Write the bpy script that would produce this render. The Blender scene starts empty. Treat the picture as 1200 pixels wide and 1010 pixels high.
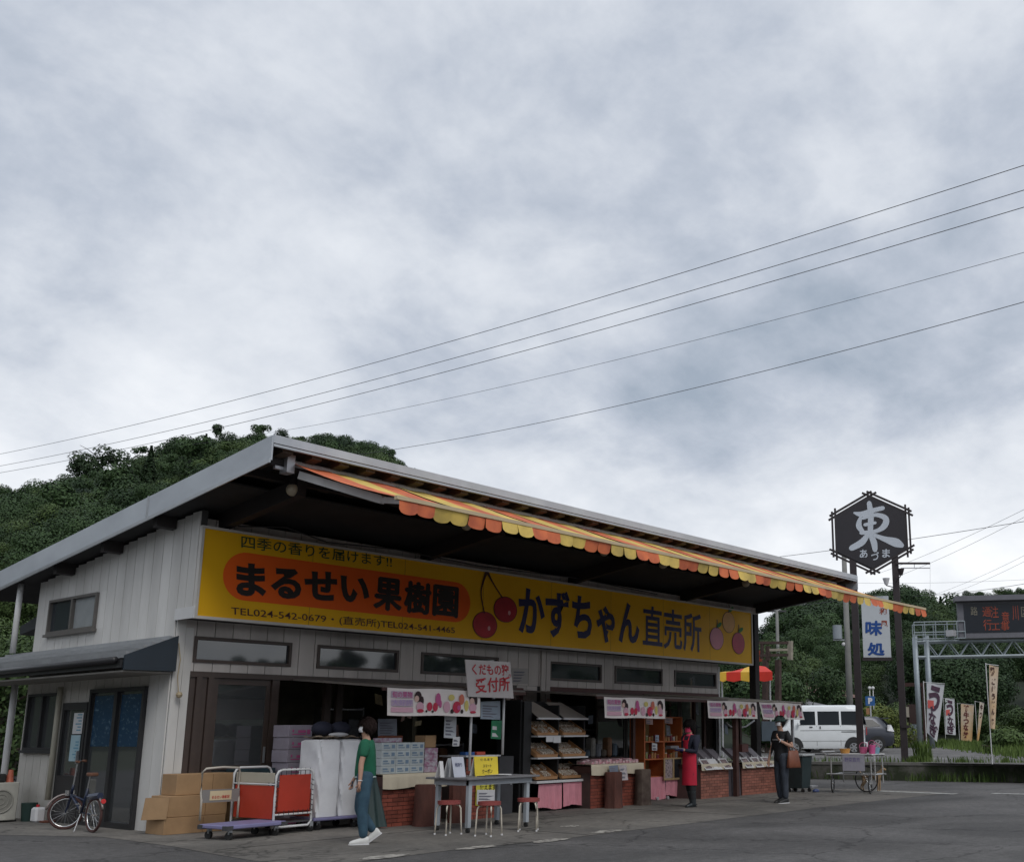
import bpy, bmesh, math, random
import numpy as np
from mathutils import Vector, Matrix
R_ = math.radians
rnd = random.Random(7)
scn = bpy.context.scene
col = scn.collection

# ------------------------------------------------------------------ camera
F_, CX, CY, CAMH = 1218.0, 795.0, 597.0, 1.38
RC = np.array([[0.60518816, -0.7960598, -0.00600778],
               [0.16330249, 0.1315265, -0.97776944],
               [0.77915312, 0.5907534, 0.20959683]])
CAM = np.array([0, 0, CAMH])
cd = bpy.data.cameras.new('camera')
cam = bpy.data.objects.new('camera', cd); col.objects.link(cam); scn.camera = cam
cd.sensor_width = 36; cd.lens = F_ / 1200 * 36
cd.shift_x = (600 - CX) / 1200; cd.shift_y = (CY - 505) / 1200
cd.clip_start = .1; cd.clip_end = 9000
m = Matrix.Identity(4)
for i in range(3):
    m[i][0] = RC[0][i]; m[i][1] = -RC[1][i]; m[i][2] = -RC[2][i]; m[i][3] = CAM[i]
cam.matrix_world = m

# ------------------------------------------------------------------ light
SUN_EL, SUN_AZ = 48, 200
w = bpy.data.worlds.new('World'); scn.world = w; w.use_nodes = True
nt = w.node_tree; nt.nodes.clear()
N = nt.nodes.new; L = nt.links.new
out = N('ShaderNodeOutputWorld'); bg = N('ShaderNodeBackground'); bg2 = N('ShaderNodeBackground'); mixs = N('ShaderNodeMixShader')
sky = N('ShaderNodeTexSky'); sky.sky_type = 'NISHITA'; sky.sun_disc = False
sky.sun_elevation = R_(SUN_EL); sky.sun_rotation = R_(SUN_AZ)
L(sky.outputs[0], bg.inputs[0]); bg.inputs[1].default_value = .07
tc = N('ShaderNodeTexCoord'); sp = N('ShaderNodeSeparateXYZ'); L(tc.outputs['Generated'], sp.inputs[0])
def mth(op, a, b=None, c=None, clamp=False):
    n = N('ShaderNodeMath'); n.operation = op; n.use_clamp = clamp
    for i, v in enumerate((a, b, c)):
        if v is None: continue
        if isinstance(v, (int, float)): n.inputs[i].default_value = v
        else: L(v, n.inputs[i])
    return n.outputs[0]
den = mth('ADD', mth('MAXIMUM', sp.outputs[2], 0), .42)
cb = N('ShaderNodeCombineXYZ'); L(mth('DIVIDE', sp.outputs[0], den), cb.inputs[0]); L(mth('DIVIDE', sp.outputs[1], den), cb.inputs[1])
def noise(scale, det, dist=0, off=(0, 0, 0), rough=.5):
    mp = N('ShaderNodeMapping'); L(cb.outputs[0], mp.inputs[0]); mp.inputs['Location'].default_value = off
    n = N('ShaderNodeTexNoise'); n.inputs['Scale'].default_value = scale; n.inputs['Detail'].default_value = det
    n.inputs['Distortion'].default_value = dist; n.inputs['Roughness'].default_value = rough
    L(mp.outputs[0], n.inputs['Vector']); return n.outputs['Fac']
SKYOFF = (4.4, 27.8, 0)
n1 = noise(1.25, 3, .15, SKYOFF, .42); n2 = noise(4.4, 7, .25, (5 + SKYOFF[0], 2, 1), .56); n3 = noise(14, 6, .15, (1, 7, 2), .6)
s = mth('ADD', mth('MULTIPLY', n1, .58), mth('ADD', mth('MULTIPLY', n2, .30), mth('MULTIPLY', n3, .12)))
# a brighter break in the cover low over the hills, all the way round
low = mth('SUBTRACT', 1, mth('DIVIDE', sp.outputs[2], .30), clamp=True)
s = mth('ADD', s, mth('MULTIPLY', low, .17))
rp = N('ShaderNodeValToRGB'); L(s, rp.inputs[0]); cr = rp.color_ramp
for p, c in ((.38, (.29, .34, .41, 1)), (.455, (.42, .46, .53, 1)), (.52, (.56, .592, .645, 1)), (.59, (.67, .695, .735, 1)), (.70, (.81, .825, .845, 1))):
    e = cr.elements.new(p); e.color = c
cr.elements.remove(cr.elements[0]); cr.elements.remove(cr.elements[-1])
L(rp.outputs[0], bg2.inputs[0]); bg2.inputs[1].default_value = 1.0
mixs.inputs[0].default_value = .95
L(bg.outputs[0], mixs.inputs[1]); L(bg2.outputs[0], mixs.inputs[2]); L(mixs.outputs[0], out.inputs[0])
sl = bpy.data.lights.new('sun', 'SUN'); sl.energy = 1.0; sl.angle = R_(25); sl.color = (1, .97, .92)
so = bpy.data.objects.new('sun', sl); col.objects.link(so)
az = R_(SUN_AZ); sd = Vector((math.sin(az) * math.cos(R_(SUN_EL)), math.cos(az) * math.cos(R_(SUN_EL)), math.sin(R_(SUN_EL))))
so.rotation_euler = sd.to_track_quat('Z', 'Y').to_euler(); so.location = (0, 0, 60)
vs = scn.view_settings; vs.view_transform = 'Standard'; vs.look = 'None'; vs.exposure = .36; vs.gamma = 1; vs.use_curve_mapping = False
scn.cycles.max_bounces = 6; scn.cycles.diffuse_bounces = 3; scn.cycles.glossy_bounces = 3; scn.cycles.transparent_max_bounces = 12

# ------------------------------------------------------------------ geometry of the place, measured from the photograph
def ray(x, y): return Vector(RC.T @ np.array([(x - CX) / F_, (y - CY) / F_, 1.0]))
C0 = Vector((0, 0, CAMH))
def at(x, y, ax, val):
    d = ray(x, y); return C0 + d * ((val - C0[ax]) / d[ax])
def atp(x, y, p, n):
    d = ray(x, y); n = Vector(n); return C0 + d * ((Vector(p) - C0).dot(n) / d.dot(n))
def atd(x, y, depth):
    d = ray(x, y); d.normalize(); h = math.hypot(d.x, d.y); return C0 + d * (depth / h)

# ------------------------------------------------------------------ materials
MATS = {}
def mat(name, c, rough=.65, var=.12, scale=4, bump=0, bscale=30, metal=0, spec=.5, c2=None, emit=0, alpha=1, trans=0, perobj=0, stretch=(1, 1, 1), thr=None):
    if name in MATS: return MATS[name]
    M = bpy.data.materials.new(name); M.use_nodes = True; MATS[name] = M
    t = M.node_tree; b = t.nodes['Principled BSDF']; nn = t.nodes.new; ll = t.links.new
    b.inputs['Roughness'].default_value = rough; b.inputs['Metallic'].default_value = metal
    b.inputs['Specular IOR Level'].default_value = spec
    c = tuple(c) + (1,)
    g = nn('ShaderNodeNewGeometry'); mp = nn('ShaderNodeMapping'); ll(g.outputs['Position'], mp.inputs[0]); mp.inputs['Scale'].default_value = stretch
    if var or c2:
        n = nn('ShaderNodeTexNoise'); n.inputs['Scale'].default_value = scale; n.inputs['Detail'].default_value = 7; n.inputs['Roughness'].default_value = .6
        ll(mp.outputs[0], n.inputs['Vector'])
        r = nn('ShaderNodeValToRGB'); ll(n.outputs['Fac'], r.inputs[0])
        lo, hi = thr or (.3, .7)
        r.color_ramp.elements[0].position = lo; r.color_ramp.elements[1].position = hi
        if c2: r.color_ramp.elements[0].color = tuple(c2) + (1,); r.color_ramp.elements[1].color = c
        else:
            r.color_ramp.elements[0].color = tuple(max(0, v * (1 - var)) for v in c[:3]) + (1,)
            r.color_ramp.elements[1].color = tuple(min(1, v * (1 + var)) for v in c[:3]) + (1,)
        o = r.outputs[0]
        if perobj:
            oi = nn('ShaderNodeObjectInfo'); mr = nn('ShaderNodeMapRange'); ll(oi.outputs['Random'], mr.inputs[0])
            mr.inputs[3].default_value = 1 - perobj; mr.inputs[4].default_value = 1 + perobj
            vm = nn('ShaderNodeVectorMath'); vm.operation = 'SCALE'; ll(o, vm.inputs[0]); ll(mr.outputs[0], vm.inputs['Scale']); o = vm.outputs[0]
        ll(o, b.inputs['Base Color'])
    else: b.inputs['Base Color'].default_value = c
    if bump:
        n2 = nn('ShaderNodeTexNoise'); n2.inputs['Scale'].default_value = bscale; n2.inputs['Detail'].default_value = 5
        ll(mp.outputs[0], n2.inputs['Vector'])
        bp = nn('ShaderNodeBump'); bp.inputs['Strength'].default_value = bump; bp.inputs['Distance'].default_value = .02
        ll(n2.outputs['Fac'], bp.inputs['Height']); ll(bp.outputs[0], b.inputs['Normal'])
    if emit: b.inputs['Emission Color'].default_value = c; b.inputs['Emission Strength'].default_value = emit
    if alpha < 1: b.inputs['Alpha'].default_value = alpha
    if trans: b.inputs['Transmission Weight'].default_value = trans
    return M
def glassmat(name, tint, alpha, rough=.03, refl=.9):
    if name in MATS: return MATS[name]
    M = bpy.data.materials.new(name); M.use_nodes = True; MATS[name] = M
    t = M.node_tree; t.nodes.clear(); nn = t.nodes.new; ll = t.links.new
    o = nn('ShaderNodeOutputMaterial'); tr = nn('ShaderNodeBsdfTransparent'); gl = nn('ShaderNodeBsdfGlossy'); df = nn('ShaderNodeBsdfDiffuse')
    tr.inputs[0].default_value = tuple(tint) + (1,); gl.inputs['Roughness'].default_value = rough; df.inputs[0].default_value = tuple(tint) + (1,)
    lw = nn('ShaderNodeLayerWeight'); lw.inputs[0].default_value = .5
    mr = nn('ShaderNodeMath'); mr.operation = 'MULTIPLY_ADD'; ll(lw.outputs['Fresnel'], mr.inputs[0]); mr.inputs[1].default_value = refl; mr.inputs[2].default_value = .05
    a = nn('ShaderNodeMixShader'); a.inputs[0].default_value = alpha; ll(tr.outputs[0], a.inputs[1]); ll(df.outputs[0], a.inputs[2])
    b = nn('ShaderNodeMixShader'); ll(mr.outputs[0], b.inputs[0]); ll(a.outputs[0], b.inputs[1]); ll(gl.outputs[0], b.inputs[2]); ll(b.outputs[0], o.inputs[0])
    return M

def ground_mat(name, a, b, grain=.35, cracks=True):
    M = mat(name, a, .9, .2, .7, 0, c2=b); t = M.node_tree; nn = t.nodes.new; ll = t.links.new; bs = t.nodes['Principled BSDF']; src = bs.inputs['Base Color'].links[0].from_socket
    g = nn('ShaderNodeNewGeometry'); v = nn('ShaderNodeTexVoronoi'); v.inputs['Scale'].default_value = 85; ll(g.outputs['Position'], v.inputs['Vector'])
    n = nn('ShaderNodeTexNoise'); n.inputs['Scale'].default_value = 9; n.inputs['Detail'].default_value = 9; ll(g.outputs['Position'], n.inputs['Vector'])
    n3 = nn('ShaderNodeTexNoise'); n3.inputs['Scale'].default_value = .35; n3.inputs['Detail'].default_value = 5; n3.inputs['Distortion'].default_value = 1.2; ll(g.outputs['Position'], n3.inputs['Vector'])
    m1 = nn('ShaderNodeMapRange'); ll(v.outputs['Color'], m1.inputs[0]); m1.inputs[3].default_value = 1 - grain; m1.inputs[4].default_value = 1 + grain
    m2 = nn('ShaderNodeMapRange'); ll(n.outputs['Fac'], m2.inputs[0]); m2.inputs[1].default_value = .3; m2.inputs[2].default_value = .7; m2.inputs[3].default_value = .80; m2.inputs[4].default_value = 1.2
    m3 = nn('ShaderNodeMapRange'); ll(n3.outputs['Fac'], m3.inputs[0]); m3.inputs[1].default_value = .35; m3.inputs[2].default_value = .65; m3.inputs[3].default_value = .70; m3.inputs[4].default_value = 1.22
    x = nn('ShaderNodeMath'); x.operation = 'MULTIPLY'; ll(m1.outputs[0], x.inputs[0]); ll(m2.outputs[0], x.inputs[1]); y = nn('ShaderNodeMath'); y.operation = 'MULTIPLY'; ll(x.outputs[0], y.inputs[0]); ll(m3.outputs[0], y.inputs[1]); f = y.outputs[0]
    if cracks:
        w_ = nn('ShaderNodeTexNoise'); w_.inputs['Scale'].default_value = 2.2; w_.inputs['Detail'].default_value = 6; ll(g.outputs['Position'], w_.inputs['Vector']); ad = nn('ShaderNodeVectorMath'); ad.operation = 'MULTIPLY_ADD'; ll(w_.outputs['Color'], ad.inputs[0]); ad.inputs[1].default_value = (.8, .8, .8); ll(g.outputs['Position'], ad.inputs[2])
        c = nn('ShaderNodeTexVoronoi'); c.feature = 'DISTANCE_TO_EDGE'; c.inputs['Scale'].default_value = .28; ll(ad.outputs[0], c.inputs['Vector']); m4 = nn('ShaderNodeMapRange'); ll(c.outputs['Distance'], m4.inputs[0]); m4.inputs[1].default_value = 0; m4.inputs[2].default_value = .010; m4.inputs[3].default_value = .38; m4.inputs[4].default_value = 1
        z = nn('ShaderNodeMath'); z.operation = 'MULTIPLY'; ll(f, z.inputs[0]); ll(m4.outputs[0], z.inputs[1]); f = z.outputs[0]
    s = nn('ShaderNodeVectorMath'); s.operation = 'SCALE'; ll(src, s.inputs[0]); ll(f, s.inputs['Scale']); ll(s.outputs[0], bs.inputs['Base Color'])
    bp = nn('ShaderNodeBump'); bp.inputs['Strength'].default_value = .5; bp.inputs['Distance'].default_value = .006; ll(v.outputs['Distance'], bp.inputs['Height']); ll(bp.outputs[0], bs.inputs['Normal']); return M
# ------------------------------------------------------------------ objects
WM = {}
def tagp(o, label=None, cat=None, group=None, kind=None):
    if label: o['label'] = label
    if cat: o['category'] = cat
    if group: o['group'] = group
    if kind: o['kind'] = kind
    return o
def thing(name, label, cat, loc=(0, 0, 0), rz=0, group=None):
    o = bpy.data.objects.new(name, None); col.objects.link(o); o.empty_display_size = .2
    o.location = loc; o.rotation_euler = (0, 0, rz); tagp(o, label, cat, group)
    WM[o.name] = Matrix.Translation(loc) @ Matrix.Rotation(rz, 4, 'Z'); return o
def newobj(name, me, parent=None):
    o = bpy.data.objects.new(name, me); col.objects.link(o)
    if parent is not None:
        o.parent = parent; WM[o.name] = WM[parent.name].copy()
    else: WM[o.name] = Matrix.Identity(4)
    return o
class MB:
    def __init__(s): s.v = []; s.f = []; s.m = []; s.mi = 0
    def mat(s, i): s.mi = i; return s
    def add(s, vs, fs):
        n = len(s.v); s.v += [tuple(v) for v in vs]
        for f in fs: s.f.append(tuple(n + i for i in f)); s.m.append(s.mi)
        return s
    def box(s, a, b, M=None):
        x0, y0, z0 = a; x1, y1, z1 = b
        vs = [(x0, y0, z0), (x1, y0, z0), (x1, y1, z0), (x0, y1, z0), (x0, y0, z1), (x1, y0, z1), (x1, y1, z1), (x0, y1, z1)]
        if M is not None: vs = [tuple(M @ Vector(v)) for v in vs]
        return s.add(vs, [(0, 3, 2, 1), (4, 5, 6, 7), (0, 1, 5, 4), (1, 2, 6, 5), (2, 3, 7, 6), (3, 0, 4, 7)])
    def beam(s, p, q, wd, h=None, up=(0, 0, 1)):
        p = Vector(p); q = Vector(q); h = h or wd; d = (q - p).normalized(); up = Vector(up)
        if abs(d.dot(up)) > .98: up = Vector((1, 0, 0))
        sx = d.cross(up).normalized(); uz = sx.cross(d).normalized(); vs = []
        for c in (p, q):
            for a, b in ((-1, -1), (1, -1), (1, 1), (-1, 1)): vs.append(c + sx * a * wd / 2 + uz * b * h / 2)
        return s.add(vs, [(0, 1, 2, 3), (7, 6, 5, 4), (0, 4, 5, 1), (1, 5, 6, 2), (2, 6, 7, 3), (3, 7, 4, 0)])
    def tube(s, pts, r, n=8, caps=True, r2=None):
        pts = [Vector(p) for p in pts]; k = len(pts); up = Vector((.03, .05, 1)); rings = []
        for i, p in enumerate(pts):
            d = (pts[min(i + 1, k - 1)] - pts[max(i - 1, 0)]).normalized()
            a = d.cross(up)
            if a.length < .05: a = d.cross(Vector((1, 0, 0)))
            a.normalize(); b = d.cross(a); rr = r if r2 is None else r + (r2 - r) * i / (k - 1)
            rings.append([p + (a * math.cos(t) + b * math.sin(t)) * rr for t in [2 * math.pi * j / n for j in range(n)]])
        vs = [v for q in rings for v in q]; fs = []
        for i in range(k - 1):
            for j in range(n): fs.append((i * n + j, i * n + (j + 1) % n, (i + 1) * n + (j + 1) % n, (i + 1) * n + j))
        if caps: fs.append(tuple(range(n))[::-1]); fs.append(tuple((k - 1) * n + j for j in range(n)))
        return s.add(vs, fs)
    def cyl(s, c, axis, r, h, n=20, r2=None):
        c = Vector(c); a = Vector(axis).normalized(); return s.tube([c, c + a * h], r, n, True, r2)
    def torus(s, c, axis, R, r, n=28, k=6):
        c = Vector(c); a = Vector(axis).normalized(); u = a.orthogonal().normalized(); v = a.cross(u); vs = []; fs = []
        for i in range(n):
            t = 2 * math.pi * i / n; e = u * math.cos(t) + v * math.sin(t)
            for j in range(k):
                q = 2 * math.pi * j / k; vs.append(c + e * (R + r * math.cos(q)) + a * r * math.sin(q))
        for i in range(n):
            for j in range(k): fs.append((i * k + j, ((i + 1) % n) * k + j, ((i + 1) % n) * k + (j + 1) % k, i * k + (j + 1) % k))
        return s.add(vs, fs)
    def sphere(s, c, r, n=12, sc=(1, 1, 1)):
        c = Vector(c); vs = [c + Vector((0, 0, r * sc[2]))]; fs = []; k = n // 2
        for i in range(1, k):
            t = math.pi * i / k
            for j in range(n):
                q = 2 * math.pi * j / n; vs.append(c + Vector((r * sc[0] * math.sin(t) * math.cos(q), r * sc[1] * math.sin(t) * math.sin(q), r * sc[2] * math.cos(t))))
        vs.append(c - Vector((0, 0, r * sc[2]))); e = len(vs) - 1
        for j in range(n): fs.append((0, 1 + j, 1 + (j + 1) % n)); fs.append((e, e - n + (j + 1) % n, e - n + j))
        for i in range(k - 2):
            for j in range(n): a = 1 + i * n; fs.append((a + j, a + n + j, a + n + (j + 1) % n, a + (j + 1) % n))
        return s.add(vs, fs)
    def prism(s, poly, vec):
        n = len(poly); vec = Vector(vec); a = [Vector(p) for p in poly]
        return s.add(a + [p + vec for p in a], [tuple(range(n)), tuple(range(n, 2 * n))[::-1]] + [(i, i + n, (i + 1) % n + n, (i + 1) % n) for i in range(n)])
    def quad(s, *p): return s.add(p, [tuple(range(len(p)))])
    def grid(s, fn, nu, nv):
        vs = [fn(i / nu, j / nv) for j in range(nv + 1) for i in range(nu + 1)]
        return s.add(vs, [(j * (nu + 1) + i, j * (nu + 1) + i + 1, (j + 1) * (nu + 1) + i + 1, (j + 1) * (nu + 1) + i) for j in range(nv) for i in range(nu)])
    def build(s, name, mats, parent=None, local=False, smooth=False, bevel=0, fix=True, subs=0):
        me = bpy.data.meshes.new(name)
        vs = s.v
        if parent is not None and not local:
            inv = WM[parent.name].inverted(); vs = [inv @ Vector(v) for v in vs]
        me.from_pydata([tuple(v) for v in vs], [], s.f)
        if not isinstance(mats, (list, tuple)): mats = [mats]
        for M in mats: me.materials.append(M)
        me.polygons.foreach_set('material_index', s.m)
        if fix:
            bm = bmesh.new(); bm.from_mesh(me); bmesh.ops.recalc_face_normals(bm, faces=bm.faces)
            if bevel: bmesh.ops.bevel(bm, geom=bm.edges[:], offset=bevel, segments=1, affect='EDGES', clamp_overlap=True)
            bm.to_mesh(me); bm.free()
        if smooth: me.polygons.foreach_set('use_smooth', [True] * len(me.polygons))
        o = newobj(name, me, parent)
        if smooth == 'auto' and hasattr(me, 'set_sharp_from_angle'): me.set_sharp_from_angle(angle=R_(40))
        if subs:
            md = o.modifiers.new('s', 'SUBSURF'); md.levels = subs; md.render_levels = subs
        return o
def copy_tree(o, parent=None, loc=None, rz=None, label=None):
    c = o.copy(); col.objects.link(c); c.parent = parent
    if loc is not None: c.location = loc
    if rz is not None: c.rotation_euler = (0, 0, rz)
    if label: c['label'] = label
    for ch in list(o.children): copy_tree(ch, c)
    return c
def single(mb, name, mats, label, cat, group=None, **k):
    """a one-mesh thing whose origin sits at its base"""
    o = mb.build(name, mats, **k); me = o.data
    co = np.array([v.co[:] for v in me.vertices]); c = Vector(((co[:, 0].min() + co[:, 0].max()) / 2, (co[:, 1].min() + co[:, 1].max()) / 2, co[:, 2].min()))
    me.transform(Matrix.Translation(-c)); o.location = c; WM[o.name] = Matrix.Translation(c)
    return tagp(o, label, cat, group)
def struct(mb, name, mats, parent=None, kind='structure', **k):
    o = mb.build(name, mats, parent, **k); o['kind'] = kind; return o

# lettering: glyph outlines of the built-in font as flat print, fitted into a parallelogram
_tc = {}
def glyphs(txt, off=0, vertical=False):
    key = (txt, off, vertical)
    if key in _tc: return _tc[key]
    cu = bpy.data.curves.new('t', 'FONT'); cu.body = '\n'.join(txt) if vertical else txt; cu.resolution_u = 3; cu.offset = off; cu.space_line = 1.0; cu.align_x = 'CENTER' if vertical else 'LEFT'
    ob = bpy.data.objects.new('t', cu); col.objects.link(ob)
    dg = bpy.context.evaluated_depsgraph_get(); me = bpy.data.meshes.new_from_object(ob.evaluated_get(dg))
    vs = np.array([v.co[:2] for v in me.vertices]) if len(me.vertices) else np.zeros((1, 2)); fs = [tuple(p.vertices) for p in me.polygons]
    bpy.data.objects.remove(ob); bpy.data.curves.remove(cu); bpy.data.meshes.remove(me)
    lo = vs.min(0); hi = vs.max(0); vs = (vs - lo) / np.maximum(hi - lo, 1e-6)
    _tc[key] = (vs, fs); return _tc[key]
def text(txt, M, parent, bl, br, tl, lift=.006, off=0, name='lettering', vertical=False):
    vs, fs = glyphs(txt, off, vertical); bl, br, tl = Vector(bl), Vector(br), Vector(tl)
    u = br - bl; v = tl - bl; n = u.cross(v).normalized() * lift
    if n.dot(C0 - bl) < 0: n = -n
    mb = MB(); mb.add([bl + n + u * float(a) + v * float(b) for a, b in vs], fs)
    return mb.build(name, M, parent, fix=False)
def textpx(txt, M, parent, pbl, pbr, ptl, pl, lift=.006, off=0, vertical=False, name='lettering'):
    return text(txt, M, parent, pl(*pbl), pl(*pbr), pl(*ptl), lift, off, name, vertical)
def strokes(lines, M, parent, o, u, v, lift, name='lettering'):
    """brush strokes: lists of (x, y, width) in the frame o + x u + y v"""
    mb = MB(); o, u, v = Vector(o), Vector(u), Vector(v); n = u.cross(v).normalized()
    if n.dot(C0 - o) < 0: n = -n
    for k, ln in enumerate(lines):
        P = [Vector(p) for p in ln]; S = []
        for i in range(len(P) - 1):
            p0, p1, p2, p3 = P[max(i - 1, 0)], P[i], P[i + 1], P[min(i + 2, len(P) - 1)]
            for j in range(6):
                t = j / 6; S.append(.5 * ((2 * p1) + (-p0 + p2) * t + (2 * p0 - 5 * p1 + 4 * p2 - p3) * t * t + (-p0 + 3 * p1 - 3 * p2 + p3) * t ** 3))
        S.append(P[-1]); L_, R2 = [], []
        for i, q in enumerate(S):
            d = (S[min(i + 1, len(S) - 1)] - S[max(i - 1, 0)]); d = Vector((d.x, d.y)).normalized(); a = Vector((-d.y, d.x)) * abs(q.z) / 2
            L_.append((q.x + a.x, q.y + a.y)); R2.append((q.x - a.x, q.y - a.y))
        h = n * (lift + .0006 * k)
        vs = [o + u * a + v * b + h for a, b in L_ + R2]; c = len(L_)
        mb.add(vs, [(i, i + 1, c + i + 1, c + i) for i in range(c - 1)])
        for q, d in ((S[0], 0), (S[-1], 0)):
            mb.add([o + u * (q.x + abs(q.z) * .47 * math.cos(t * math.pi / 5)) + v * (q.y + abs(q.z) * .47 * math.sin(t * math.pi / 5)) + h * 1.01 for t in range(10)], [tuple(range(10))])
    return mb.build(name, M, parent, fix=False)
def skinmesh(joints, edges, rad, name, M, parent, subs=2, root=0, flat=None):
    """one continuous surface grown round a skeleton; joints in the parent's own frame"""
    ks = list(joints); me = bpy.data.meshes.new(name); me.from_pydata([joints[k] for k in ks], [(ks.index(a), ks.index(b)) for a, b in edges], [])
    ob = bpy.data.objects.new(name, me); col.objects.link(ob)
    ob.modifiers.new('k', 'SKIN'); sv = me.skin_vertices[0].data
    for i, k in enumerate(ks):
        r = rad[k]; sv[i].radius = (r, r) if isinstance(r, (int, float)) else r; sv[i].use_root = (i == root)
    md = ob.modifiers.new('s', 'SUBSURF'); md.levels = subs; md.render_levels = subs
    dg = bpy.context.evaluated_depsgraph_get(); m2 = bpy.data.meshes.new_from_object(ob.evaluated_get(dg))
    bpy.data.objects.remove(ob); m2.name = name
    for p in m2.polygons: p.use_smooth = True
    m2.materials.clear(); m2.materials.append(M)
    return newobj(name, m2, parent)
# ------------------------------------------------------------------ palette
asph = ground_mat('asphalt', (.098, .094, .092), (.072, .070, .070))
asph2 = ground_mat('asphalt_lot', (.15, .145, .14), (.115, .11, .11), .2)
conc = ground_mat('concrete', (.175, .163, .145), (.12, .113, .104), .15)
soil = mat('soil', (.07, .075, .04), .95, .4, .12, c2=(.03, .045, .015))
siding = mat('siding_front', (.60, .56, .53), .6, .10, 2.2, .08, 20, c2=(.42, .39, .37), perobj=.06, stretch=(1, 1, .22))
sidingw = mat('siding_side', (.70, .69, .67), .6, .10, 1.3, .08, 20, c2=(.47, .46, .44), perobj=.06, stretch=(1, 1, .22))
groove = mat('board_backing', (.06, .06, .06), .9, 0)
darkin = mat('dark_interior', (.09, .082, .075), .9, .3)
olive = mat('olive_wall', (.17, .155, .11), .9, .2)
roofm = mat('grey_roof_metal', (.50, .54, .58), .45, .06, 1.6, .03, 8, metal=.1, c2=(.38, .41, .45), stretch=(1, .5, 1))
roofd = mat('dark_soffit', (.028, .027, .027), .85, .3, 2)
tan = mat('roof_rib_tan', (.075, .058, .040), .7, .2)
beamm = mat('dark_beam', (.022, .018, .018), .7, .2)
brownf = mat('brown_frame', (.06, .042, .035), .45, .15)
maroon = mat('maroon_lintel', (.075, .025, .022), .6, .2)
white = mat('white_paint', (.62, .62, .62), .5, .08, 3)
pwhite = mat('paper_white', (.62, .62, .63), .7, .05, 6)
cream = mat('cream_cloth', (.52, .46, .35), .85, .12, 3)
steel = mat('galvanised_steel', (.42, .44, .46), .35, .08, 4, metal=.6)
chrome = mat('bright_metal', (.7, .7, .7), .2, 0, metal=.9)
alu = mat('aluminium', (.5, .5, .52), .4, .05, metal=.4)
black = mat('black_rubber', (.018, .018, .018), .7, .1)
dkb_ = mat('hood_dark', (.02, .024, .028), .6, .15)
blackp = mat('black_paint', (.02, .02, .022), .45, .1)
glass = glassmat('window_glass', (.45, .48, .50), .12)
dglass = glassmat('dark_glass', (.04, .05, .06), .75, .03, .62)
yellow = mat('sign_yellow', (.92, .52, .012), .5, .05, .6, spec=.25, c2=(.78, .42, .010), stretch=(1, 1, .35))
orange = mat('sign_orange', (.85, .13, .015), .5, 0, spec=.25)
dkgreen = mat('ink_green', (.012, .06, .02), .5, 0)
ink = mat('ink_black', (.015, .012, .012), .5, 0)
inkbrown = mat('ink_brown', (.06, .015, .01), .5, 0)
navy = mat('ink_navy', (.012, .018, .10), .5, 0)
red = mat('ink_red', (.45, .01, .02), .5, 0)
pink = mat('ink_pink', (.65, .20, .34), .6, 0)
green = mat('ink_leaf', (.03, .22, .04), .6, 0)
card = mat('cardboard', (.33, .205, .105), .8, .14, 3, .15, 14)
pinkcloth = mat('pink_cloth', (.64, .26, .31), .85, .1, 5)
brickm = mat('brick_red', (.22, .055, .035), .8, .25, 6, .2, 60, perobj=.25)
brickp = mat('brick_print', (.26, .10, .07), .7, .2, 6, perobj=.25)
mortar = mat('mortar', (.075, .05, .045), .9, .2)
mortarp = mat('mortar_print', (.10, .06, .055), .8, .2)
wood = mat('brown_wood', (.20, .10, .045), .6, .2, 3, stretch=(1, 1, 6))
owood = mat('orange_wood', (.46, .12, .035), .55, .15, 3)
dwood = mat('dark_wood', (.06, .025, .02), .7, .3, 4)

# ------------------------------------------------------------------ ground
g = MB(); g.quad((-4000, -4000, -.03), (4000, -4000, -.03), (4000, 4000, -.03), (-4000, 4000, -.03)); struct(g, 'ground', soil, fix=False)
g = MB(); g.quad((-60, -60, 0), (28.6, -60, 0), (28.6, 45, 0), (-60, 45, 0)); struct(g, 'asphalt_yard', asph, fix=False)
g = MB(); g.quad(*[(x, y, .004) for x, y in ((7.05, 10.12), (9, 10.2), (10.3, 10.03), (15.8, 10.05), (19, 10.05), (22.7, 9.93), (23.6, 10.6), (23.4, 14.6), (24.3, 22), (7, 22), (5.6, 22), (5.9, 18.4), (6.5, 17.2), (7.2, 15.6), (7.12, 13.5), (6.98, 12.4), (6.85, 11.2))])
struct(g, 'concrete_apron', conc, fix=False)
g = MB()
for y in (12.6,):
    g.box((7.2, y, .006), (23.3, y + .015, .0075))
for x in (11.2, 15.3, 19.4): g.box((x, 10.1, .006), (x + .015, 15.6, .0075))
struct(g, 'apron_joints', mat('joint_dark', (.05, .048, .045), .9, 0))
pm = mat('worn_patch', (.42, .40, .36), .8, .4, 9, c2=(.13, .12, .11), thr=(.42, .56))
for k, (x, y) in enumerate(((450, 1004), (560, 993), (645, 985), (712, 974), (505, 967), (668, 968))):
    p = at(x, y, 2, 0); mb = MB(); n = 13; rr = random.Random(k)
    mb.quad(*[(p.x + math.cos(t) * rr.uniform(.22, .4) * (1 if k < 4 else .5), p.y + math.sin(t) * rr.uniform(.10, .17), .009) for t in [2 * math.pi * i / n for i in range(n)]])
    struct(mb, 'repair_patch', pm, fix=False)
lm = mat('road_paint', (.42, .42, .40), .8, .4, 7, c2=(.15, .15, .15), thr=(.35, .55))
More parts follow.
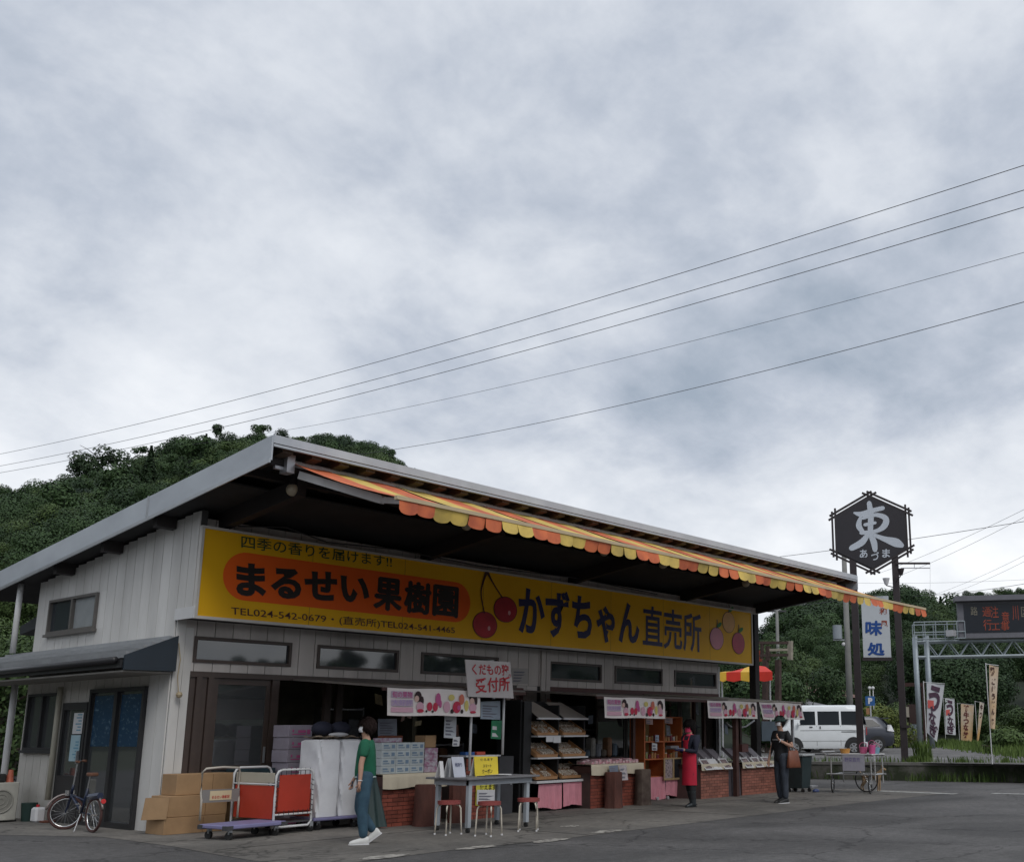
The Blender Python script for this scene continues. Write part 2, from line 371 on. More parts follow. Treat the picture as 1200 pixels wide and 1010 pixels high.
for q in (((22.95, 11.7), (23.25, 11.7), (23.0, 9.6), (22.7, 9.6)), ((23.3, 9.0), (23.6, 9.0), (23.75, 8.2), (23.45, 8.2)), ((23.5, 7.7), (23.8, 7.7), (24.0, 5.5), (23.7, 5.5))):
    mb = MB(); mb.quad(*[(x, y, .0085) for x, y in q]); struct(mb, 'painted_line', lm, fix=False)
# raised car park behind the low wall
g = MB(); g.quad(*[(x, y, .5) for x, y in ((28.35, -60), (28.35, 60), (120, 120), (160, -80))]); struct(g, 'upper_road', asph2, fix=False)
g = MB()
for (a, b) in ((at(1070, 873, 2, .5), at(1240, 889, 2, .5)),):
    pass
vm = mat('grass_verge', (.075, .10, .03), .95, .3, .6, .3, 8, c2=(.05, .055, .025))
g.quad(*[(*at(x, y, 2, .5).to_2d(), .506) for x, y in ((1068, 874), (1100, 874.6), (1150, 880), (1260, 889), (1260, 876), (1130, 870), (1068, 869))]); struct(g, 'grass_verge', vm, fix=False)

# ------------------------------------------------------------------ low retaining wall
W = [(27.4, 24), (27.93, 16.65), (28.19, 13.88), (28.65, 11.5), (29.07, 10.24), (29.6, 6), (30, -8)]
mossy = mat('mossy_concrete', (.13, .125, .11), .9, .4, 1.5, .4, 25, c2=(.035, .045, .022), thr=(.42, .62))
capm = mat('wall_cap', (.17, .165, .15), .9, .3, 2, .3, 25)
rw = thing('retaining_wall', 'long low mossy concrete wall between the yard and the upper road', 'wall', (28.2, 13.9, 0))
for (a, b) in zip(W[:-1], W[1:]):
    mb = MB(); mb.beam((a[0] + .12, a[1], .215), (b[0] + .12, b[1], .215), .24, .43); mb.build('wall_block', mossy, rw)
    mb = MB(); mb.beam((a[0] + .13, a[1], .47), (b[0] + .13, b[1], .47), .30, .08); mb.build('cap', capm, rw)

# ------------------------------------------------------------------ shop building
X0, X1, YF, YB = 8.0, 24.05, 15.68, 20.7
SG = (3.05, 4.70)
shop = thing('shop_building', 'long single storey farm shop with grey board siding and a sloping metal roof', 'building', (8, 15.68, 0))
def roofz(y): return 5.03 - .117 * (y - 12.75)      # underside of roof
BW = .30
def boards(x0, x1, z0, z1, holes, M, plane='front', y=YF, top=None):
    """one object per siding board; holes = (x0,x1,z0,z1)"""
    n = round((x1 - x0) / BW); wd = (x1 - x0) / n
    for i in range(n):
        a, b = x0 + i * wd, x0 + (i + 1) * wd; mid = (a + b) / 2
        zt = top(mid) if top else z1
        segs = [(z0, zt)]
        for h in holes:
            if h[0] < b - .02 and h[1] > a + .02:
                ov = min(b, h[1]) - max(a, h[0])
                new = []
                if ov > wd * .98:
                    for s0, s1 in segs:
                        if h[2] > s0: new.append((s0, min(s1, h[2])))
                        if h[3] < s1: new.append((max(s0, h[3]), s1))
                    segs = [q for q in new if q[1] - q[0] > .02]
        # partial overlaps: split the board sideways
        parts = []
        for s0, s1 in segs:
            cuts = [(a, b, s0, s1)]
            for h in holes:
                nc = []
                for (ca, cb_, c0, c1) in cuts:
                    if h[0] >= cb_ - .005 or h[1] <= ca + .005 or h[2] >= c1 or h[3] <= c0: nc.append((ca, cb_, c0, c1)); continue
                    if h[2] > c0: nc.append((ca, cb_, c0, h[2]))
                    if h[3] < c1: nc.append((ca, cb_, h[3], c1))
                    lo, hi = max(c0, h[2]), min(c1, h[3])
                    if h[0] > ca: nc.append((ca, h[0], lo, hi))
                    if h[1] < cb_: nc.append((h[1], cb_, lo, hi))
                cuts = nc
            parts += [c for c in cuts if c[1] - c[0] > .01 and c[3] - c[2] > .02]
        if not parts: continue
        gp = .006
        for ca, cb_, c0, c1 in parts:
            mb = MB()
            a2 = ca + (gp if abs(ca - a) < 1e-6 else 0); b2 = cb_ - (gp if abs(cb_ - b) < 1e-6 else 0)
            if plane == 'front': mb.box((a2, y - .022, c0), (b2, y - .002, c1))
            else: mb.box((y - .022, a2, c0), (y - .002, b2, c1))
            mb.build('siding_board', M, shop)
XA = lambda px, py=790: at(px, py, 1, YF).x
# transom windows, from their edges in the photograph
TR = [(225.8, 340), (371, 466), (493, 583), (643, 704), (719.5, 775), (789, 838)]
TRX = [(XA(a, 760), XA(b, 770)) for a, b in TR]
holes = [(a, b, 2.48, 2.88) for a, b in TRX]
xs1, xs2 = XA(604), XA(640)          # middle wall pier
xe = XA(841)                         # end of front wall
# backing behind the boards (dark joints)
mb = MB()
for a, b in zip([8.0] + [q[1] for q in TRX], [q[0] for q in TRX] + [xe]): mb.box((a, YF, 2.34), (b, YF + .1, 3.2))
for a, b in TRX: mb.box((a, YF, 2.34), (b, YF + .1, 2.48)); mb.box((a, YF, 2.88), (b, YF + .1, 3.2))
mb.box((xs1, YF, 0), (xs2, YF + .1, 2.34)); mb.box((8.0, YF, 0), (8.27, YF + .1, 2.34)); mb.box((xe - .1, YF, 0), (xe, YF + .1, 2.34))
mb.box((8.0, YF, 3.2), (X1, YF + .1, roofz(YF) - .02))
mb.build('front_wall', groove, shop)
boards(8.02, xe, 2.345, 3.2, holes, siding)
boards(8.02, X1 - .25, 4.5, roofz(YF) - .02, [], siding, y=YF - .3)
boards(xs1, xs2 - .28, 1.98, 2.34, [], siding); 
mb = MB(); mb.box((8.001, YF - .03, 0), (8.14, YF - .001, 3.11)); mb.build('corner_post', sidingw, shop)
mb = MB(); mb.box((8.148, YF - .026, 0), (8.27, YF - .001, 3.0)); mb.build('corner_post', sidingw, shop)
mb = MB(); mb.box((xe - .02, YF - .035, 0), (xe + .05, YF + .1, 3.05)); mb.build('corner_trim', white, shop)
for k, xx in enumerate((XA(632), XA(637.5))):
    mb = MB(); mb.box((xx, YF - .07, .02), (xx + .12, YF - .024, 3.08)); mb.build('pier_trim', siding, shop)
# upper volume that carries the sign (siding on its end)
mb = MB(); mb.box((8.03, 15.22, 3.12), (23.1, YF - .001, 4.5)); mb.build('sign_bulkhead', groove, shop)
# lintels
mb = MB(); mb.box((8.27, YF - .05, 2.26), (xs1, YF + .08, 2.344)); mb.build('lintel', brownf, shop)
mb = MB(); mb.box((xs2, YF - .05, 2.22), (xe - .03, YF + .08, 2.344)); mb.build('lintel', maroon, shop)
# transom windows
for i, (a, b) in enumerate(TRX):
    fr = MB(); t = .05; z0, z1 = 2.48, 2.88
    for q in (((a, z0), (b, z0 + t)), ((a, z1 - t), (b, z1)), ((a, z0 + t), (a + t, z1 - t)), ((b - t, z0 + t), (b, z1 - t))): fr.box((q[0][0], YF - .045, q[0][1]), (q[1][0], YF + .05, q[1][1]))
    f = fr.build('window', brownf, shop); p = MB(); p.box((a + t, YF, z0 + t), (b - t, YF + .012, z1 - t)); p.build('pane', dglass, f)
# side wall (lower + upper) with doors and windows
WS = (18.3, 20.13, 3.14, 3.75); WL = (19.33, 20.53, 1.15, 2.11); D1 = (16.31, 18.13, 0, 2.13); D2 = (18.22, 19.11, 0, 1.93)
hs = [WS, WL, D1, D2]
mb = MB()
def wallrect(y0, y1, z0, z1f): mb.add([(8, y0, z0), (8, y1, z0), (8.1, y1, z0), (8.1, y0, z0), (8, y0, z1f(y0)), (8, y1, z1f(y1)), (8.1, y1, z1f(y1)), (8.1, y0, z1f(y0))], [(0, 3, 2, 1), (4, 5, 6, 7), (0, 1, 5, 4), (1, 2, 6, 5), (2, 3, 7, 6), (3, 0, 4, 7)])
cz = lambda z: (lambda y: z)
rt = lambda y: roofz(y) + .02
wallrect(YF + .1, D1[0], 0, cz(2.13)); wallrect(D1[1], D2[0], 0, cz(2.13)); wallrect(D2[0], D2[1], 1.93, cz(2.13)); wallrect(D2[1], WL[0], 0, cz(2.13))
wallrect(WL[0], WL[1], 0, cz(1.15)); wallrect(WL[0], WL[1], 2.11, cz(2.13)); wallrect(WL[1], YB, 0, cz(2.13)); wallrect(YF + .1, YB, 2.13, cz(3.14))
wallrect(15.22, WS[0], 3.14, rt); wallrect(WS[0], WS[1], 3.75, rt); wallrect(WS[1], YB, 3.14, rt)
mb.build('side_wall', groove, shop)
boards(YF, YB, 2.86, 5, hs, sidingw, 'side', 8.0, top=lambda y: roofz(y) + .01)
boards(15.22, YF - .001, 3.12, 5, [], sidingw, 'side', 8.0, top=lambda y: roofz(y) + .01)
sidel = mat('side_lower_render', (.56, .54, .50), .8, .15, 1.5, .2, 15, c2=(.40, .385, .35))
boards(YF, D1[0], 0, 2.86, [], sidingw, 'side', 8.0)
boards(D1[0] - .001, YB, 0, 2.86, hs, sidel, 'side', 8.0)
# end cap of sign (white box return)
mb = MB(); mb.box((7.955, 15.12, 3.095), (7.977, 15.68, 3.27)); mb.build('return_board', white, shop)
hd_ = MB(); hd_.prism([(8.0, 20.72, 3.52), (8.0, 21.42, 3.38), (8.0, 21.42, 3.22), (8.0, 20.72, 3.30)], (1.6, 0, 0)); hd_.build('rear_hood', dkb_, shop)
mb = MB(); mb.box((xe + .11, 16.3, 1.75), (23.3, 16.36, 2.86)); mb.build('annex_wall', siding, shop)
# back + right walls, floor, ceiling, inner partition
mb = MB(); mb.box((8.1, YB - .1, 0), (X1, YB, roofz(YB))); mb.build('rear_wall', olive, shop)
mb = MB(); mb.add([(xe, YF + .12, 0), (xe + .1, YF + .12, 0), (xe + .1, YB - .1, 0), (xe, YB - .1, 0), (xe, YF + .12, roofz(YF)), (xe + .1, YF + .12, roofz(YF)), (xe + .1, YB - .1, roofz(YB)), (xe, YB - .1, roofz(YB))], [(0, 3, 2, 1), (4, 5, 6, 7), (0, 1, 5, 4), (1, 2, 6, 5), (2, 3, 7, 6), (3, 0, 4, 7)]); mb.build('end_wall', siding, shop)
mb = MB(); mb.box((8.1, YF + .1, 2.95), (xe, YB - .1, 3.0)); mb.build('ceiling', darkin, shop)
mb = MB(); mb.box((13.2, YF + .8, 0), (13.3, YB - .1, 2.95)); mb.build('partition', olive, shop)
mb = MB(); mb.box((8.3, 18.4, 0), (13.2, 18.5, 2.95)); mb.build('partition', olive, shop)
mb = MB(); mb.box((XA(881), YF - .12, 0), (XA(881) + .2, YF + .08, roofz(YF) - .02)); mb.build('corner_column', beamm, shop)

# roof: deck, ribs, beams, fascias
RX0, RX1, RY0, RY1 = 7.6, 24.6, 12.75, 22.6
def rp_(x, y, dz=0): return (x, y, roofz(y) + dz)
def rslab(x0, x1, y0, y1, d0, d1): 
    return MB().add([rp_(x0, y0, d0), rp_(x1, y0, d0), rp_(x1, y1, d0), rp_(x0, y1, d0), rp_(x0, y0, d1), rp_(x1, y0, d1), rp_(x1, y1, d1), rp_(x0, y1, d1)], [(0, 3, 2, 1), (4, 5, 6, 7), (0, 1, 5, 4), (1, 2, 6, 5), (2, 3, 7, 6), (3, 0, 4, 7)])
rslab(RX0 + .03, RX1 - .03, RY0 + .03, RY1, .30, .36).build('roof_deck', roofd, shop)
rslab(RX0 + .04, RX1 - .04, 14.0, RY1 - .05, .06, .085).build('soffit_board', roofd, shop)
x = RX0 + .2
while x < RX1 - .2:
    rslab(x, x + .16, RY0 + .06, 14.0, .20, .298).build('roof_rib', tan, shop); x += .46
for y in (13.05, 13.6):
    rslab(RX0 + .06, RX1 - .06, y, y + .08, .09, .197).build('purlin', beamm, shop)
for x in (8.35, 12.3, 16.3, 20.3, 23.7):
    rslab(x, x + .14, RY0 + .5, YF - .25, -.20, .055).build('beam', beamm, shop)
for y in (15.9, 17.6, 19.3):
    rslab(RX0 + .06, 7.97, y, y + .12, -.12, .055).build('rafter_end', beamm, shop)
mb = rslab(RX0 - .025, RX0, RY0 - .025, RY1, .02, .37); mb.build('gable_fascia', roofm, shop)
mb = rslab(RX0 - .045, RX0 - .026, RY0 - .03, RY1, -.02, .035); mb.build('drip_edge', steel, shop)
mb = rslab(RX0 - .05, RX0 - .026, 16.05, 16.065, .036, .37); mb.build('fascia_joint', steel, shop)
rslab(RX1, RX1 + .025, RY0 - .025, RY1, .02, .37).build('gable_fascia', roofm, shop)
mb = MB(); z0 = roofz(RY0); mb.box((RX0, RY0 - .03, z0 + .27), (RX1, RY0, z0 + .385)); mb.build('eaves_trim', roofm, shop)
mb = MB(); mb.box((RX0 + .01, RY0 - .02, z0 + .225), (RX1 - .01, RY0 + .03, z0 + .26)); mb.build('eaves_trim', steel, shop)
rslab(RX0, RX1, RY0, RY1, .361, .375).build('roof_sheet', roofm, shop)
# small upper window, lower window, doors
def window_side(y0, y1, z0, z1, M, fm=steel, name='window', curtain=None, rev=.0):
    fr = MB(); t = .045
    for q in (((y0, z0), (y1, z0 + t)), ((y0, z1 - t), (y1, z1)), ((y0, z0 + t), (y0 + t, z1 - t)), ((y1 - t, z0 + t), (y1, z1 - t)), (((y0 + y1) / 2 - .03, z0 + t), ((y0 + y1) / 2 + .03, z1 - t))):
        fr.box((7.93, q[0][0], q[0][1]), (8.03, q[1][0], q[1][1]))
    f = fr.build(name, fm, shop); sl_ = MB(); sl_.box((7.90, y0 - .03, z0 - .05), (8.0, y1 + .03, z0 - .001)); sl_.build('sill', fm, f)
    ym = (y0 + y1) / 2
    for (a, b, mm) in ((y0 + t, ym - .03, M[0]), (ym + .03, y1 - t, M[1])):
        p = MB(); p.box((7.985, a, z0 + t), (7.995, b, z1 - t)); p.build('pane', mm, f)
    bk = MB(); bk.box((8.05, y0, z0), (8.07, y1, z1)); bk.build('blind', curtain or darkin, f)
grayg = mat('frosted_pane', (.30, .32, .33), .25, .08)
window_side(WS[0], WS[1], WS[2], WS[3], (grayg, dglass), mat('window_alloy', (.14, .13, .12), .5, .1, metal=.3))
window_side(WL[0], WL[1], WL[2], WL[3], (glass, glass), blackp, curtain=mat('pale_blind', (.34, .40, .36), .8, .35, 3))
# big double glass door, dark frame
fr = MB(); y0, y1, z1 = D1[0], D1[1], 2.13; t = .06; ym = (y0 + y1) / 2
for q in (((y0, 0), (y0 + t, z1)), ((y1 - t, 0), (y1, z1)), ((ym - .05, 0), (ym + .05, z1 - t)), ((y0 + t, z1 - t), (y1 - t, z1)), ((y0 + t, .0), (ym - .05, .09)), ((ym + .05, .0), (y1 - t, .09))): fr.box((7.92, q[0][0], q[0][1]), (8.03, q[1][0], q[1][1]))
dr = fr.build('door', blackp, shop)
for a, b in ((y0 + t, ym - .05), (ym + .05, y1 - t)):
    p = MB(); p.box((7.975, a, .09), (7.985, b, z1 - t)); p.build('pane', glass, dr)
blue = mat('blue_notice', (.16, .26, .34), .2, .4, 13, c2=(.010, .045, .10), thr=(.56, .78), stretch=(1, 1, 1.6))
for a, b in ((y0 + .12, ym - .12), (ym + .1, y1 - .12)):
    p = MB(); p.box((7.966, a, 1.22), (7.972, b, 2.02)); single(p, 'poster', blue, 'blue printed poster on the %s leaf of the double glass door' % ('right' if a < ym - .2 else 'left'), 'poster', 'posters in the glass door')
mb = MB(); mb.box((8.6, D1[0] + .1, 0), (8.65, D1[1] - .1, 1.2)); mb.build('inner_screen', mat('dim_grey', (.09, .095, .085), .9, .5, 2), shop)
fr = MB(); y0, y1, z1 = D2[0], D2[1], 1.93
for q in (((y0, 0), (y0 + .07, z1)), ((y1 - .07, 0), (y1, z1)), ((y0 + .07, z1 - .12), (y1 - .07, z1)), ((y0 + .07, 0), (y1 - .07, .75))): fr.box((7.94, q[0][0], q[0][1]), (8.03, q[1][0], q[1][1]))
dr = fr.build('door', blackp, shop); p = MB(); p.box((7.985, y0 + .07, .75), (7.995, y1 - .07, z1 - .12)); p.build('pane', glass, dr)
hh = MB(); hh.box((7.90, y0 + .09, .95), (7.94, y0 + .12, 1.15)); hh.build('handle', steel, dr)
for (py0, py1, pz0, pz1, txt) in ((18.38, 18.72, 1.42, 1.76, 0), (18.40, 18.74, .98, 1.40, 1)):
    p = MB(); p.box((7.970, py0, pz0), (7.974, py1, pz1))
    o = single(p, 'notice', pwhite if not txt else mat('notice_blue', (.35, .50, .56), .7, .1), ('white printed notice on the narrow door, above the blue one', 'pale blue notice on the narrow door, under the white one')[txt], 'notice')
    pp = MB()
    for k in range(6): pp.box((7.966, py0 + .04, pz0 + .05 + k * .05), (7.969, py0 + .04 + rnd.uniform(.1, .26), pz0 + .07 + k * .05))
    pp.build('print', mat('print_blue', (.12, .3, .42), .7, 0), o)
# pipes at the far corner of the side wall
for (x, y, r, z1, lab) in ((7.86, 20.95, .055, 2.3, 'white drainpipe at the far end of the side wall under the lean-to'), (7.7, 21.55, .075, 2.3, 'thick white post at the far left end of the side wall'), (7.75, 21.0, .06, 3.95, 0)):
    if not lab: continue
    mb = MB(); mb.tube([(x, y, 0), (x, y, z1)], r, 12); single(mb, 'drainpipe', white, lab, 'pipe', smooth=True, fix=False)
mb = MB(); mb.tube([(7.75, 20.95, 2.85), (7.75, 20.95, 3.5), (7.75, 20.95, 4.1)], .05, 12); single(mb, 'drainpipe', white, 'white drainpipe running from the roof down to the lean-to at the far corner', 'pipe', smooth=True, fix=False)
# lean-to roof along the side wall
LX = 7.25
lt = lambda x, y, dz: (x, y, 2.83 - (8.0 - x) * .42 + dz)
mb = MB(); n = 6
slate = mat('leanto_slate', (.24, .25, .26), .6, .15, 3, perobj=.25); dkblue = mat('dark_blue_metal', (.014, .023, .034), .4, .15, 2)
for i in range(n):
    a = 8.0 - (8.0 - LX) * i / n; b = 8.0 - (8.0 - LX) * (i + 1) / n
    q = MB(); q.add([lt(b, 15.6, -.02), lt(a - .003, 15.6, -.02), lt(a - .003, 21.6, -.02), lt(b, 21.6, -.02), lt(b, 15.6, .075), lt(a - .003, 15.6, .008), lt(a - .003, 21.6, .008), lt(b, 21.6, .075)], [(0, 3, 2, 1), (4, 5, 6, 7), (0, 1, 5, 4), (1, 2, 6, 5), (2, 3, 7, 6), (3, 0, 4, 7)]); q.build('lean_to_strip', slate, shop)
mb = MB(); mb.prism([(8.0, 15.57, 2.86), (LX - .02, 15.57, 2.53), (LX - .02, 15.57, 2.32), (8.0, 15.57, 2.325)], (0, .028, 0)); mb.build('lean_to_end', dkblue, shop)
mb = MB(); mb.box((LX - .05, 15.62, 2.35), (LX - .005, 21.6, 2.47)); mb.build('lean_to_fascia', blackp, shop)
mb = MB(); mb.tube([(LX - .09, 15.7, 2.46), (LX - .09, 21.6, 2.44)], .05, 10); mb.build('gutter', blackp, shop, smooth=True)
mb = MB(); mb.box((LX, 15.62, 2.29), (7.97, 21.6, 2.315)); mb.build('lean_to_soffit', mat('soffit_grey', (.22, .21, .19), .8, .15), shop)
# front opening of the left bay: folding shutter, glazed sliding doors
for i in range(5):
    a = 8.28 + i * .095; mb = MB(); mb.box((a, YF - .02 - .03 * (i % 2), .0), (a + .085, YF + .03, 2.26)); mb.build('shutter_leaf', brownf, shop)
def slider(a, b, name='sliding_door'):
    fr = MB(); t = .07
    for q in (((a, 0), (a + t, 2.26)), ((b - t, 0), (b, 2.26)), ((a + t, 2.16), (b - t, 2.26)), ((a + t, .0), (b - t, .12)), ((a + t, .86), (b - t, .92))): fr.box((q[0][0], YF + .01, q[0][1]), (q[1][0], YF + .05, q[1][1]))
    d = fr.build(name, brownf, shop)
    for (z0, z1) in ((.12, .86), (.92, 2.16)): p = MB(); p.box((a + t, YF + .025, z0), (b - t, YF + .032, z1)); p.build('pane', glass, d)
    h = MB(); h.box((b - .05, YF - .005, .95), (b - .02, YF + .009, 1.2)); h.build('handle', steel, d)
xa, xb, xc = XA(243, 850), XA(314, 850), XA(323, 850)
slider(xa, xb)
mb = MB(); mb.box((xb + .01, YF - .03, 0), (xc, YF + .06, 2.26)); mb.build('door_jamb', brownf, shop)
mb = MB(); mb.box((XA(383), YF, 0), (XA(383) + .12, YF + .08, 2.26)); mb.build('door_jamb', brownf, shop)
mb = MB(); mb.box((XA(397), YF, 0), (XA(397) + .12, YF + .08, 2.26)); mb.build('door_jamb', brownf, shop)
# right bay: glazed fronts behind the stalls
gx = XA(700)
while gx < xe - .9:
    fr = MB(); a, b = gx, gx + 1.0; t = .05
    for q in (((a, 0), (a + t, 2.22)), ((b - t, 0), (b, 2.22)), ((a + t, 2.14), (b - t, 2.22)), ((a + t, .0), (b - t, .12))): fr.box((q[0][0], YF + .01, q[0][1]), (q[1][0], YF + .05, q[1][1]))
    d = fr.build('sliding_door', brownf, shop); p = MB(); p.box((a + t, YF + .025, .12), (b - t, YF + .032, 2.14)); p.build('pane', glass, d); gx += 1.03

# ------------------------------------------------------------------ shop sign
YS = 15.16
sign = thing('shop_sign', 'long yellow shop sign with Japanese lettering, cherries and fruit pictures above the shopfront', 'sign', (8, YS, 3.1))
mb = MB(); mb.box((8.03, YS, 3.14), (23.15, YS + .055, 4.47)); mb.build('panel', yellow, sign)
for k in range(1, 8): mb = MB(); xx = 8.03 + k * 1.89; mb.box((xx, YS - .0022, 3.14), (xx + .008, YS - .0002, 4.47)); mb.build('panel_seam', mat('seam_brown', (.35, .20, .02), .6, 0), sign)
mb = MB()
for a, b in (((7.985, 3.095), (23.2, 3.138)), ((7.985, 4.472), (23.2, 4.51)), ((7.985, 3.139), (8.028, 4.471)), ((23.152, 3.139), (23.2, 4.471))): mb.box((a[0], YS - .02, a[1]), (b[0], YS + .056, b[1]))
mb.build('frame', mat('sign_frame', (.55, .53, .50), .5, .05), sign)
S = lambda x, y: at(x, y, 1, YS)
def disc(mb, c, rx, rz, n=40, dy=-.004, rot=0):
    vs = []
    for i in range(n):
        t = 2 * math.pi * i / n; a, b = rx * math.cos(t), rz * math.sin(t)
        vs.append((c[0] + a * math.cos(rot) - b * math.sin(rot), c[1] + dy, c[2] + a * math.sin(rot) + b * math.cos(rot)))
    return mb.quad(*vs)
pl_, pr_ = S(260.6, 679.5), S(551, 708); pt, pb = S(300, 649), S(300, 705)
h = (pt.z - pb.z) / 2; zc = (pt.z + pb.z) / 2; mb = MB(); vs = []
for i in range(17): t = math.pi / 2 + math.pi * i / 16; vs.append((pl_.x + h + h * math.cos(t), YS - .004, zc + h * math.sin(t)))
for i in range(17): t = -math.pi / 2 + math.pi * i / 16; vs.append((pr_.x - h + h * math.cos(t), YS - .004, zc + h * math.sin(t)))
mb.quad(*vs); mb.build('orange_band', orange, sign, fix=False)
textpx('四季の香りを届けます!!', dkgreen, sign, (282.5, 642), (459, 665), (282.5, 627), S, .008, .006)
textpx('まるせい', ink, sign, (276.5, 697.5), (432.5, 708.5), (276.5, 658.5), S, .010, .045)
for i, ch in enumerate('果樹園'):
    a = S(438, 680).x; b = S(538.5, 700).x; st = (b - a) / 3; z0, z1 = S(440, 713).z, S(440, 676).z
    for k, (dx, dz) in enumerate(((-.022, 0), (.022, 0), (0, .018), (0, -.018))):
        text(ch, ink, sign, (a + st * i + .03 + dx, YS, z0 + dz), (a + st * (i + 1) - .05 + dx, YS, z0 + dz), (a + st * i + .03 + dx, YS, z1 + dz), .009 + .001 * k, .008)
textpx('TEL024-542-0679・(直売所)TEL024-541-4465', inkbrown, sign, (270.5, 722), (533, 744), (270.5, 709.5), S, .008, .006)
textpx('かずちゃん', navy, sign, (607.5, 744), (749.5, 757), (607.5, 685), S, .008, .032)
textpx('直売所', navy, sign, (753, 757.5), (822, 765), (753, 708.5), S, .008, .014)
cher = mat('cherry_red', (.42, .015, .03), .5, .2, 3); hi = mat('cherry_highlight', (.75, .40, .42), .5, 0)
def fruit(px, py, wx, wz, M, leaf=True, stem=True):
    c = S(px, py); mb = MB(); disc(mb, c, wx * 1.06, wz * 1.05, dy=-.008); mb.build('fruit_outline', inkbrown, sign, fix=False)
    mb = MB(); disc(mb, c, wx, wz, dy=-.012); mb.build('fruit_print', M, sign, fix=False)
    if stem: strokes([[(0, 0, .03), (.03, .12, .03), (.02, .2, .03)]], inkbrown, sign, (c.x, YS, c.z + wz), (1, 0, 0), (0, 0, 1), .014)
    if leaf: mb = MB(); disc(mb, (c.x + .12, c.y, c.z + wz + .08), .12, .05, 16, -.014, .5); mb.build('leaf_print', green, sign, fix=False)
for (px, py) in ((568, 732), (592, 714)):
    fruit(px, py, .30, .245, cher, False, False); c = S(px, py); mb = MB(); disc(mb, (c.x + .1, c.y, c.z - .06), .035, .045, 16, -.016); mb.build('highlight_print', hi, sign, fix=False)
tp = S(570, 669); c1 = S(567, 718); c2 = S(588, 700)
strokes([[(0, 0, .07), (c1.x - tp.x - .1, (c1.z - tp.z) * .5, .03), (c1.x - tp.x, c1.z - tp.z, .03)], [(0, 0, .07), ((c2.x - tp.x) * .4, (c2.z - tp.z) * .45, .03), (c2.x - tp.x, c2.z - tp.z, .03)]], inkbrown, sign, (tp.x, YS, tp.z), (1, 0, 0), (0, 0, 1), .014)
fruit(853.5, 729, .27, .26, mat('pear_print', (.72, .38, .10), .5, .1))
fruit(839.5, 748, .29, .27, mat('peach_print', (.70, .28, .36), .5, .15, 2))
fruit(865, 753.5, .28, .27, mat('apple_print', (.50, .05, .10), .5, .15, 2))

# ------------------------------------------------------------------ big striped awning
aw = thing('retractable_awning', 'long orange and yellow striped awning with scalloped edge under the roof edge', 'awning', (16.5, 13.3, 5.1))
ao = mat('awning_orange', (.66, .17, .065), .8, .12, 2.6, c2=(.42, .10, .05), thr=(.35, .6)); ay = mat('awning_yellow', (.70, .50, .12), .8, .12, 2.6, c2=(.46, .34, .10), thr=(.35, .6))
AX0, AX1, AYF, AZF, AYR, AZR = 8.10, 23.95, 10.6, 4.315, 13.05, 5.16
ns = 27; sw = (AX1 - AX0) / ns
mb = MB()
for i in range(ns):
    a = AX0 + i * sw; b = a + sw; mb.mat(i % 2)
    def fn(u, v, a=a, b=b):
        sag = .05 * math.sin(math.pi * v) + .010 * math.sin(a * 3 + u * 6)
        return (a + (b - a) * u, AYR + (AYF - AYR) * v, AZR + (AZF - AZR) * v - sag)
    mb.grid(fn, 2, 6)
mb.build('canopy', [ao, ay], aw, fix=False, smooth=True)
mb = MB()
for i in range(ns):
    for k in range(2):
        a = AX0 + i * sw + k * sw / 2; b = a + sw / 2; mb.mat(i % 2)
        dj = rnd.uniform(-.012, .012); tl_ = rnd.uniform(-.03, .03)
        def fn(u, v, a=a, b=b, dj=dj, tl_=tl_): 
            d = .15 + dj + .05 * math.sqrt(max(0, 1 - (2 * u - 1) ** 2))
            return (a + (b - a) * u, AYF - .02 + v * (.05 * math.sin(a * 2.3) + tl_ * math.sin(u * 3.1)), AZF - .005 - d * v)
        mb.grid(fn, 8, 2)
mb.build('valance', [ao, ay], aw, fix=False, smooth=True)
mb = MB(); mb.box((AX0 - .04, AYF - .035, AZF - .03), (AX1 + .04, AYF + .03, AZF + .02)); mb.build('front_bar', mat('awning_bar', (.50, .40, .25), .5, .1), aw)
mb = MB(); mb.tube([(AX0 - .1, AYR + .02, AZR), (AX1 + .05, AYR + .02, AZR)], .055, 12); mb.build('roller', white, aw, smooth=True)
mb = MB(); e_ = at(449, 586, 1, 11.35); mb.beam(at(352, 557, 1, 12.95), e_, .07, .11); mb.build('folding_arm', white, aw); mb = MB(); mb.beam(e_, at(473, 587, 1, 10.68), .06, .08); mb.build('folding_arm', white, aw)
for (x, s_) in ((13.9, 1), (19.3, 1), (AX1 - .2, -1)):
    mb = MB(); mb.beam((x, AYR, AZR - .14), (x + s_ * 1.0, 12.2, AZR - .42), .06, .09); mb.build('folding_arm', white, aw)
    mb = MB(); mb.beam((x + s_ * 1.0, 12.2, AZR - .45), (x + s_ * .15, AYF + .05, AZF - .03), .05, .07); mb.build('folding_arm', white, aw)
mb = MB(); mb.box((AX0 - .12, AYR - .08, AZR - .16), (AX0, AYR + .1, AZR + .1)); mb.box((AX0 - .25, AYR, AZR - .12), (AX0 - .12, AYR + .06, AZR - .06)); mb.build('end_bracket', alu, aw)
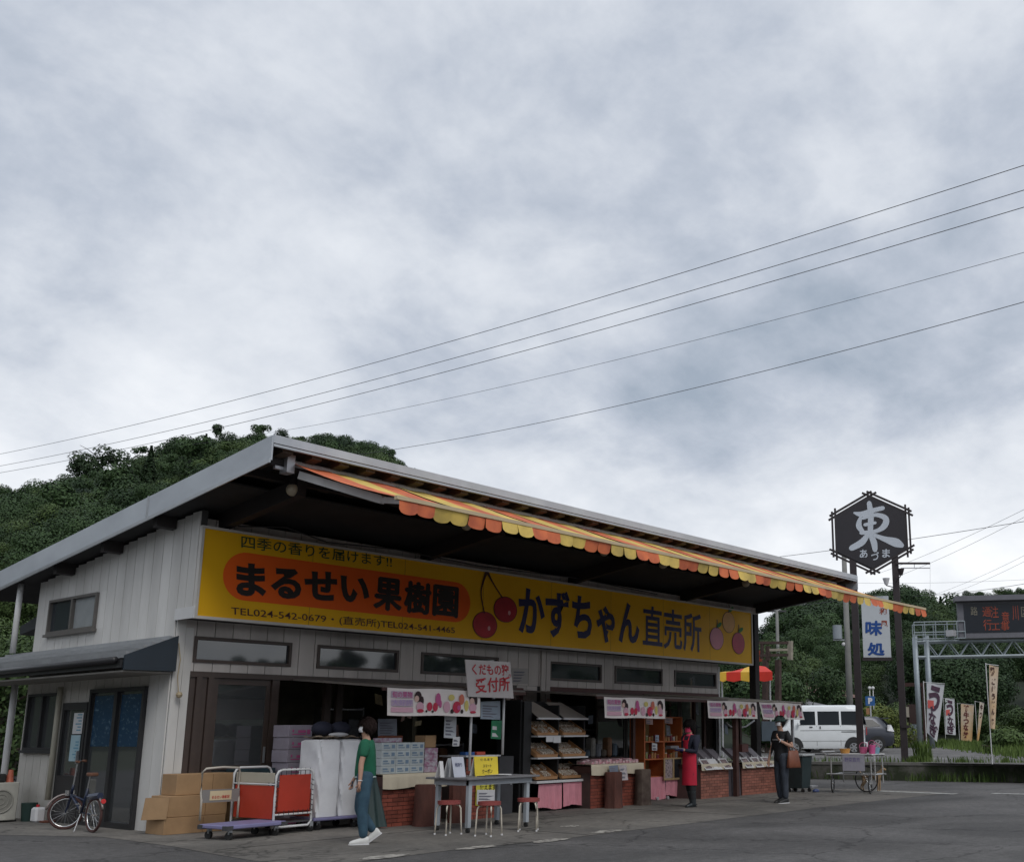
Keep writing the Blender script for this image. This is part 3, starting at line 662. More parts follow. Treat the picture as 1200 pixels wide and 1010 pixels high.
# bare lamps hung under the roof edge
lampg = mat('lamp_shade', (.42, .36, .26), .5, .1)
for k, (px, py) in enumerate(((343, 574), (547, 615), (708, 646), (777, 661), (874, 683))):
    p = at(px, py, 1, 13.35); L_ = thing('hanging_lamp', 'round hanging lamp under the roof edge, %s from the left of the row of five' % ('first', 'second', 'third', 'fourth', 'last')[k], 'lamp', (p.x, p.y, p.z), 0, 'lamps under the roof edge')
    mb = MB(); mb.sphere(p, .095, 14); mb.build('bulb', lampg, L_, smooth=True)
    mb = MB(); mb.cyl((p.x, p.y, p.z + .07), (0, 0, 1), .06, .09, 12, .035); mb.build('socket', beamm, L_)
    mb = MB(); mb.tube([(p.x, p.y, p.z + .15), (p.x, p.y, 5.1)], .012, 6); mb.build('cord', blackp, L_)
# cable along the top of the sign
mb = MB(); mb.tube([(8.5, 15.05, 4.56), (9.3, 15.02, 4.66), (10.1, 15.05, 4.53), (11.5, 15.05, 4.6), (13.5, 15.05, 4.54), (16.2, 15.05, 4.62), (19, 15.05, 4.55)], .012, 6)
single(mb, 'cable', blackp, 'loose black cable strung along the top of the yellow sign', 'cable', fix=False)
# small socket dangling on the corner post
mb = MB(); mb.tube([(8.02, 15.6, 2.75), (8.06, 15.58, 2.5), (8.04, 15.58, 2.25), (8.07, 15.57, 2.02)], .008, 6); mb.sphere((8.08, 15.56, 1.98), .05, 8)
single(mb, 'socket_cable', mat('dirty_plastic', (.35, .28, .18), .6, .2), 'beige socket dangling on its wire from the corner post', 'socket', fix=False)
# ------------------------------------------------------------------ stalls in front of the shop
BRW, BRH, MJ = .19, .052, .009
_bm = {}
def brickmesh(wd, hh, M):
    k = (round(wd, 3), hh, M.name)
    if k not in _bm:
        me = bpy.data.meshes.new('brick'); q = MB().box((0, -.012, 0), (wd, 0, hh)); me.from_pydata(q.v, [], q.f); me.materials.append(M); _bm[k] = me
    return _bm[k]
def brickface(parent, x0, x1, y, z1, M, flare=0):
    r = 0; z = .004
    while z + BRH <= z1 + .001:
        x = x0 - (BRW + MJ) * (.5 if r % 2 else 0); 
        while x < x1 - .02:
            a, b = max(x, x0), min(x + BRW, x1)
            if b - a > .03:
                o = newobj('brick', brickmesh(b - a, BRH, M), parent); wm = WM[parent.name]; o.location = wm.inverted() @ Vector((a, y, z))
            x += BRW + MJ
        z += BRH + MJ; r += 1
def counter(x0, x1, y0, y1, zb, zt, label, M=brickm, mo=mortar, cloth=True, n=None, cname=None):
    t = thing('stall_counter', label, 'counter', ((x0 + x1) / 2, (y0 + y1) / 2, 0))
    mb = MB(); mb.box((x0, y0, 0), (x1, y1, zb)); mb.build('base', mo, t); brickface(t, x0, x1, y0, zb, M)
    mb = MB(); mb.box((x0 - .02, y0 - .03, zb + .002), (x1 + .02, y1, zt - .03)); mb.build('top_board', dwood, t)
    if cloth:
        mb = MB()
        def fn(u, v, a=x0 - .05, b=x1 + .05):
            wv = .012 * math.sin(u * 31) + .008 * math.sin(u * 77 + 1)
            if v < .5: return (a + (b - a) * u, y1 - (y1 - y0 + .06) * v * 2, zt)
            w = (v - .5) * 2; return (a + (b - a) * u, y0 - .06 - .02 * w + wv * w, zt - w * (zt - zb + .03 + .012 * math.sin(u * 9)))
        mb.grid(fn, 40, 8); c = single(mb, 'tablecloth', cream, cname, 'cloth', smooth=True, fix=False)
    return t
counter(10.30, 11.45, 13.5, 14.25, .60, .78, 'red brick stall counter behind the walking woman, leftmost of the counters', cname='cream cloth over the leftmost brick counter behind the woman')
counter(15.02, 16.48, 13.5, 14.2, .64, .80, 'red brick counter with pink fruit packs, right of the fruit tray rack', cname='cream cloth under the pink fruit packs on the second brick counter')
counter(18.42, 19.45, 13.42, 14.1, .62, .72, 'brick patterned counter just right of the worker in the red apron', brickp, mortarp, cname='cream cloth on the counter right of the worker in red')
counter(19.98, 21.55, 13.42, 14.1, .62, .72, 'brick patterned counter behind the man in black, last in the row', brickp, mortarp, cname='cream cloth on the last counter behind the man in black')
t = thing('brick_column', 'square red brick column with a yellow poster behind the grey table', 'column', (12.28, 13.8, 0))
mb = MB(); mb.box((11.95, 13.5, 0), (12.62, 14.1, 1.0)); mb.build('core', mortar, t); brickface(t, 11.95, 12.62, 13.5, 1.0, brickm)
mb = MB(); mb.box((11.9, 13.45, 1.005), (12.68, 14.12, 1.03)); mb.build('cap', pwhite, t)
dkbox = mat('charcoal_box', (.05, .05, .055), .7, .2)
for (a, b, y0, z1, l) in ((12.72, 13.05, 13.9, 1.0, 'dark grey locker between the brick column and the fruit rack, left one'), (13.07, 13.42, 13.9, .99, 'dark grey locker between the brick column and the fruit rack, right one')):
    mb = MB(); mb.box((a, y0, 0), (b, 14.4, z1)); q = single(mb, 'locker', dkbox, l, 'locker', bevel=.006)
    mb = MB(); mb.box((b - .07, y0 - .012, z1 * .5), (b - .05, y0 - .001, z1 * .62)); mb.build('handle', steel, q)
# stumps
logm = mat('stump_bark', (.085, .03, .022), .85, .4, 6, .5, 18, stretch=(1, 1, .3)); logg = mat('stump_mossy', (.13, .10, .08), .9, .45, 5, .4, 20, c2=(.05, .03, .025))
def stump(x, y, r, h, M, label):
    mb = MB(); n = 22; rr = random.Random(int(x * 100)); ph = [rr.uniform(.9, 1.1) for _ in range(n)]
    rings = []
    for z, k in ((0, 1.12), (.08, 1.03), (h * .5, 1.0), (h - .02, .98), (h, .93)):
        rings.append([(x + r * k * ph[i] * math.cos(2 * math.pi * i / n), y + r * k * ph[i] * math.sin(2 * math.pi * i / n), z) for i in range(n)])
    vs = [v for q in rings for v in q]; fs = [(i * n + j, i * n + (j + 1) % n, (i + 1) * n + (j + 1) % n, (i + 1) * n + j) for i in range(4) for j in range(n)] + [tuple(4 * n + j for j in range(n))]
    mb.add(vs, fs); single(mb, 'tree_stump', M, label, 'stump', smooth='auto')
stump(10.86, 13.18, .15, .62, logm, 'dark red brown tree stump in front of the leftmost brick counter')
stump(11.6, 13.25, .16, .66, logm, 'dark tree stump behind the grey table, between counter and brick column')
stump(15.42, 13.28, .17, .66, logm, 'dark brown tree stump at the left of the second brick counter')
stump(16.33, 13.3, .15, .68, logg, 'mottled grey brown tree stump at the right of the second brick counter')

# canopies and posts
canm = mat('canopy_brown', (.16, .14, .125), .7, .15, 2); canc = mat('canopy_cream', (.36, .33, .27), .7, .12, 2)
def canopy(x0, x1, yf, yb, zf, zb, M, label, segs=6):
    t = thing('stall_canopy', label, 'canopy', ((x0 + x1) / 2, (yf + yb) / 2, 0))
    for i in range(segs):
        a, b = x0 + (x1 - x0) * i / segs, x0 + (x1 - x0) * (i + 1) / segs - .006
        mb = MB(); mb.add([(a, yf, zf), (b, yf, zf), (b, yb, zb), (a, yb, zb), (a, yf, zf + .03), (b, yf, zf + .03), (b, yb, zb + .03), (a, yb, zb + .03)], [(0, 3, 2, 1), (4, 5, 6, 7), (0, 1, 5, 4), (1, 2, 6, 5), (2, 3, 7, 6), (3, 0, 4, 7)]); mb.build('roof_panel', M, t)
    mb = MB(); mb.box((x0, yf - .02, zf - .05), (x1, yf + .03, zf - .002)); mb.build('front_rail', dwood, t)
    return t
c1 = canopy(10.0, 13.0, 13.22, 15.6, 2.08, 2.26, canm, 'brown flat canopy over the leftmost stall below the small windows')
for x, y in ((11.85, 13.3), (12.62, 13.35)): mb = MB(); mb.tube([(x, y, 1.03 if x > 11.9 else .79), (x, y, 2.05)], .022, 8); mb.build('post', white, c1, smooth=True)
c2 = canopy(14.85, 19.2, 13.22, 15.6, 2.06, 2.22, canm, 'brown canopy over the fruit rack and the orange shelves', 8)
c3 = canopy(19.21, 22.4, 13.22, 15.6, 2.06, 2.24, canc, 'pale canopy over the last two counters at the right end')
for (x, y, c, r) in ((16.75, 13.9, c2, .035), (18.85, 14.6, c2, .04), (19.62, 13.32, c3, .05), (19.25, 14.2, c3, .035), (20.6, 14.9, c3, .04), (21.7, 14.6, c3, .035), (22.2, 13.4, c3, .03)):
    mb = MB(); mb.box((x - r, y - r, 0), (x + r, y + r, 2.05 + (y - 13.22) * .066)); mb.build('post', dwood if c is not c3 or x < 22 else alu, c)
mb = MB(); mb.box((19.7, 13.2, .95), (19.95, 13.32, 1.12)); mb.build('junction_box', maroon, c3)

# banners with plain fruit and girl pictures
bcl = mat('banner_cloth', (.78, .72, .69), .85, .06, 4)
hair = mat('print_dark', (.03, .012, .015), .7, 0); skinp = mat('print_skin', (.62, .42, .36), .7, 0); pal = mat('print_pale_pink', (.62, .36, .44), .7, 0)
pr = mat('print_red', (.50, .03, .07), .7, 0); pmg = mat('print_magenta', (.50, .10, .26), .7, 0); pyl = mat('print_yellow', (.62, .52, .16), .7, 0); por = mat('print_coral', (.58, .16, .10), .7, 0); plv = mat('print_lilac', (.42, .30, .52), .7, 0)
def banner(x0, x1, z0, z1, y, label, tilt=0):
    t = thing('stall_banner', label, 'banner', ((x0 + x1) / 2, y, z0), 0, None)
    W_, H_ = x1 - x0, z1 - z0
    yy = lambda u, v: y + .012 * math.sin(u * 14) * (1 - v) - .03 * (1 - v)
    mb = MB(); mb.grid(lambda u, v: (x0 + W_ * u + tilt * (1 - v), yy(u, v), z0 + H_ * v - .006 * math.sin(u * 9)), 30, 4); mb.build('cloth', bcl, t, smooth=True, fix=False)
    def el(mb, u, v, a, b, k=1, n=14): 
        mb.quad(*[(x0 + W_ * u + tilt * (1 - v) + a * math.cos(2 * math.pi * i / n), yy(u, v) - .012 - .002 * k, z0 + H_ * v + b * math.sin(2 * math.pi * i / n)) for i in range(n)])
    m = MB(); el(m, .305, .70, .07, .085, 1); el(m, .345, .55, .035, .07, 1); el(m, .905, .72, .075, .075, 1); el(m, .945, .6, .03, .07, 1); el(m, .39, .17, .02, .02); el(m, .46, .16, .02, .02); el(m, .67, .18, .035, .035); el(m, .775, .18, .03, .035)
    m.build('dark_print', hair, t, fix=False)
    m = MB(); el(m, .29, .62, .045, .05, 2); el(m, .895, .58, .05, .055, 2); m.build('face_print', skinp, t, fix=False)
    m = MB(); el(m, .325, .32, .075, .075, 1); el(m, .905, .33, .08, .07, 1); el(m, .615, .34, .07, .09, 1); m.build('pink_print', pal, t, fix=False)
    m = MB(); el(m, .425, .34, .055, .07, 2); el(m, .49, .33, .05, .07, 2); el(m, .72, .34, .085, .095, 2); el(m, .325, .18, .065, .028, 3); el(m, .905, .16, .065, .02, 3); m.build('red_print', pr, t, fix=False)
    m = MB(); el(m, .52, .62, .055, .10, 2); el(m, .545, .45, .03, .06, 2); el(m, .74, .32, .035, .04, 4); m.build('magenta_print', pmg, t, fix=False)
    m = MB(); el(m, .665, .70, .065, .05, 2); el(m, .83, .40, .045, .09, 1); m.build('yellow_print', pyl, t, fix=False)
    m = MB(); el(m, .775, .64, .055, .085, 3); m.build('coral_print', por, t, fix=False)
    for i, (v0, v1, M) in enumerate(((.12, .30, pal), (.34, .58, plv), (.64, .88, plv))):
        m = MB(); m.quad(*[(x0 + W_ * u + tilt * (1 - v), yy(u, v) - .010, z0 + H_ * v) for u, v in ((.035, v0), (.255, v0), (.255, v1), (.035, v1))]); m.build('print_block', M if i == 0 else mat('print_lilac_pale', (.50, .40, .50), .7, 0), t, fix=False)
    for v0, v1, s_, M in ((.64, .88, '旬の果物', pmg), (.36, .58, '大好評', plv)):
        q = lambda u, v: (x0 + W_ * u + tilt * (1 - v), yy(u, v) - .013, z0 + H_ * v)
        text(s_, M, t, q(.045, v0), q(.245, v0), q(.045, v1), .003, .012)
    return t
banner(10.05, 11.92, 1.66, 2.075, 13.18, 'white fruit banner hung from the leftmost stall canopy')
banner(15.02, 16.88, 1.66, 2.05, 13.18, 'white fruit banner above the counter with pink packs')
banner(18.36, 20.29, 1.68, 2.05, 13.18, 'white fruit banner just right of the worker in red')
banner(20.38, 22.25, 1.67, 2.05, 13.17, 'white fruit banner at the far right end of the canopies, above the man in black', .12)

# hand painted reception sign
q = lambda x, y: at(x, y, 1, 13.12)
rs = thing('reception_sign', 'hand painted white board with red Japanese brush lettering above the grey table', 'sign', tuple(q(575, 817)))
a, b, c, d = q(549, 816), q(602, 818), q(598, 775.5), q(545.5, 772.5)
mb = MB(); mb.prism([a, b, c, d], (0, .02, 0)); mb.build('board', mat('sign_white', (.55, .51, .50), .6, .06, 3), rs)
textpx('くだもの狩', red, rs, (553.5, 790.5), (596.5, 791.5), (552.5, 777), q, .006, .02); textpx('り', red, rs, (596, 794), (598.5, 794), (596, 789.5), q, .006, .02)
textpx('受付所', red, rs, (557, 812.5), (597, 809.5), (557, 794.5), q, .008, .02)
mb = MB(); mb.box((12.2, 13.16, 1.95), (12.24, 13.2, 2.25)); mb.build('bracket', steel, rs)
q5 = lambda x, y: at(x, y, 1, YF - .04)
def paper(px, pl_fn, M, label, cat='notice', name='paper_notice', lines=0, lm_=None, txt=None, tM=None, group=None):
    a, b, c, d = [pl_fn(*p) for p in px]; mb = MB(); n = (b - a).cross(d - a).normalized() * .003; mb.prism([a, b, c, d], n)
    o = single(mb, name, M, label, cat, group)
    n = n.normalized()
    if n.dot(C0 - a) < 0: n = -n
    P = lambda u, v: a + (b - a) * u + (d - a) * v + n * .006
    if lines:
        m = MB(); rr = random.Random(len(label))
        for k in range(lines):
            v = .12 + .76 * k / lines; m.quad(P(.1, v), P(rr.uniform(.4, .9), v), P(rr.uniform(.4, .9), v + .4 / lines), P(.1, v + .4 / lines))
        m.build('print', lm_ or mat('print_grey', (.18, .18, .22), .7, 0), o, fix=False)
    if txt:
        for s_, u0, v0, u1, v1 in txt: text(s_, tM or ink, o, P(u0, v0), P(u1, v0), P(u0, v1), .003, .012)
    return o
paper([(599, 800.5), (619, 801), (619, 783), (600, 782.5)], q5, mat('faded_paper', (.42, .40, .39), .8, .06), 'faded pale paper notice on the siding beside the hand painted sign', lines=4)
paper([(590, 860), (611.5, 860), (613.5, 806), (592, 805)], q5, mat('poster_red', (.12, .05, .05), .7, .2), 'large dark poster of many small pictures on the shop wall', 'poster', 'poster', lines=0)
pm_ = mat('poster_patchwork', (.40, .34, .30), .7, .6, 14, c2=(.10, .05, .05), thr=(.42, .6))
paper([(589.5, 856), (606.5, 856), (608.5, 809), (591.5, 808)], lambda x, y: at(x, y, 1, YF - .055), pm_, 'patchwork photo sheet stuck on the dark poster', 'poster', 'photo_sheet')
q3 = lambda x, y: at(x, y, 1, 13.45)
paper([(563, 842), (586, 843), (586, 821), (563, 822)], q3, mat('glossy_bluepaper', (.32, .38, .45), .3, .1), 'pale blue notice in a clear sleeve between the white posts', lines=5)
paper([(575, 865), (587, 866), (588, 844), (576, 844)], q3, mat('green_card', (.02, .20, .09), .6, .1), 'green card hanging on the right white post', lines=2, lm_=pwhite)
paper([(520, 864), (534, 865), (535, 838), (521, 838)], q3, mat('notice_gray', (.50, .52, .55), .6, .05), 'white notice with a black bar hanging under the leftmost banner', lines=5)
paper([(530, 874), (538, 874), (539, 863), (531, 863)], q3, pwhite, 'small pale card left of the white post', lines=2)
paper([(443, 865), (465, 865), (465, 842), (443, 842)], lambda x, y: at(x, y, 1, 14.4), mat('clear_sheet', (.30, .33, .40), .2, .2), 'bluish plastic covered sheet behind the white cartons', lines=6)
o = paper([(557, 943.5), (581.5, 943), (582, 915.5), (558, 916)], lambda x, y: at(x, y, 1, 13.47), mat('poster_yellow', (.62, .56, .06), .6, .05), 'yellow and white poster on the brick column under the table edge', 'poster', 'poster', txt=[('使えます', .18, .66, .94, .94)])
m_ = lambda x, y: at(x, y, 1, 13.455)
paper([(558.5, 942), (581, 942), (581, 925), (559, 925)], m_, pwhite, 'white lower half of the poster on the brick column', 'notice', lines=4)

# white cartons on the first counter
cb1 = mat('carton_pale', (.42, .46, .47), .7, .12, 12, perobj=.06); cb2 = mat('carton_pattern', (.42, .40, .44), .7, .5, 16, c2=(.28, .12, .20), thr=(.38, .62)); cpr = mat('print_carton', (.15, .22, .30), .7, 0)
words = ('bottom', 'second', 'third', 'top'); cols_ = ('leftmost', 'second', 'third', 'rightmost')
for r in range(4):
    for c in range(3):
        x = 10.30 + c * .275; z = .785 + r * .118
        mb = MB(); mb.box((x, 13.56, z), (x + .27, 13.92, z + .115)); o = single(mb, 'fruit_carton', cb1, 'pale fruit carton in the %s layer, %s of its row, on the leftmost counter' % (words[r], cols_[c]), 'carton', 'pale cartons on the leftmost counter', bevel=.003)
        m = MB(); m.quad((x + .03, 13.555, z + .03), (x + .15, 13.555, z + .03), (x + .15, 13.555, z + .045), (x + .03, 13.555, z + .045)); m.quad((x + .18, 13.555, z + .03), (x + .24, 13.555, z + .03), (x + .24, 13.555, z + .085), (x + .18, 13.555, z + .085)); m.quad((x + .03, 13.555, z + .06), (x + .12, 13.555, z + .06), (x + .12, 13.555, z + .085), (x + .03, 13.555, z + .085)); m.build('print', cpr, o, fix=False)
for r in range(4):
    x = 11.13; z = .785 + r * .095; mb = MB(); mb.box((x, 13.55, z), (x + .26, 13.85, z + .092)); single(mb, 'printed_box', cb2, 'small pink printed box, %s of the pile at the right end of the leftmost counter' % words[r], 'box', 'pink printed boxes', bevel=.003)
mb = MB(); mb.box((11.14, 13.57, 1.17), (11.36, 13.83, 1.36)); single(mb, 'brown_box', card, 'small brown cardboard box on top of the pink printed boxes', 'box', bevel=.004)
mb = MB(); mb.box((10.65, 13.95, .785), (11.0, 14.15, 1.36)); single(mb, 'wooden_case', mat('rust_wood', (.20, .06, .03), .7, .3), 'rusty brown case behind the pale cartons', 'case', bevel=.01)
mb = MB(); mb.box((10.34, 13.6, 1.26), (10.7, 13.85, 1.325)); single(mb, 'flat_box', cb2, 'flat printed box lying on the top layer of pale cartons', 'box', bevel=.003)
# stack of printed cartons inside the doorway
p = at(335, 905, 1, 14.95); lil = mat('carton_lilac', (.30, .27, .32), .7, .12, 6, perobj=.08)
for k in range(8):
    z = .0 + k * .192; dx = (.03, 0, .015, .0, .02, 0, .01, 0)[k]
    mb = MB(); mb.box((p.x + dx, 14.95, z + .004), (p.x + .42 + dx, 15.38, z + .19)); o = single(mb, 'fruit_carton', lil, 'lilac printed fruit carton, %s from the floor in the stack by the glass door' % ('first', 'second', 'third', 'fourth', 'fifth', 'sixth', 'seventh', 'topmost')[k], 'carton', 'tall stack of lilac cartons', bevel=.004)
    m = MB(); y = 14.944
    for a, b, c, d in ((.06, .08, .09, .12), (.16, .07, .30, .11), (.06, .04, .30, .055), (.32, .05, .38, .12)): m.quad((p.x + dx + a, y, z + b), (p.x + dx + c, y, z + b), (p.x + dx + c, y, z + d), (p.x + dx + a, y, z + d))
    m.build('print', pmg, o, fix=False)
# interior clutter seen through the dark openings
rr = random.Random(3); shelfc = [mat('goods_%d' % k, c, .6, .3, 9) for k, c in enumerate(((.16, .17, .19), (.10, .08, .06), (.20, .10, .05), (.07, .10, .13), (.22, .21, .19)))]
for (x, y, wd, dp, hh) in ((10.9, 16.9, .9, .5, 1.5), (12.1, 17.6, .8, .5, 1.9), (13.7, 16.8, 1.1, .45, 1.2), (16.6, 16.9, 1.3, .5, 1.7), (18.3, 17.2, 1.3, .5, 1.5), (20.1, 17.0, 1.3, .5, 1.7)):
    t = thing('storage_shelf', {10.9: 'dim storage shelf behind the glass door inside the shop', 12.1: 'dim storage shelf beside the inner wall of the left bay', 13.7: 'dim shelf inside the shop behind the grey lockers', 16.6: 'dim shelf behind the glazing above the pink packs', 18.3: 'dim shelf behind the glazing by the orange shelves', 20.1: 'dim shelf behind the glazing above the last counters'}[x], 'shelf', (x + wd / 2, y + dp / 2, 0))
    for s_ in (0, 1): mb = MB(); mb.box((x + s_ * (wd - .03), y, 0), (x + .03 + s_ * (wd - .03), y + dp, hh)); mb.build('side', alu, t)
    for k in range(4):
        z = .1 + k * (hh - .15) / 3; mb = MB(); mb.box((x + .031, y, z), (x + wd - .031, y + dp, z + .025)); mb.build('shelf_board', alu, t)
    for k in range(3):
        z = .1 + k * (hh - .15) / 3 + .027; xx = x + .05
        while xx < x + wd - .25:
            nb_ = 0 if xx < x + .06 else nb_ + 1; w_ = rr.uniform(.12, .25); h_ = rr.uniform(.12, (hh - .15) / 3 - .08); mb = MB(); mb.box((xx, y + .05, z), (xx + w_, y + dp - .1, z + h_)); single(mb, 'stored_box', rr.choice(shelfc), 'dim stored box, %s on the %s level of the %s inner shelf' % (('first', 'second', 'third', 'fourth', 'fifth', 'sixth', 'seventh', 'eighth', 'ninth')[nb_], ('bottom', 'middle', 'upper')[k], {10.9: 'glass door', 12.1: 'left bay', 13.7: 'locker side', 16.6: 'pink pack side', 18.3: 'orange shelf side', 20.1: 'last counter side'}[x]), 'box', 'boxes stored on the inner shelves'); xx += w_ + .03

# ------------------------------------------------------------------ grey table with papers, three stools
t = thing('grey_table', 'grey high table on casters in front of the brick column', 'table', (11.05, 12.08, 0))
tg = mat('table_grey', (.16, .16, .17), .5, .1); tl = mat('table_leg_grey', (.34, .37, .40), .4, .05)
mb = MB(); mb.box((10.33, 11.62, .735), (11.78, 12.54, .765)); mb.build('tabletop', tg, t, bevel=.005)
mb = MB()
for a, b in (((10.45, 11.7), (11.66, 11.73)), ((10.45, 12.42), (11.66, 12.45)), ((10.42, 11.7), (10.449, 12.45)), ((11.661, 11.7), (11.69, 12.45))): mb.box((a[0], a[1], .655), (b[0], b[1], .733))
mb.build('apron_rail', tl, t)
for x, y in ((10.45, 11.72), (10.48, 12.42), (11.62, 11.74), (11.66, 12.42)):
    mb = MB(); mb.box((x - .03, y - .03, .075), (x + .03, y + .03, .733)); l = mb.build('leg', tl, t)
    mb = MB(); mb.cyl((x - .015, y, .037), (1, 0, 0), .036, .03, 14); mb.build('caster', black, l)
s0 = thing('stool', 'round red stool at the left end of the grey table', 'stool', (10.15, 11.79, 0), .2, 'red stools at the grey table')
redv = mat('red_vinyl', (.24, .05, .045), .5, .15, 5); tubew = mat('stool_tube', (.55, .50, .42), .35, .05)
mb = MB(); mb.tube([(0, 0, .415), (0, 0, .425), (0, 0, .455), (0, 0, .462)], .16, 24); mb.build('seat', redv, s0, local=True)
for k in range(4):
    an = k * math.pi / 2 + .5; c, s_ = math.cos(an), math.sin(an)
    mb = MB(); mb.tube([(c * .10, s_ * .10, .408), (c * .145, s_ * .145, .395), (c * .165, s_ * .165, .36), (c * .175, s_ * .175, .18), (c * .185, s_ * .185, .012)], .0115, 8); lg = mb.build('leg', tubew, s0, local=True, smooth=True, fix=False)
    mb = MB(); mb.tube([(c * .185, s_ * .185, 0), (c * .184, s_ * .184, .025)], .014, 8); f = mb.build('foot', pwhite, lg, local=True)
mb = MB(); mb.torus((0, 0, .19), (0, 0, 1), .168, .006, 24, 5)
copy_tree(s0, None, (10.34, 11.17, 0), .5, 'round red stool nearest the camera, middle of the three at the grey table')
copy_tree(s0, None, (11.17, 11.24, 0), 1.0, 'round red stool at the right end of the grey table')
q2 = lambda x, y: at(x, y, 1, 12.1)
def stand(px, y, M, label, txt=None, lines=0, tM=None, d=.12):
    """little easel: a printed front panel leaning back with a back plate"""
    f = lambda a, b: at(a, b, 1, y); a, b, c, e = [f(*p) for p in px]; zt = .766
    a.z = b.z = zt; c.y += d * .3; e.y += d * .3
    o = thing('display_stand', label, 'display', ((a.x + b.x) / 2, y, zt)); mb = MB(); mb.prism([a, b, c, e], (0, .008, 0)); mb.build('panel', M, o)
    mb = MB(); mb.prism([c, e, Vector((a.x, a.y + d, zt)), Vector((b.x, b.y + d, zt))], (0, .008, 0)); mb.build('back_plate', pwhite, o)
    for s_, u0, v0, u1, v1 in (txt or []):
        P = lambda u, v: a + (b - a) * u + (e - a) * v; text(s_, tM or ink, o, P(u0, v0), P(u1, v0), P(u0, v1), .005, .01)
    return o
stand([(532.5, 908), (546, 907), (545, 886.5), (531, 886.5)], 12.0, mat('stand_lilac', (.46, .48, .55), .5, .06), 'pale blue leaflet stand on the left half of the grey table', [('桃狩り', .2, .5, .8, .7)], tM=navy)
stand([(525.5, 908), (532, 908), (531.5, 888), (527, 888)], 12.15, mat('stand_grey', (.28, .30, .32), .5, .1), 'grey folder standing behind the pale blue leaflet stand')
stand([(516.5, 908), (521, 908), (521, 891.5), (517, 891.5)], 12.1, pwhite, 'narrow white card stand at the left end of the grey table')
stand([(557, 906), (584, 907), (585, 886), (557.5, 886)], 12.05, mat('stand_yellow', (.65, .50, .03), .5, .08), 'yellow coupon sign standing on the grey table', [('クーポン', .3, .12, .75, .34), ('スマート', .35, .42, .72, .58), ('使えます', .25, .76, .8, .9)])
for (x0, y0, x1, y1, M, l) in ((11.0, 11.72, 11.22, 12.0, dkbox, 'black clipboard lying on the grey table'), (11.15, 11.95, 11.5, 12.15, pwhite, 'white paper sheet lying on the right of the grey table'), (10.72, 11.68, 10.92, 11.86, mat('pen_tray', (.10, .10, .12), .5, .1), 'dark pen tray on the grey table beside the leaflet stand')):
    mb = MB(); mb.box((x0, y0, .766), (x1, y1, .778)); single(mb, l.split(' ')[1] if 'pen' not in l else 'pen_tray', M, l, 'stationery')
for (a, M, l) in ((11.98, mat('blue_case', (.03, .10, .30), .5, .1), 'small blue case on top of the brick column'), (12.22, mat('red_case', (.45, .07, .04), .5, .1), 'small red case on top of the brick column')):
    mb = MB(); mb.box((a, 13.55, 1.032), (a + .2, 13.7, 1.085)); single(mb, 'small_case', M, l, 'box', bevel=.005)

# ------------------------------------------------------------------ rack of tilted fruit trays
blk = mat('rack_black', (.012, .012, .013), .6, .1)
rk = thing('tray_rack', 'black display rack with six tilted wooden trays of packs and pink curtain below', 'rack', (14.4, 14.1, 0))
for n_, a, b in (('side_panel', (13.56, 13.9, 0), (13.6, 14.5, 1.98)), ('side_panel', (15.26, 13.9, 0), (15.3, 14.5, 1.9)), ('back_panel', (13.6, 14.46, 0), (15.26, 14.5, 1.98)), ('divider', (14.44, 13.8, .5), (14.47, 14.459, 1.9)), ('side_panel', (13.6, 13.85, 0), (13.79, 13.9, 1.95))):
    mb = MB(); mb.box(a, b); mb.build(n_, blk, rk)
mb = MB(); mb.box((13.79, 13.68, .50), (15.26, 14.45, .54)); mb.build('base_shelf', pwhite, rk)
tanw = mat('tray_wood', (.36, .19, .085), .6, .15, 5); tanw2 = mat('header_board', (.30, .27, .24), .7, .06)
packm = mat('fruit_pack_white', (.72, .68, .60), .3, .5, 45, c2=(.20, .10, .04), thr=(.42, .56))
ORD = ('first', 'second', 'third', 'fourth', 'fifth', 'sixth', 'seventh', 'eighth', 'ninth', 'tenth', 'eleventh', 'twelfth', 'thirteenth', 'fourteenth')
rows = (('bottom', .545), ('middle', .94), ('top', 1.33))
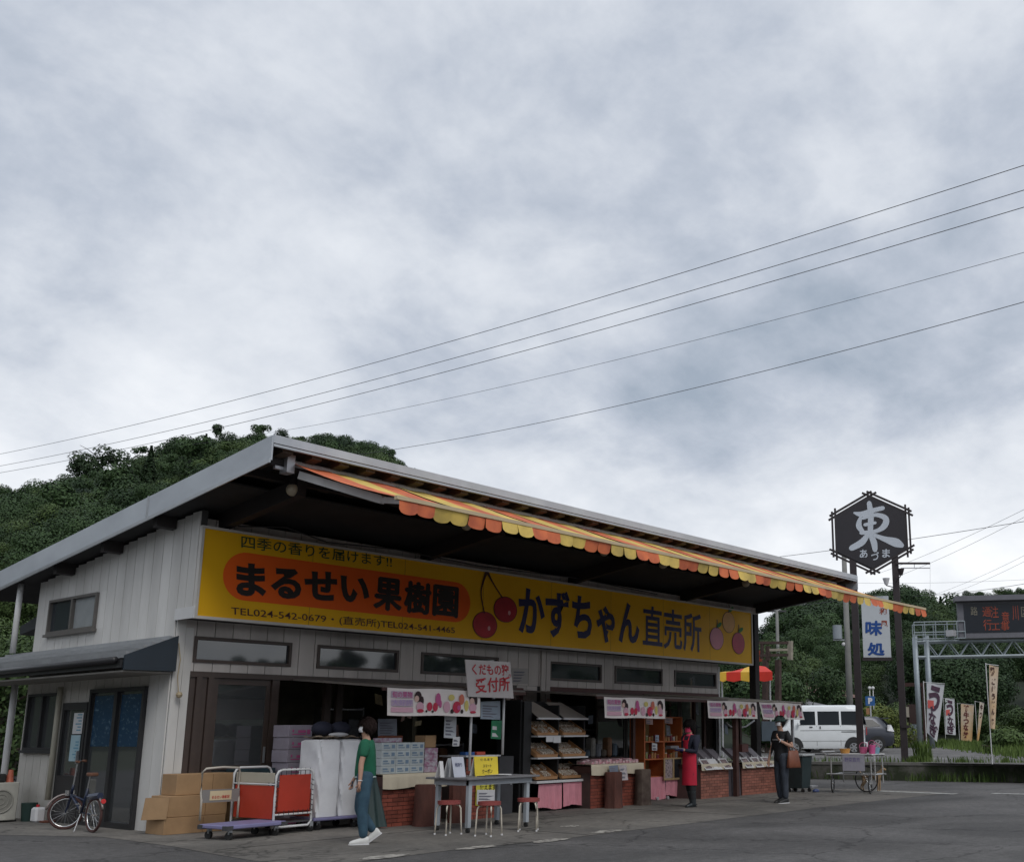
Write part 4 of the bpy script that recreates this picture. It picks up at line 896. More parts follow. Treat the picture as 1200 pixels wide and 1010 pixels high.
for ci, (x0, x1) in enumerate(((13.82, 14.40), (14.5, 15.15))):
    mb = MB(); mb.prism([(x0, 13.72, 1.66), (x1, 13.72, 1.66), (x1 - .22, 14.2, 1.95), (x0, 14.2, 1.95)], (0, 0, .012)); mb.build('header_board', tanw2, rk)
    mb = MB(); mb.box((x0, 13.70, 1.63), (x1 + .02, 13.75, 1.66)); mb.build('shelf_edge', pwhite, rk)
    for rn, z in rows:
        if z > .6: mb = MB(); mb.box((x0, 13.70, z - .015), (x1 + .02, 14.3, z + .012)); mb.build('shelf', pwhite, rk)
        tr = thing('wooden_tray', 'tilted wooden tray in the %s row of the %s column of the black rack' % (rn, ('left', 'right')[ci]), 'tray', ((x0 + x1) / 2, 13.9, z + .014), 0, 'wooden trays on the black rack')
        ya, za, yb, zb = 13.76, z + .03, 14.2, z + .27
        mb = MB(); mb.prism([(x0, ya, za), (x1, ya, za), (x1, yb, zb), (x0, yb, zb)], (0, .01, -.016)); mb.build('tray_floor', tanw, tr)
        for nm, P in (('tray_side', [(x0, ya, za), (x0, yb, zb), (x0, yb - .02, zb + .05), (x0, ya - .02, za + .05)]), ('tray_side', [(x1 - .015, ya, za), (x1 - .015, yb, zb), (x1 - .015, yb - .02, zb + .05), (x1 - .015, ya - .02, za + .05)])):
            mb = MB(); mb.prism(P, (.015, 0, 0)); mb.build(nm, tanw, tr)
        mb = MB(); mb.box((x0 + .016, ya - .018, za - .012), (x1 - .016, ya - .003, za + .035)); mb.build('tray_front', tanw, tr)
        wv = (x1 - x0 - .05) / 6
        for k in range(6):
            for j in range(2):
                s_ = .06 + j * .2; cx_ = x0 + .025 + wv * k; yy_ = ya + s_; zz = za + s_ * (zb - za) / (yb - ya)
                if rnd.random() < .12: continue
                mb = MB(); h_ = .032; ln = .15
                mb.prism([(cx_ + .008, yy_, zz + .004), (cx_ + wv - .012, yy_, zz + .004), (cx_ + wv - .012, yy_ + ln * .87, zz + ln * .475), (cx_ + .008, yy_ + ln * .87, zz + ln * .475)], (0, -.012, h_))
                single(mb, 'fruit_pack', packm, 'clear fruit pack, %s row, %s from the left, in the %s %s tray' % (('front', 'back')[j], ORD[k], rn, ('left', 'right')[ci]), 'pack', 'packs in the %s %s tray' % (rn, ('left', 'right')[ci]))
for k, (a, b) in enumerate(((640, 649), (648.5, 657))):
    f = lambda x, y: at(x, y, 1, 13.66 - .01 * k); paper([(a, 869 - k * -1), (b, 869 + k), (b, 862 + k), (a, 862 + k)], f, pwhite, ('pale blue', 'lilac white')[k] + ' price card at the middle of the tray rack', 'card', 'price_card')
def curtain(x0, x1, y, z0, z1, label, seed=0, cat='curtain'):
    rr = random.Random(seed); ph = rr.uniform(0, 6); mb = MB()
    mb.grid(lambda u, v: (x0 + (x1 - x0) * u, y + .018 * math.sin(u * 23 + ph) * (1.15 - v) + .012 * math.sin(u * 51 + ph * 2) * (1 - v), z0 + (z1 - z0) * v + .025 * math.sin(u * 5 + ph) * (1 - v)), 48, 6)
    single(mb, 'cloth_skirt', pinkcloth, label, cat, smooth=True, fix=False)
curtain(13.9, 14.5, 13.74, .05, .48, 'pink cloth hanging below the tray rack, left half', 1); curtain(14.51, 15.16, 13.72, .06, .49, 'pink cloth hanging below the tray rack, right half', 2)

# pink fruit packs and papers on the second counter
pk = mat('pack_pink', (.50, .18, .24), .35, .5, 25, c2=(.55, .48, .48), thr=(.4, .6))
for k in range(14):
    for j in range(2):
        x = 15.08 + k * .10; mb = MB(); mb.box((x, 13.52 + j * .22, .803), (x + .085, 13.70 + j * .22, .85 + .02 * ((k * 7 + j) % 3))); single(mb, 'fruit_pack', pk, 'pink fruit pack, %s row, %s from the left, on the second brick counter' % (('front', 'back')[j], ORD[k]), 'pack', 'pink packs on the second counter', bevel=.008)
paper([(715, 908), (725, 908), (724, 896), (713.5, 897)], lambda x, y: at(x, y, 1, 13.36), mat('notice_dusk', (.20, .23, .30), .7, .1), 'dark blue leaflet hanging over the edge of the second counter', lines=4)
paper([(728, 914), (736, 913.5), (734, 896), (725, 896)], lambda x, y: at(x, y, 1, 13.35), mat('notice_pastel', (.50, .45, .46), .7, .3, 18), 'long pastel leaflet hanging over the edge of the second counter', lines=3)
# dim produce and glare behind it
for k in range(9):
    x = 15.5 + k * .17; mb = MB(); mb.box((x, 14.5, .9), (x + .13, 14.7, 1.05 + .12 * ((k * 5) % 3))); single(mb, 'bagged_fruit', shelfc[k % 5], 'dim bag of produce, %s from the left behind the second counter' % ORD[k], 'bag', 'bags behind the second counter', bevel=.03)
t = thing('back_table', 'dark table holding bagged produce behind the second counter', 'table', (16.2, 14.6, 0)); mb = MB(); mb.box((15.4, 14.4, .86), (17.05, 14.8, .895)); mb.build('tabletop', dwood, t)
for x in (15.45, 17.0):
    for y in (14.45, 14.75): mb = MB(); mb.box((x - .02, y - .02, 0), (x + .02, y + .02, .859)); mb.build('leg', dwood, t)
# ------------------------------------------------------------------ orange shelves
os_ = thing('orange_shelves', 'orange wooden shelves with jars and cards left of the worker in red', 'shelf', (17.9, 14.3, 0))
for x in (17.36, 18.02, 18.66): mb = MB(); mb.box((x, 14.1, .0), (x + .035, 14.5, 1.72)); mb.build('upright', owood, os_)
for z in (.46, .82, 1.18, 1.69):
    for a in (17.396, 18.056): mb = MB(); mb.box((a, 14.1, z), (a + .62, 14.5, z + .025)); mb.build('shelf_board', owood, os_)
mb = MB(); mb.box((17.4, 14.505, .46), (18.66, 14.52, 1.7)); mb.build('back_board', mat('shelf_back', (.24, .17, .07), .7, .2), os_)
jars = [mat('jar_%d' % k, c, .3, .2, 9) for k, c in enumerate(((.35, .06, .04), (.45, .22, .08), (.5, .46, .42), (.20, .03, .05), (.25, .28, .12)))]
rr = random.Random(5)
for bay, a in (('left', 17.42), ('right', 18.08)):
    for lv, z in (('middle', .846), ('upper', 1.206)):
        for k in range(6):
            x = a + .04 + k * .095; mb = MB(); h_ = rr.uniform(.07, .13); mb.cyl((x, 14.2, z), (0, 0, 1), .03, h_, 10); o = single(mb, 'jar', rr.choice(jars), 'small jar, %s from the left, %s shelf of the %s bay of the orange shelves' % (('first', 'second', 'third', 'fourth', 'fifth', 'sixth')[k], lv, bay), 'jar', 'jars on the orange shelves')
            m = MB(); m.cyl((x, 14.2, z + h_), (0, 0, 1), .031, .014, 10); m.build('lid', jars[(k + 1) % 5], o)
for (px, M, l) in (([(764, 879), (770, 879), (770, 871), (764, 870)], pwhite, 'white card hanging in the left bay of the orange shelves'), ([(757, 848), (765, 849), (765, 842), (757, 842)], mat('card_rose', (.42, .28, .26), .7, .1), 'rose card above the left bay of the orange shelves'), ([(779, 847), (788, 848), (788, 841), (779, 840)], mat('card_rose2', (.45, .30, .28), .7, .1), 'rose card above the right bay of the orange shelves'), ([(781, 862), (786, 862), (785, 850), (780, 849)], mat('slate_card', (.12, .12, .12), .5, .1), 'dark slate leaning in the right bay of the orange shelves'), ([(768, 869), (772, 869), (772, 861), (768, 861)], mat('card_blue', (.35, .42, .5), .6, .05), 'blue card in the left bay of the orange shelves')):
    paper(px, lambda x, y: at(x, y, 1, 14.08), M, l, 'card', 'price_card', lines=2)
pf = thing('framed_poster', 'pale wooden frame with two dark pictures below the right bay of the orange shelves', 'poster', (18.4, 13.98, .5))
f = lambda x, y: at(x, y, 1, 14.0); a, b = f(777.5, 914), f(799.5, 887); wl = mat('pale_wood', (.40, .28, .15), .6, .1)
for p0, p1 in (((a.x, a.z), (b.x, a.z + .04)), ((a.x, b.z - .03), (b.x, b.z)), ((a.x, a.z + .04), (a.x + .04, b.z - .03)), ((b.x - .04, a.z + .04), (b.x, b.z - .03)), (((a.x + b.x) / 2 - .02, a.z + .04), ((a.x + b.x) / 2 + .02, b.z - .03))): mb = MB(); mb.box((p0[0], 13.98, p0[1]), (p1[0], 14.0, p1[1])); mb.build('frame_bar', wl, pf)
for k in (0, 1):
    x0 = a.x + .05 + k * (b.x - a.x) / 2; mb = MB(); mb.box((x0, 13.99, a.z + .04), (x0 + (b.x - a.x) / 2 - .08, 13.995, b.z - .03)); mb.build('picture', (mat('pic_a', (.10, .08, .10), .5, .7, 22, c2=(.38, .30, .30), thr=(.5, .62)), mat('pic_b', (.02, .02, .025), .4, .3))[k], pf)
curtain(17.36, 18.0, 14.05, .02, .47, 'pink cloth below the left bay of the orange shelves', 3); curtain(18.02, 18.7, 14.03, .06, .45, 'pink cloth below the framed poster', 4)
for x in (17.7, 18.05, 18.6): mb = MB(); mb.cyl((x, 14.0, .035), (0, 1, 0), .035, .03, 12); mb.build('caster', alu, os_)
# fern plant on top
lf = mat('fern_leaf', (.03, .10, .03), .6, .3, 5)
pt = thing('potted_fern', 'green fern on top of the orange shelves', 'plant', (18.3, 14.35, 1.716)); mb = MB(); mb.tube([(18.3, 14.35, 1.716), (18.3, 14.35, 1.85)], .08, 14, r2=.11); mb.build('pot', mat('pot_pale', (.35, .30, .26), .7, .2), pt)
mb = MB(); rr = random.Random(8)
for k in range(90):
    an = rr.uniform(0, 6.28); el_ = rr.uniform(.1, 1.3); ln = rr.uniform(.12, .24); d = Vector((math.cos(an) * math.cos(el_), math.sin(an) * math.cos(el_), math.sin(el_))); c = Vector((18.3, 14.35, 1.86)) + d * ln * .5; s_ = d.cross(Vector((0, 0, 1))).normalized() * .02
    mb.quad(c, c + d * ln * .5 + s_, c + d * ln - Vector((0, 0, .03)), c + d * ln * .5 - s_)
mb.build('fronds', lf, pt, fix=False)
# boards and tilted trays on the third and fourth counters
bp_ = mat('photo_card', (.30, .22, .22), .5, .6, 18, c2=(.05, .04, .05), thr=(.4, .6)); gt = mat('plastic_trough', (.20, .18, .20), .5, .2, 4)
for ci, (xs, l) in enumerate((((18.47, 18.78, 19.18), 'third'), ((20.03, 20.45, 20.9), 'last'))):
    for k, x in enumerate(xs):
        t = thing('photo_board', 'white edged photo board leaning on the %s counter, %s from the left' % (l, ('first', 'second', 'third')[k]), 'board', (x + .14, 13.36, .6), 0, 'photo boards on the counters')
        P = [(x, 13.30, .60), (x + .30, 13.30, .60), (x + .28, 13.50, .82), (x - .02, 13.50, .82)]; mb = MB(); mb.prism(P, (0, .008, -.006)); mb.build('board', pwhite, t)
        if not (ci == 0 and k == 1): mb = MB(); mb.prism([Vector(a) + Vector((0, -.006, .006)) for a in ((x + .04, 13.325, .627), (x + .25, 13.325, .627), (x + .235, 13.475, .792), (x + .025, 13.475, .792))], (0, -.002, .002)); mb.build('photo', bp_, t)
    for k in range(3):
        x = xs[0] - .02 + k * .42; mb = MB(); mb.prism([(x, 13.62, .74), (x + .38, 13.62, .74), (x + .38, 13.98, 1.02), (x, 13.98, 1.02)], (0, .02, -.012)); mb.prism([(x, 13.62, .74), (x, 13.98, 1.02), (x, 13.96, 1.07), (x, 13.60, .79)], (.012, 0, 0))
        single(mb, 'tilted_tray', gt, 'grey tilted tray at the back of the %s counter, %s from the left' % (l, ('first', 'second', 'third')[k]), 'tray', 'grey trays on the right counters')
    for k in range(5):
        x = xs[0] + .05 + k * .24; mb = MB(); mb.prism([(x, 13.53, .73), (x + .10, 13.53, .73), (x + .05, 13.55, .86)], (0, .01, 0)); single(mb, 'price_tag', pwhite, 'small white price tag, %s from the left on the %s counter' % (('first', 'second', 'third', 'fourth', 'fifth')[k], l), 'tag', 'price tags on the %s counter' % l)
for (x0, x1, l) in ((19.47, 19.95, 'dark grey cloth between the third and last counters'), ):
    mb = MB(); mb.grid(lambda u, v: (x0 + (x1 - x0) * u, 13.45 + .03 * math.sin(u * 18) * (1 - v), .0 + .66 * v), 20, 4); single(mb, 'cloth_skirt', mat('grey_cloth', (.07, .06, .07), .9, .2), l, 'cloth', smooth=True, fix=False)
# looped white hose behind the last counters, blue sheet
mb = MB(); pts = [at(850, 846, 1, 15.2), at(856, 851, 1, 15.2), at(864, 853, 1, 15.2), at(874, 851, 1, 15.2), at(884, 844, 1, 15.2)]; mb.tube(pts, .022, 8); single(mb, 'hose', mat('grey_hose', (.40, .40, .40), .5, .1), 'looped pale hose hanging behind the counters at the right end', 'hose', smooth=True, fix=False)
mb = MB(); a, b = at(893, 868, 1, 15.0), at(915, 845, 1, 15.0); mb.box((a.x, 15.0, a.z), (b.x, 15.02, b.z)); single(mb, 'blue_sheet', mat('blue_sheet', (.13, .17, .20), .6, .1), 'grey blue sheet hanging behind the head of the man in black', 'sheet')

rr = random.Random(21); cl = [mat('clutter_%d' % k, c, .5, .3, 14) for k, c in enumerate(((.45, .44, .42), (.35, .20, .16), (.16, .22, .16), (.40, .33, .18), (.20, .24, .30), (.50, .28, .30)))]
HC = []
for k in range(34):
    x = rr.choice((rr.uniform(15.3, 17.2), rr.uniform(18.9, 22.0), rr.uniform(11.0, 14.8))); z = rr.uniform(1.2, 1.95); h_ = rr.uniform(.08, .24); w_ = rr.uniform(.07, .16); y = 15.3 + rr.uniform(-.1, .15); a = rr.uniform(-.05, .05)
    mb = MB(); mb.prism([(x, y, z), (x + w_, y, z + a), (x + w_ + a, y, z + h_), (x + a, y, z + h_ - a)], (0, .012, 0)); single(mb, 'hanging_card', rr.choice(cl), 'x', 'card', 'cards hung behind the stalls'); HC.append((x, z, col.objects[-1]))
for nm, lo, hi in (('left opening behind the grey table', 0, 15.0), ('opening above the pink packs', 15.0, 18), ('opening behind the right counters', 18, 30)):
    for k, (x, z, o) in enumerate(sorted([h for h in HC if lo < h[0] <= hi], key=lambda h: h[0])): o['label'] = 'small card hung in the %s, %s from the left' % (nm, (ORD + ('fifteenth', 'sixteenth', 'seventeenth', 'eighteenth', 'nineteenth', 'twentieth'))[k])
# dark green tarpaulin over the corner of the first counter
f = lambda x, y, Y=13.3: at(x, y, 1, Y)
tl0, tr0, bl0, br0 = f(430, 897, 13.5), f(440, 905, 13.5), f(424, 968), f(453, 966)
bl0.z = br0.z = .03
mb = MB(); mb.grid(lambda u, v: tuple((bl0.lerp(br0, u)).lerp(tl0.lerp(tr0, u), v) + Vector((0, -.03 * math.sin(u * 15) * (1 - v), 0))), 24, 10)
single(mb, 'tarpaulin', mat('teal_tarp', (.022, .045, .045), .6, .25, 3), 'dark teal tarpaulin hanging over the left corner of the first brick counter', 'tarpaulin', smooth=True, fix=False)

# ------------------------------------------------------------------ carts and boxes by the doors
purple = mat('purple_plastic', (.21, .20, .36), .45, .08, 4); tubeb = mat('tube_beige', (.48, .44, .38), .4, .05)
def caster(parent, x, y, r=.055):
    mb = MB(); mb.cyl((x - .018, y, r), (1, .3, 0), r, .036, 16); c = mb.build('caster', black, parent)
    mb = MB(); mb.box((x - .02, y - .02, r + .02), (x + .03, y + .03, .145)); mb.build('fork', steel, c)
dk = [at(228, 963.5, 2, .17), at(266, 970, 2, .17), at(316, 965.5, 2, .17), at(270, 957.5, 2, .17)]
o_ = dk[1]; u = (dk[2] - dk[1]); v = (dk[0] - dk[1]); print('trolley', u.length, v.length, u.normalized().dot(v.normalized()))
ux = Vector((u.x, u.y, 0)).normalized(); vx = Vector((-ux.y, ux.x, 0)); 
if vx.dot(v) < 0: vx = -vx
lu, lv = .95, .62
P = lambda a, b, z: o_ + ux * a + vx * b + Vector((0, 0, z - .17))
tr = thing('platform_trolley', 'purple platform trolley with beige handle in front of the cardboard boxes', 'trolley', tuple(P(lu / 2, lv / 2, 0)))
mb = MB(); mb.prism([P(0, 0, .145), P(lu, 0, .145), P(lu, lv, .145), P(0, lv, .145)], (0, 0, .055)); mb.build('platform', purple, tr, bevel=.012)
for a, b in ((-.01, -.01), (lu - .09, -.01), (-.01, lv - .09), (lu - .09, lv - .09)): mb = MB(); mb.prism([P(a, b, .135), P(a + .1, b, .135), P(a + .1, b + .1, .135), P(a, b + .1, .135)], (0, 0, .058)); mb.build('corner_guard', mat('guard_grey', (.05, .05, .055), .6, .1), tr)
for a, b in ((.1, .08), (lu - .12, .08), (.1, lv - .1), (lu - .12, lv - .1)): p = P(a, b, 0); caster(tr, p.x, p.y)
# handle stands on the left/back edge
h0, h1 = P(.04, lv - .03, .2), P(lu * .0 + .62, lv - .03, .2)
HB = [at(234, 961, 2, .2), at(278, 958, 2, .2)]; hd = (HB[1] - HB[0]); hn = Vector((hd.y, -hd.x, 0)).normalized(); print('handle', hd.length)
A, B = HB
pts = [A, A + Vector((0, 0, .28)), A + Vector((0, 0, .38)) - hn * .03, A + Vector((0, 0, .66)) - hn * .04, A + Vector((0, 0, .715)) + hd * .06, A + hd * .5 + Vector((0, 0, .73)), B + Vector((0, 0, .715)) - hd * .06, B + Vector((0, 0, .66)) - hn * .04, B + Vector((0, 0, .38)) - hn * .03, B + Vector((0, 0, .28)), B]
mb = MB(); mb.tube(pts, .016, 10); mb.build('handle', tubeb, tr, smooth=True, fix=False)
mb = MB(); mb.prism([A + Vector((0, 0, .24)), B + Vector((0, 0, .24)), B + Vector((0, 0, .42)), A + Vector((0, 0, .42))], hn * .008); hp = mb.build('handle_plate', mat('plate_grey', (.22, .21, .20), .6, .08), tr)
sp0 = A + hd * .22 - hn * .0 + Vector((0, 0, .26)); sn = hn if hn.dot(C0 - A) > 0 else -hn
mb = MB(); off = sn * (.012); st = [A + hd * .2 + off + Vector((0, 0, .27)), A + hd * .78 + off + Vector((0, 0, .27)), A + hd * .78 + off + Vector((0, 0, .40)), A + hd * .2 + off + Vector((0, 0, .40))]; mb.quad(*st); mb.build('sticker', mat('sticker_cream', (.60, .50, .32), .6, .05), tr, fix=False)
text('まるせい果樹園', red, tr, st[0].lerp(st[1], .1) + Vector((0, 0, .02)), st[0].lerp(st[1], .9) + Vector((0, 0, .02)), st[0].lerp(st[1], .1) + Vector((0, 0, .065)), .004, .015)

# red panelled tube cart
redp = mat('red_panel', (.42, .035, .015), .5, .12, 2.5); crp = mat('cream_panel', (.42, .38, .30), .6, .08)
A = Vector((8.72, 13.85, .05)); B = Vector((9.34, 13.87, .05)); ab = (B - A); nn_ = Vector((-ab.y, ab.x, 0)).normalized()
if nn_.dot(A) < 0: nn_ = -nn_
C_ = A + nn_ * 1.05; D_ = B + nn_ * 1.05; Z = lambda z: Vector((0, 0, z)); print('cart', ab.length, A, B)
ct = thing('cage_cart', 'white tube cart with red panels between the purple trolley and the white bundles', 'cart', tuple((A + D_) / 2 - Z(.05)))
def uframe(P0, P1, h, z0=.05, nm='frame'):
    e = (P1 - P0).normalized() * .09; pts = [P0 + Z(z0) + e * .6, P0 + Z(z0 + .06), P0 + Z(z0 + h * .5), P0 + Z(h - .08), P0 + Z(h - .02) + e * .4, P0 + Z(h) + e, P1 + Z(h) - e, P1 + Z(h - .02) - e * .4, P1 + Z(h - .08), P1 + Z(z0 + h * .5), P1 + Z(z0 + .06), P1 + Z(z0) - e * .6, P0 + Z(z0) + e * .6]
    mb = MB(); mb.tube(pts, .018, 10, caps=False); return mb.build(nm, white, ct, smooth=True, fix=False)
uframe(A, B, .84); uframe(C_, D_, .86)
for (P0, P1, z0, z1, M, nm) in ((A, B, .26, .77, redp, 'red_panel'), (C_, D_, .26, .77, crp, 'cream_panel'), (A, C_, .16, .62, redp, 'red_panel'), (A, C_, .66, .80, crp, 'cream_panel'), (B, D_, .16, .55, redp, 'red_panel')):
    e = (P1 - P0).normalized() * .05; mb = MB(); n2 = (P1 - P0).cross(Z(1)).normalized() * .012; mb.prism([P0 + e + Z(z0), P1 - e + Z(z0), P1 - e + Z(z1), P0 + e + Z(z1)], n2); mb.build(nm, M, ct, bevel=.004)
mb = MB(); mb.tube([A + Z(.22), B + Z(.22)], .014, 8); mb.build('cross_tube', white, ct, fix=False)
for P0, P1 in ((A, C_), (B, D_)): mb = MB(); mb.tube([P0 + Z(.64), P1 + Z(.64)], .012, 8); mb.build('side_tube', white, ct, fix=False)
# lacing on the near frame
mb = MB(); m = 7
for k in range(m):
    for (p, q_, o2) in ((A + Z(.26 + .07 * k), A + (B - A) * .07 + Z(.28 + .07 * k), 0), (B + Z(.26 + .07 * k), B - (B - A) * .07 + Z(.28 + .07 * k), 0)): mb.tube([p - nn_ * .02, q_ - nn_ * .012], .005, 5)
    q_ = A + (B - A) * (.12 + .76 * k / (m - 1)); mb.tube([q_ + Z(.765) - nn_ * .012, q_ + Z(.86) - nn_ * .01], .005, 5); mb.tube([q_ + Z(.28) - nn_ * .012, q_ + Z(.21) - nn_ * .01], .005, 5)
o = mb.build('lacing', blackp, ct, fix=False); o['kind'] = 'stuff'
mb = MB(); mb.prism([A + Z(.10), B + Z(.10), D_ + Z(.10), C_ + Z(.10)], (0, 0, .02)); mb.build('floor_panel', dkbox, ct)
for p in (A, B, C_, D_): caster(ct, p.x, p.y, .045)

# white wrapped bales on a second purple trolley
wrap = mat('white_wrap', (.82, .82, .84), .5, .06, 3, .25, 7, c2=(.70, .70, .73)); kraft = mat('kraft_top', (.28, .22, .16), .8, .3, 6)
t2 = thing('bale_trolley', 'purple trolley under the white wrapped bales', 'trolley', (10.1, 14.2, 0)); mb = MB(); mb.box((9.40, 13.88, .135), (10.27, 14.52, .18)); mb.build('platform', purple, t2, bevel=.012)
for x, y in ((9.52, 13.96), (10.16, 13.96), (9.52, 14.42), (10.16, 14.42)): caster(t2, x, y)
for k, (a, b) in enumerate(((9.46, 9.84), (9.86, 10.24))):
    o = thing('wrapped_bale', 'tall white wrapped bale on the purple trolley, %s one' % ('left', 'right')[k], 'bale', ((a + b) / 2, 14.2, .182), 0, 'white wrapped bales')
    mb = MB(); rr = random.Random(k)
    n, mz = 32, 14
    def ring(z):
        vs = []; bul = 1 + .035 * math.sin(math.pi * min(1, max(0, (z - .18) / 1.1))) 
        for i in range(n):
            t = 2 * math.pi * i / n; c, s_ = math.cos(t), math.sin(t); e = .28
            x = (a + b) / 2 + (b - a) / 2 * bul * math.copysign(abs(c) ** e, c); y = 14.2 + .27 * bul * math.copysign(abs(s_) ** e, s_)
            w_ = .010 * math.sin(z * 17 + i * 1.3 + k) + .008 * math.sin(z * 41 + i * 2.7); vs.append((x + w_, y + w_, z))
        return vs
    rings = [ring(.185 + 1.10 * j / mz) for j in range(mz + 1)]; rings.append([((a + b) / 2 + (x - (a + b) / 2) * .8, 14.2 + (y - 14.2) * .8, 1.31) for x, y, z in rings[-1]])
    vs = [v for q_ in rings for v in q_]; mb.add(vs, [(i * n + j, i * n + (j + 1) % n, (i + 1) * n + (j + 1) % n, (i + 1) * n + j) for i in range(mz + 1) for j in range(n)] + [tuple((mz + 1) * n + j for j in range(n)), tuple(range(n))[::-1]])
    mb.build('bale', wrap, o, smooth='auto')
    mb = MB(); mb.grid(lambda u, v: (a + (b - a) * (.04 + .92 * u), 13.98 + .44 * v, 1.318 + .03 * math.sin(u * 11 + k) * math.sin(v * 7) + .03), 10, 6); mb.build('top_sheet', kraft, o, smooth=True, fix=False)
for k, (x, l) in enumerate(((9.66, 'dark blue bag on top of the left white bale'), (9.98, 'dark blue bundled cloth on the seam of the white bales'))):
    mb = MB(); mb.sphere((x, 14.2, 1.47), .16, 14, (1.1, .8, .72)); o = single(mb, 'dark_bag', mat('dark_navy_cloth', (.012, .014, .03), .8, .2), l, 'bag', smooth=True)
mb = MB(); mb.sphere((9.85, 14.05, 1.38), .07, 12, (2.6, .8, .5)); single(mb, 'crumpled_plastic', mat('plastic_film', (.55, .55, .57), .3, .1), 'crumpled white plastic on top of the bales', 'plastic')

# cardboard boxes at the corner of the shop
def carton(x0, x1, y0, y1, z0, z1, label, flap=None):
    t = thing('cardboard_box', label, 'box', ((x0 + x1) / 2, (y0 + y1) / 2, z0)); mb = MB(); mb.box((x0, y0, z0 + .002), (x1, y1, z1)); mb.build('box', card, t, bevel=.006)
    mb = MB(); xm = x0 + (x1 - x0) * .62; mb.box((xm, y0 - .004, z0 + .01), (xm + .004, y0 - .001, z1 - .01)); mb.build('crease', mat('card_dark', (.16, .09, .04), .9, 0), t)
    if flap: mb = MB(); mb.prism(flap, (.0, -.006, .004)); mb.build('flap', card, t)
    return t
carton(7.80, 8.72, 15.1, 15.62, 0, .235, 'low brown cardboard box at the bottom of the pile by the shop corner')
carton(7.84, 8.74, 15.12, 15.62, .236, .53, 'brown cardboard box with an open flap, middle of the pile by the shop corner', [(7.72, 15.55, .50), (7.84, 15.10, .52), (7.80, 15.06, .22), (7.66, 15.50, .20)])
carton(7.98, 8.86, 15.2, 15.63, .531, .83, 'brown cardboard box on top of the pile by the shop corner')
carton(8.88, 9.3, 15.1, 15.5, 0, .50, 'brown cardboard box half hidden behind the trolley handle')
mb = MB(); mb.box((8.95, 15.2, .502), (9.55, 15.6, .88)); single(mb, 'dark_crate', mat('crate_teal', (.02, .04, .05), .5, .2), 'dark teal crate behind the handle of the purple trolley', 'crate', bevel=.01)

# ------------------------------------------------------------------ left end: outdoor unit, bins, bicycle
ac = thing('air_conditioner', 'old off white air conditioner outdoor unit at the left end of the wall', 'air conditioner', (7.35, 19.9, 0))
acm = mat('ac_white', (.40, .39, .35), .6, .2, 3); mb = MB(); mb.box((7.1, 19.62, .03), (7.62, 20.45, .64)); mb.build('casing', acm, ac, bevel=.012)
mb = MB(); mb.torus((7.36, 19.61, .34), (0, 1, 0), .18, .012, 28, 6); mb.torus((7.36, 19.61, .34), (0, 1, 0), .11, .006, 24, 5); mb.torus((7.36, 19.61, .34), (0, 1, 0), .05, .006, 20, 5); mb.build('fan_grille', mat('grille_grey', (.3, .29, .26), .6, 0), ac, fix=False)
mb = MB(); mb.cyl((7.36, 19.617, .34), (0, -1, 0), .17, .002, 28); mb.build('fan_opening', mat('fan_grey', (.24, .235, .21), .7, .2), ac)
for y in (19.7, 20.3): mb = MB(); mb.box((7.05, y, 0), (7.66, y + .08, .03)); mb.build('foot', blackp, ac)
for (a, b, M, l, n_) in (((7.18, 19.65, .642), (7.42, 19.95, .78), black, 'black tub on top of the old air conditioner', 'tub'), ((7.45, 19.95, .642), (7.6, 20.3, .75), mat('dark_red_tub', (.12, .03, .02), .6, .2), 'dark red tub at the back of the old air conditioner', 'tub')):
    mb = MB(); mb.box(a, b); single(mb, n_, M, l, 'tub', bevel=.02)
mb = MB(); mb.tube([(7.5, 19.72, .642), (7.5, 19.72, .66), (7.5, 19.72, .75), (7.5, 19.72, .84)], .06, 12, r2=.035); single(mb, 'watering_can', mat('coral_plastic', (.45, .12, .07), .5, .1), 'coral plastic watering can on the air conditioner', 'can', smooth='auto')
mb = MB(); mb.tube([(7.78, 19.55, 0), (7.78, 19.55, .30)], .10, 14, r2=.125); single(mb, 'green_bin', mat('bin_green', (.012, .035, .03), .5, .2), 'dark green bin between the air conditioner and the white jug', 'bin', smooth='auto')
jg = thing('plastic_jug', 'white plastic jug beside the dark green bin', 'jug', (7.8, 19.22, 0)); mb = MB(); mb.box((7.72, 19.12, 0), (7.88, 19.34, .24)); mb.build('body', pwhite, jg, bevel=.03); mb = MB(); mb.cyl((7.8, 19.27, .24), (0, 0, 1), .025, .04, 10); mb.build('cap', red, jg)
mb = MB(); mb.tube([(7.86, 18.98, 0), (7.86, 18.98, .03)], .11, 16, r2=.13); single(mb, 'clay_dish', mat('terracotta', (.20, .07, .045), .8, .2), 'terracotta dish on the ground beside the white jug', 'dish')
# pale downpipe, standing in front of the side wall
mb = MB(); mb.tube([(7.9, 18.98 + .2, .35), (7.9, 19.18, 2.2)], .045, 10); single(mb, 'drainpipe', mat('pipe_cream', (.38, .36, .29), .6, .1), 'cream drainpipe between the lower window and the narrow door', 'pipe', smooth=True, fix=False)

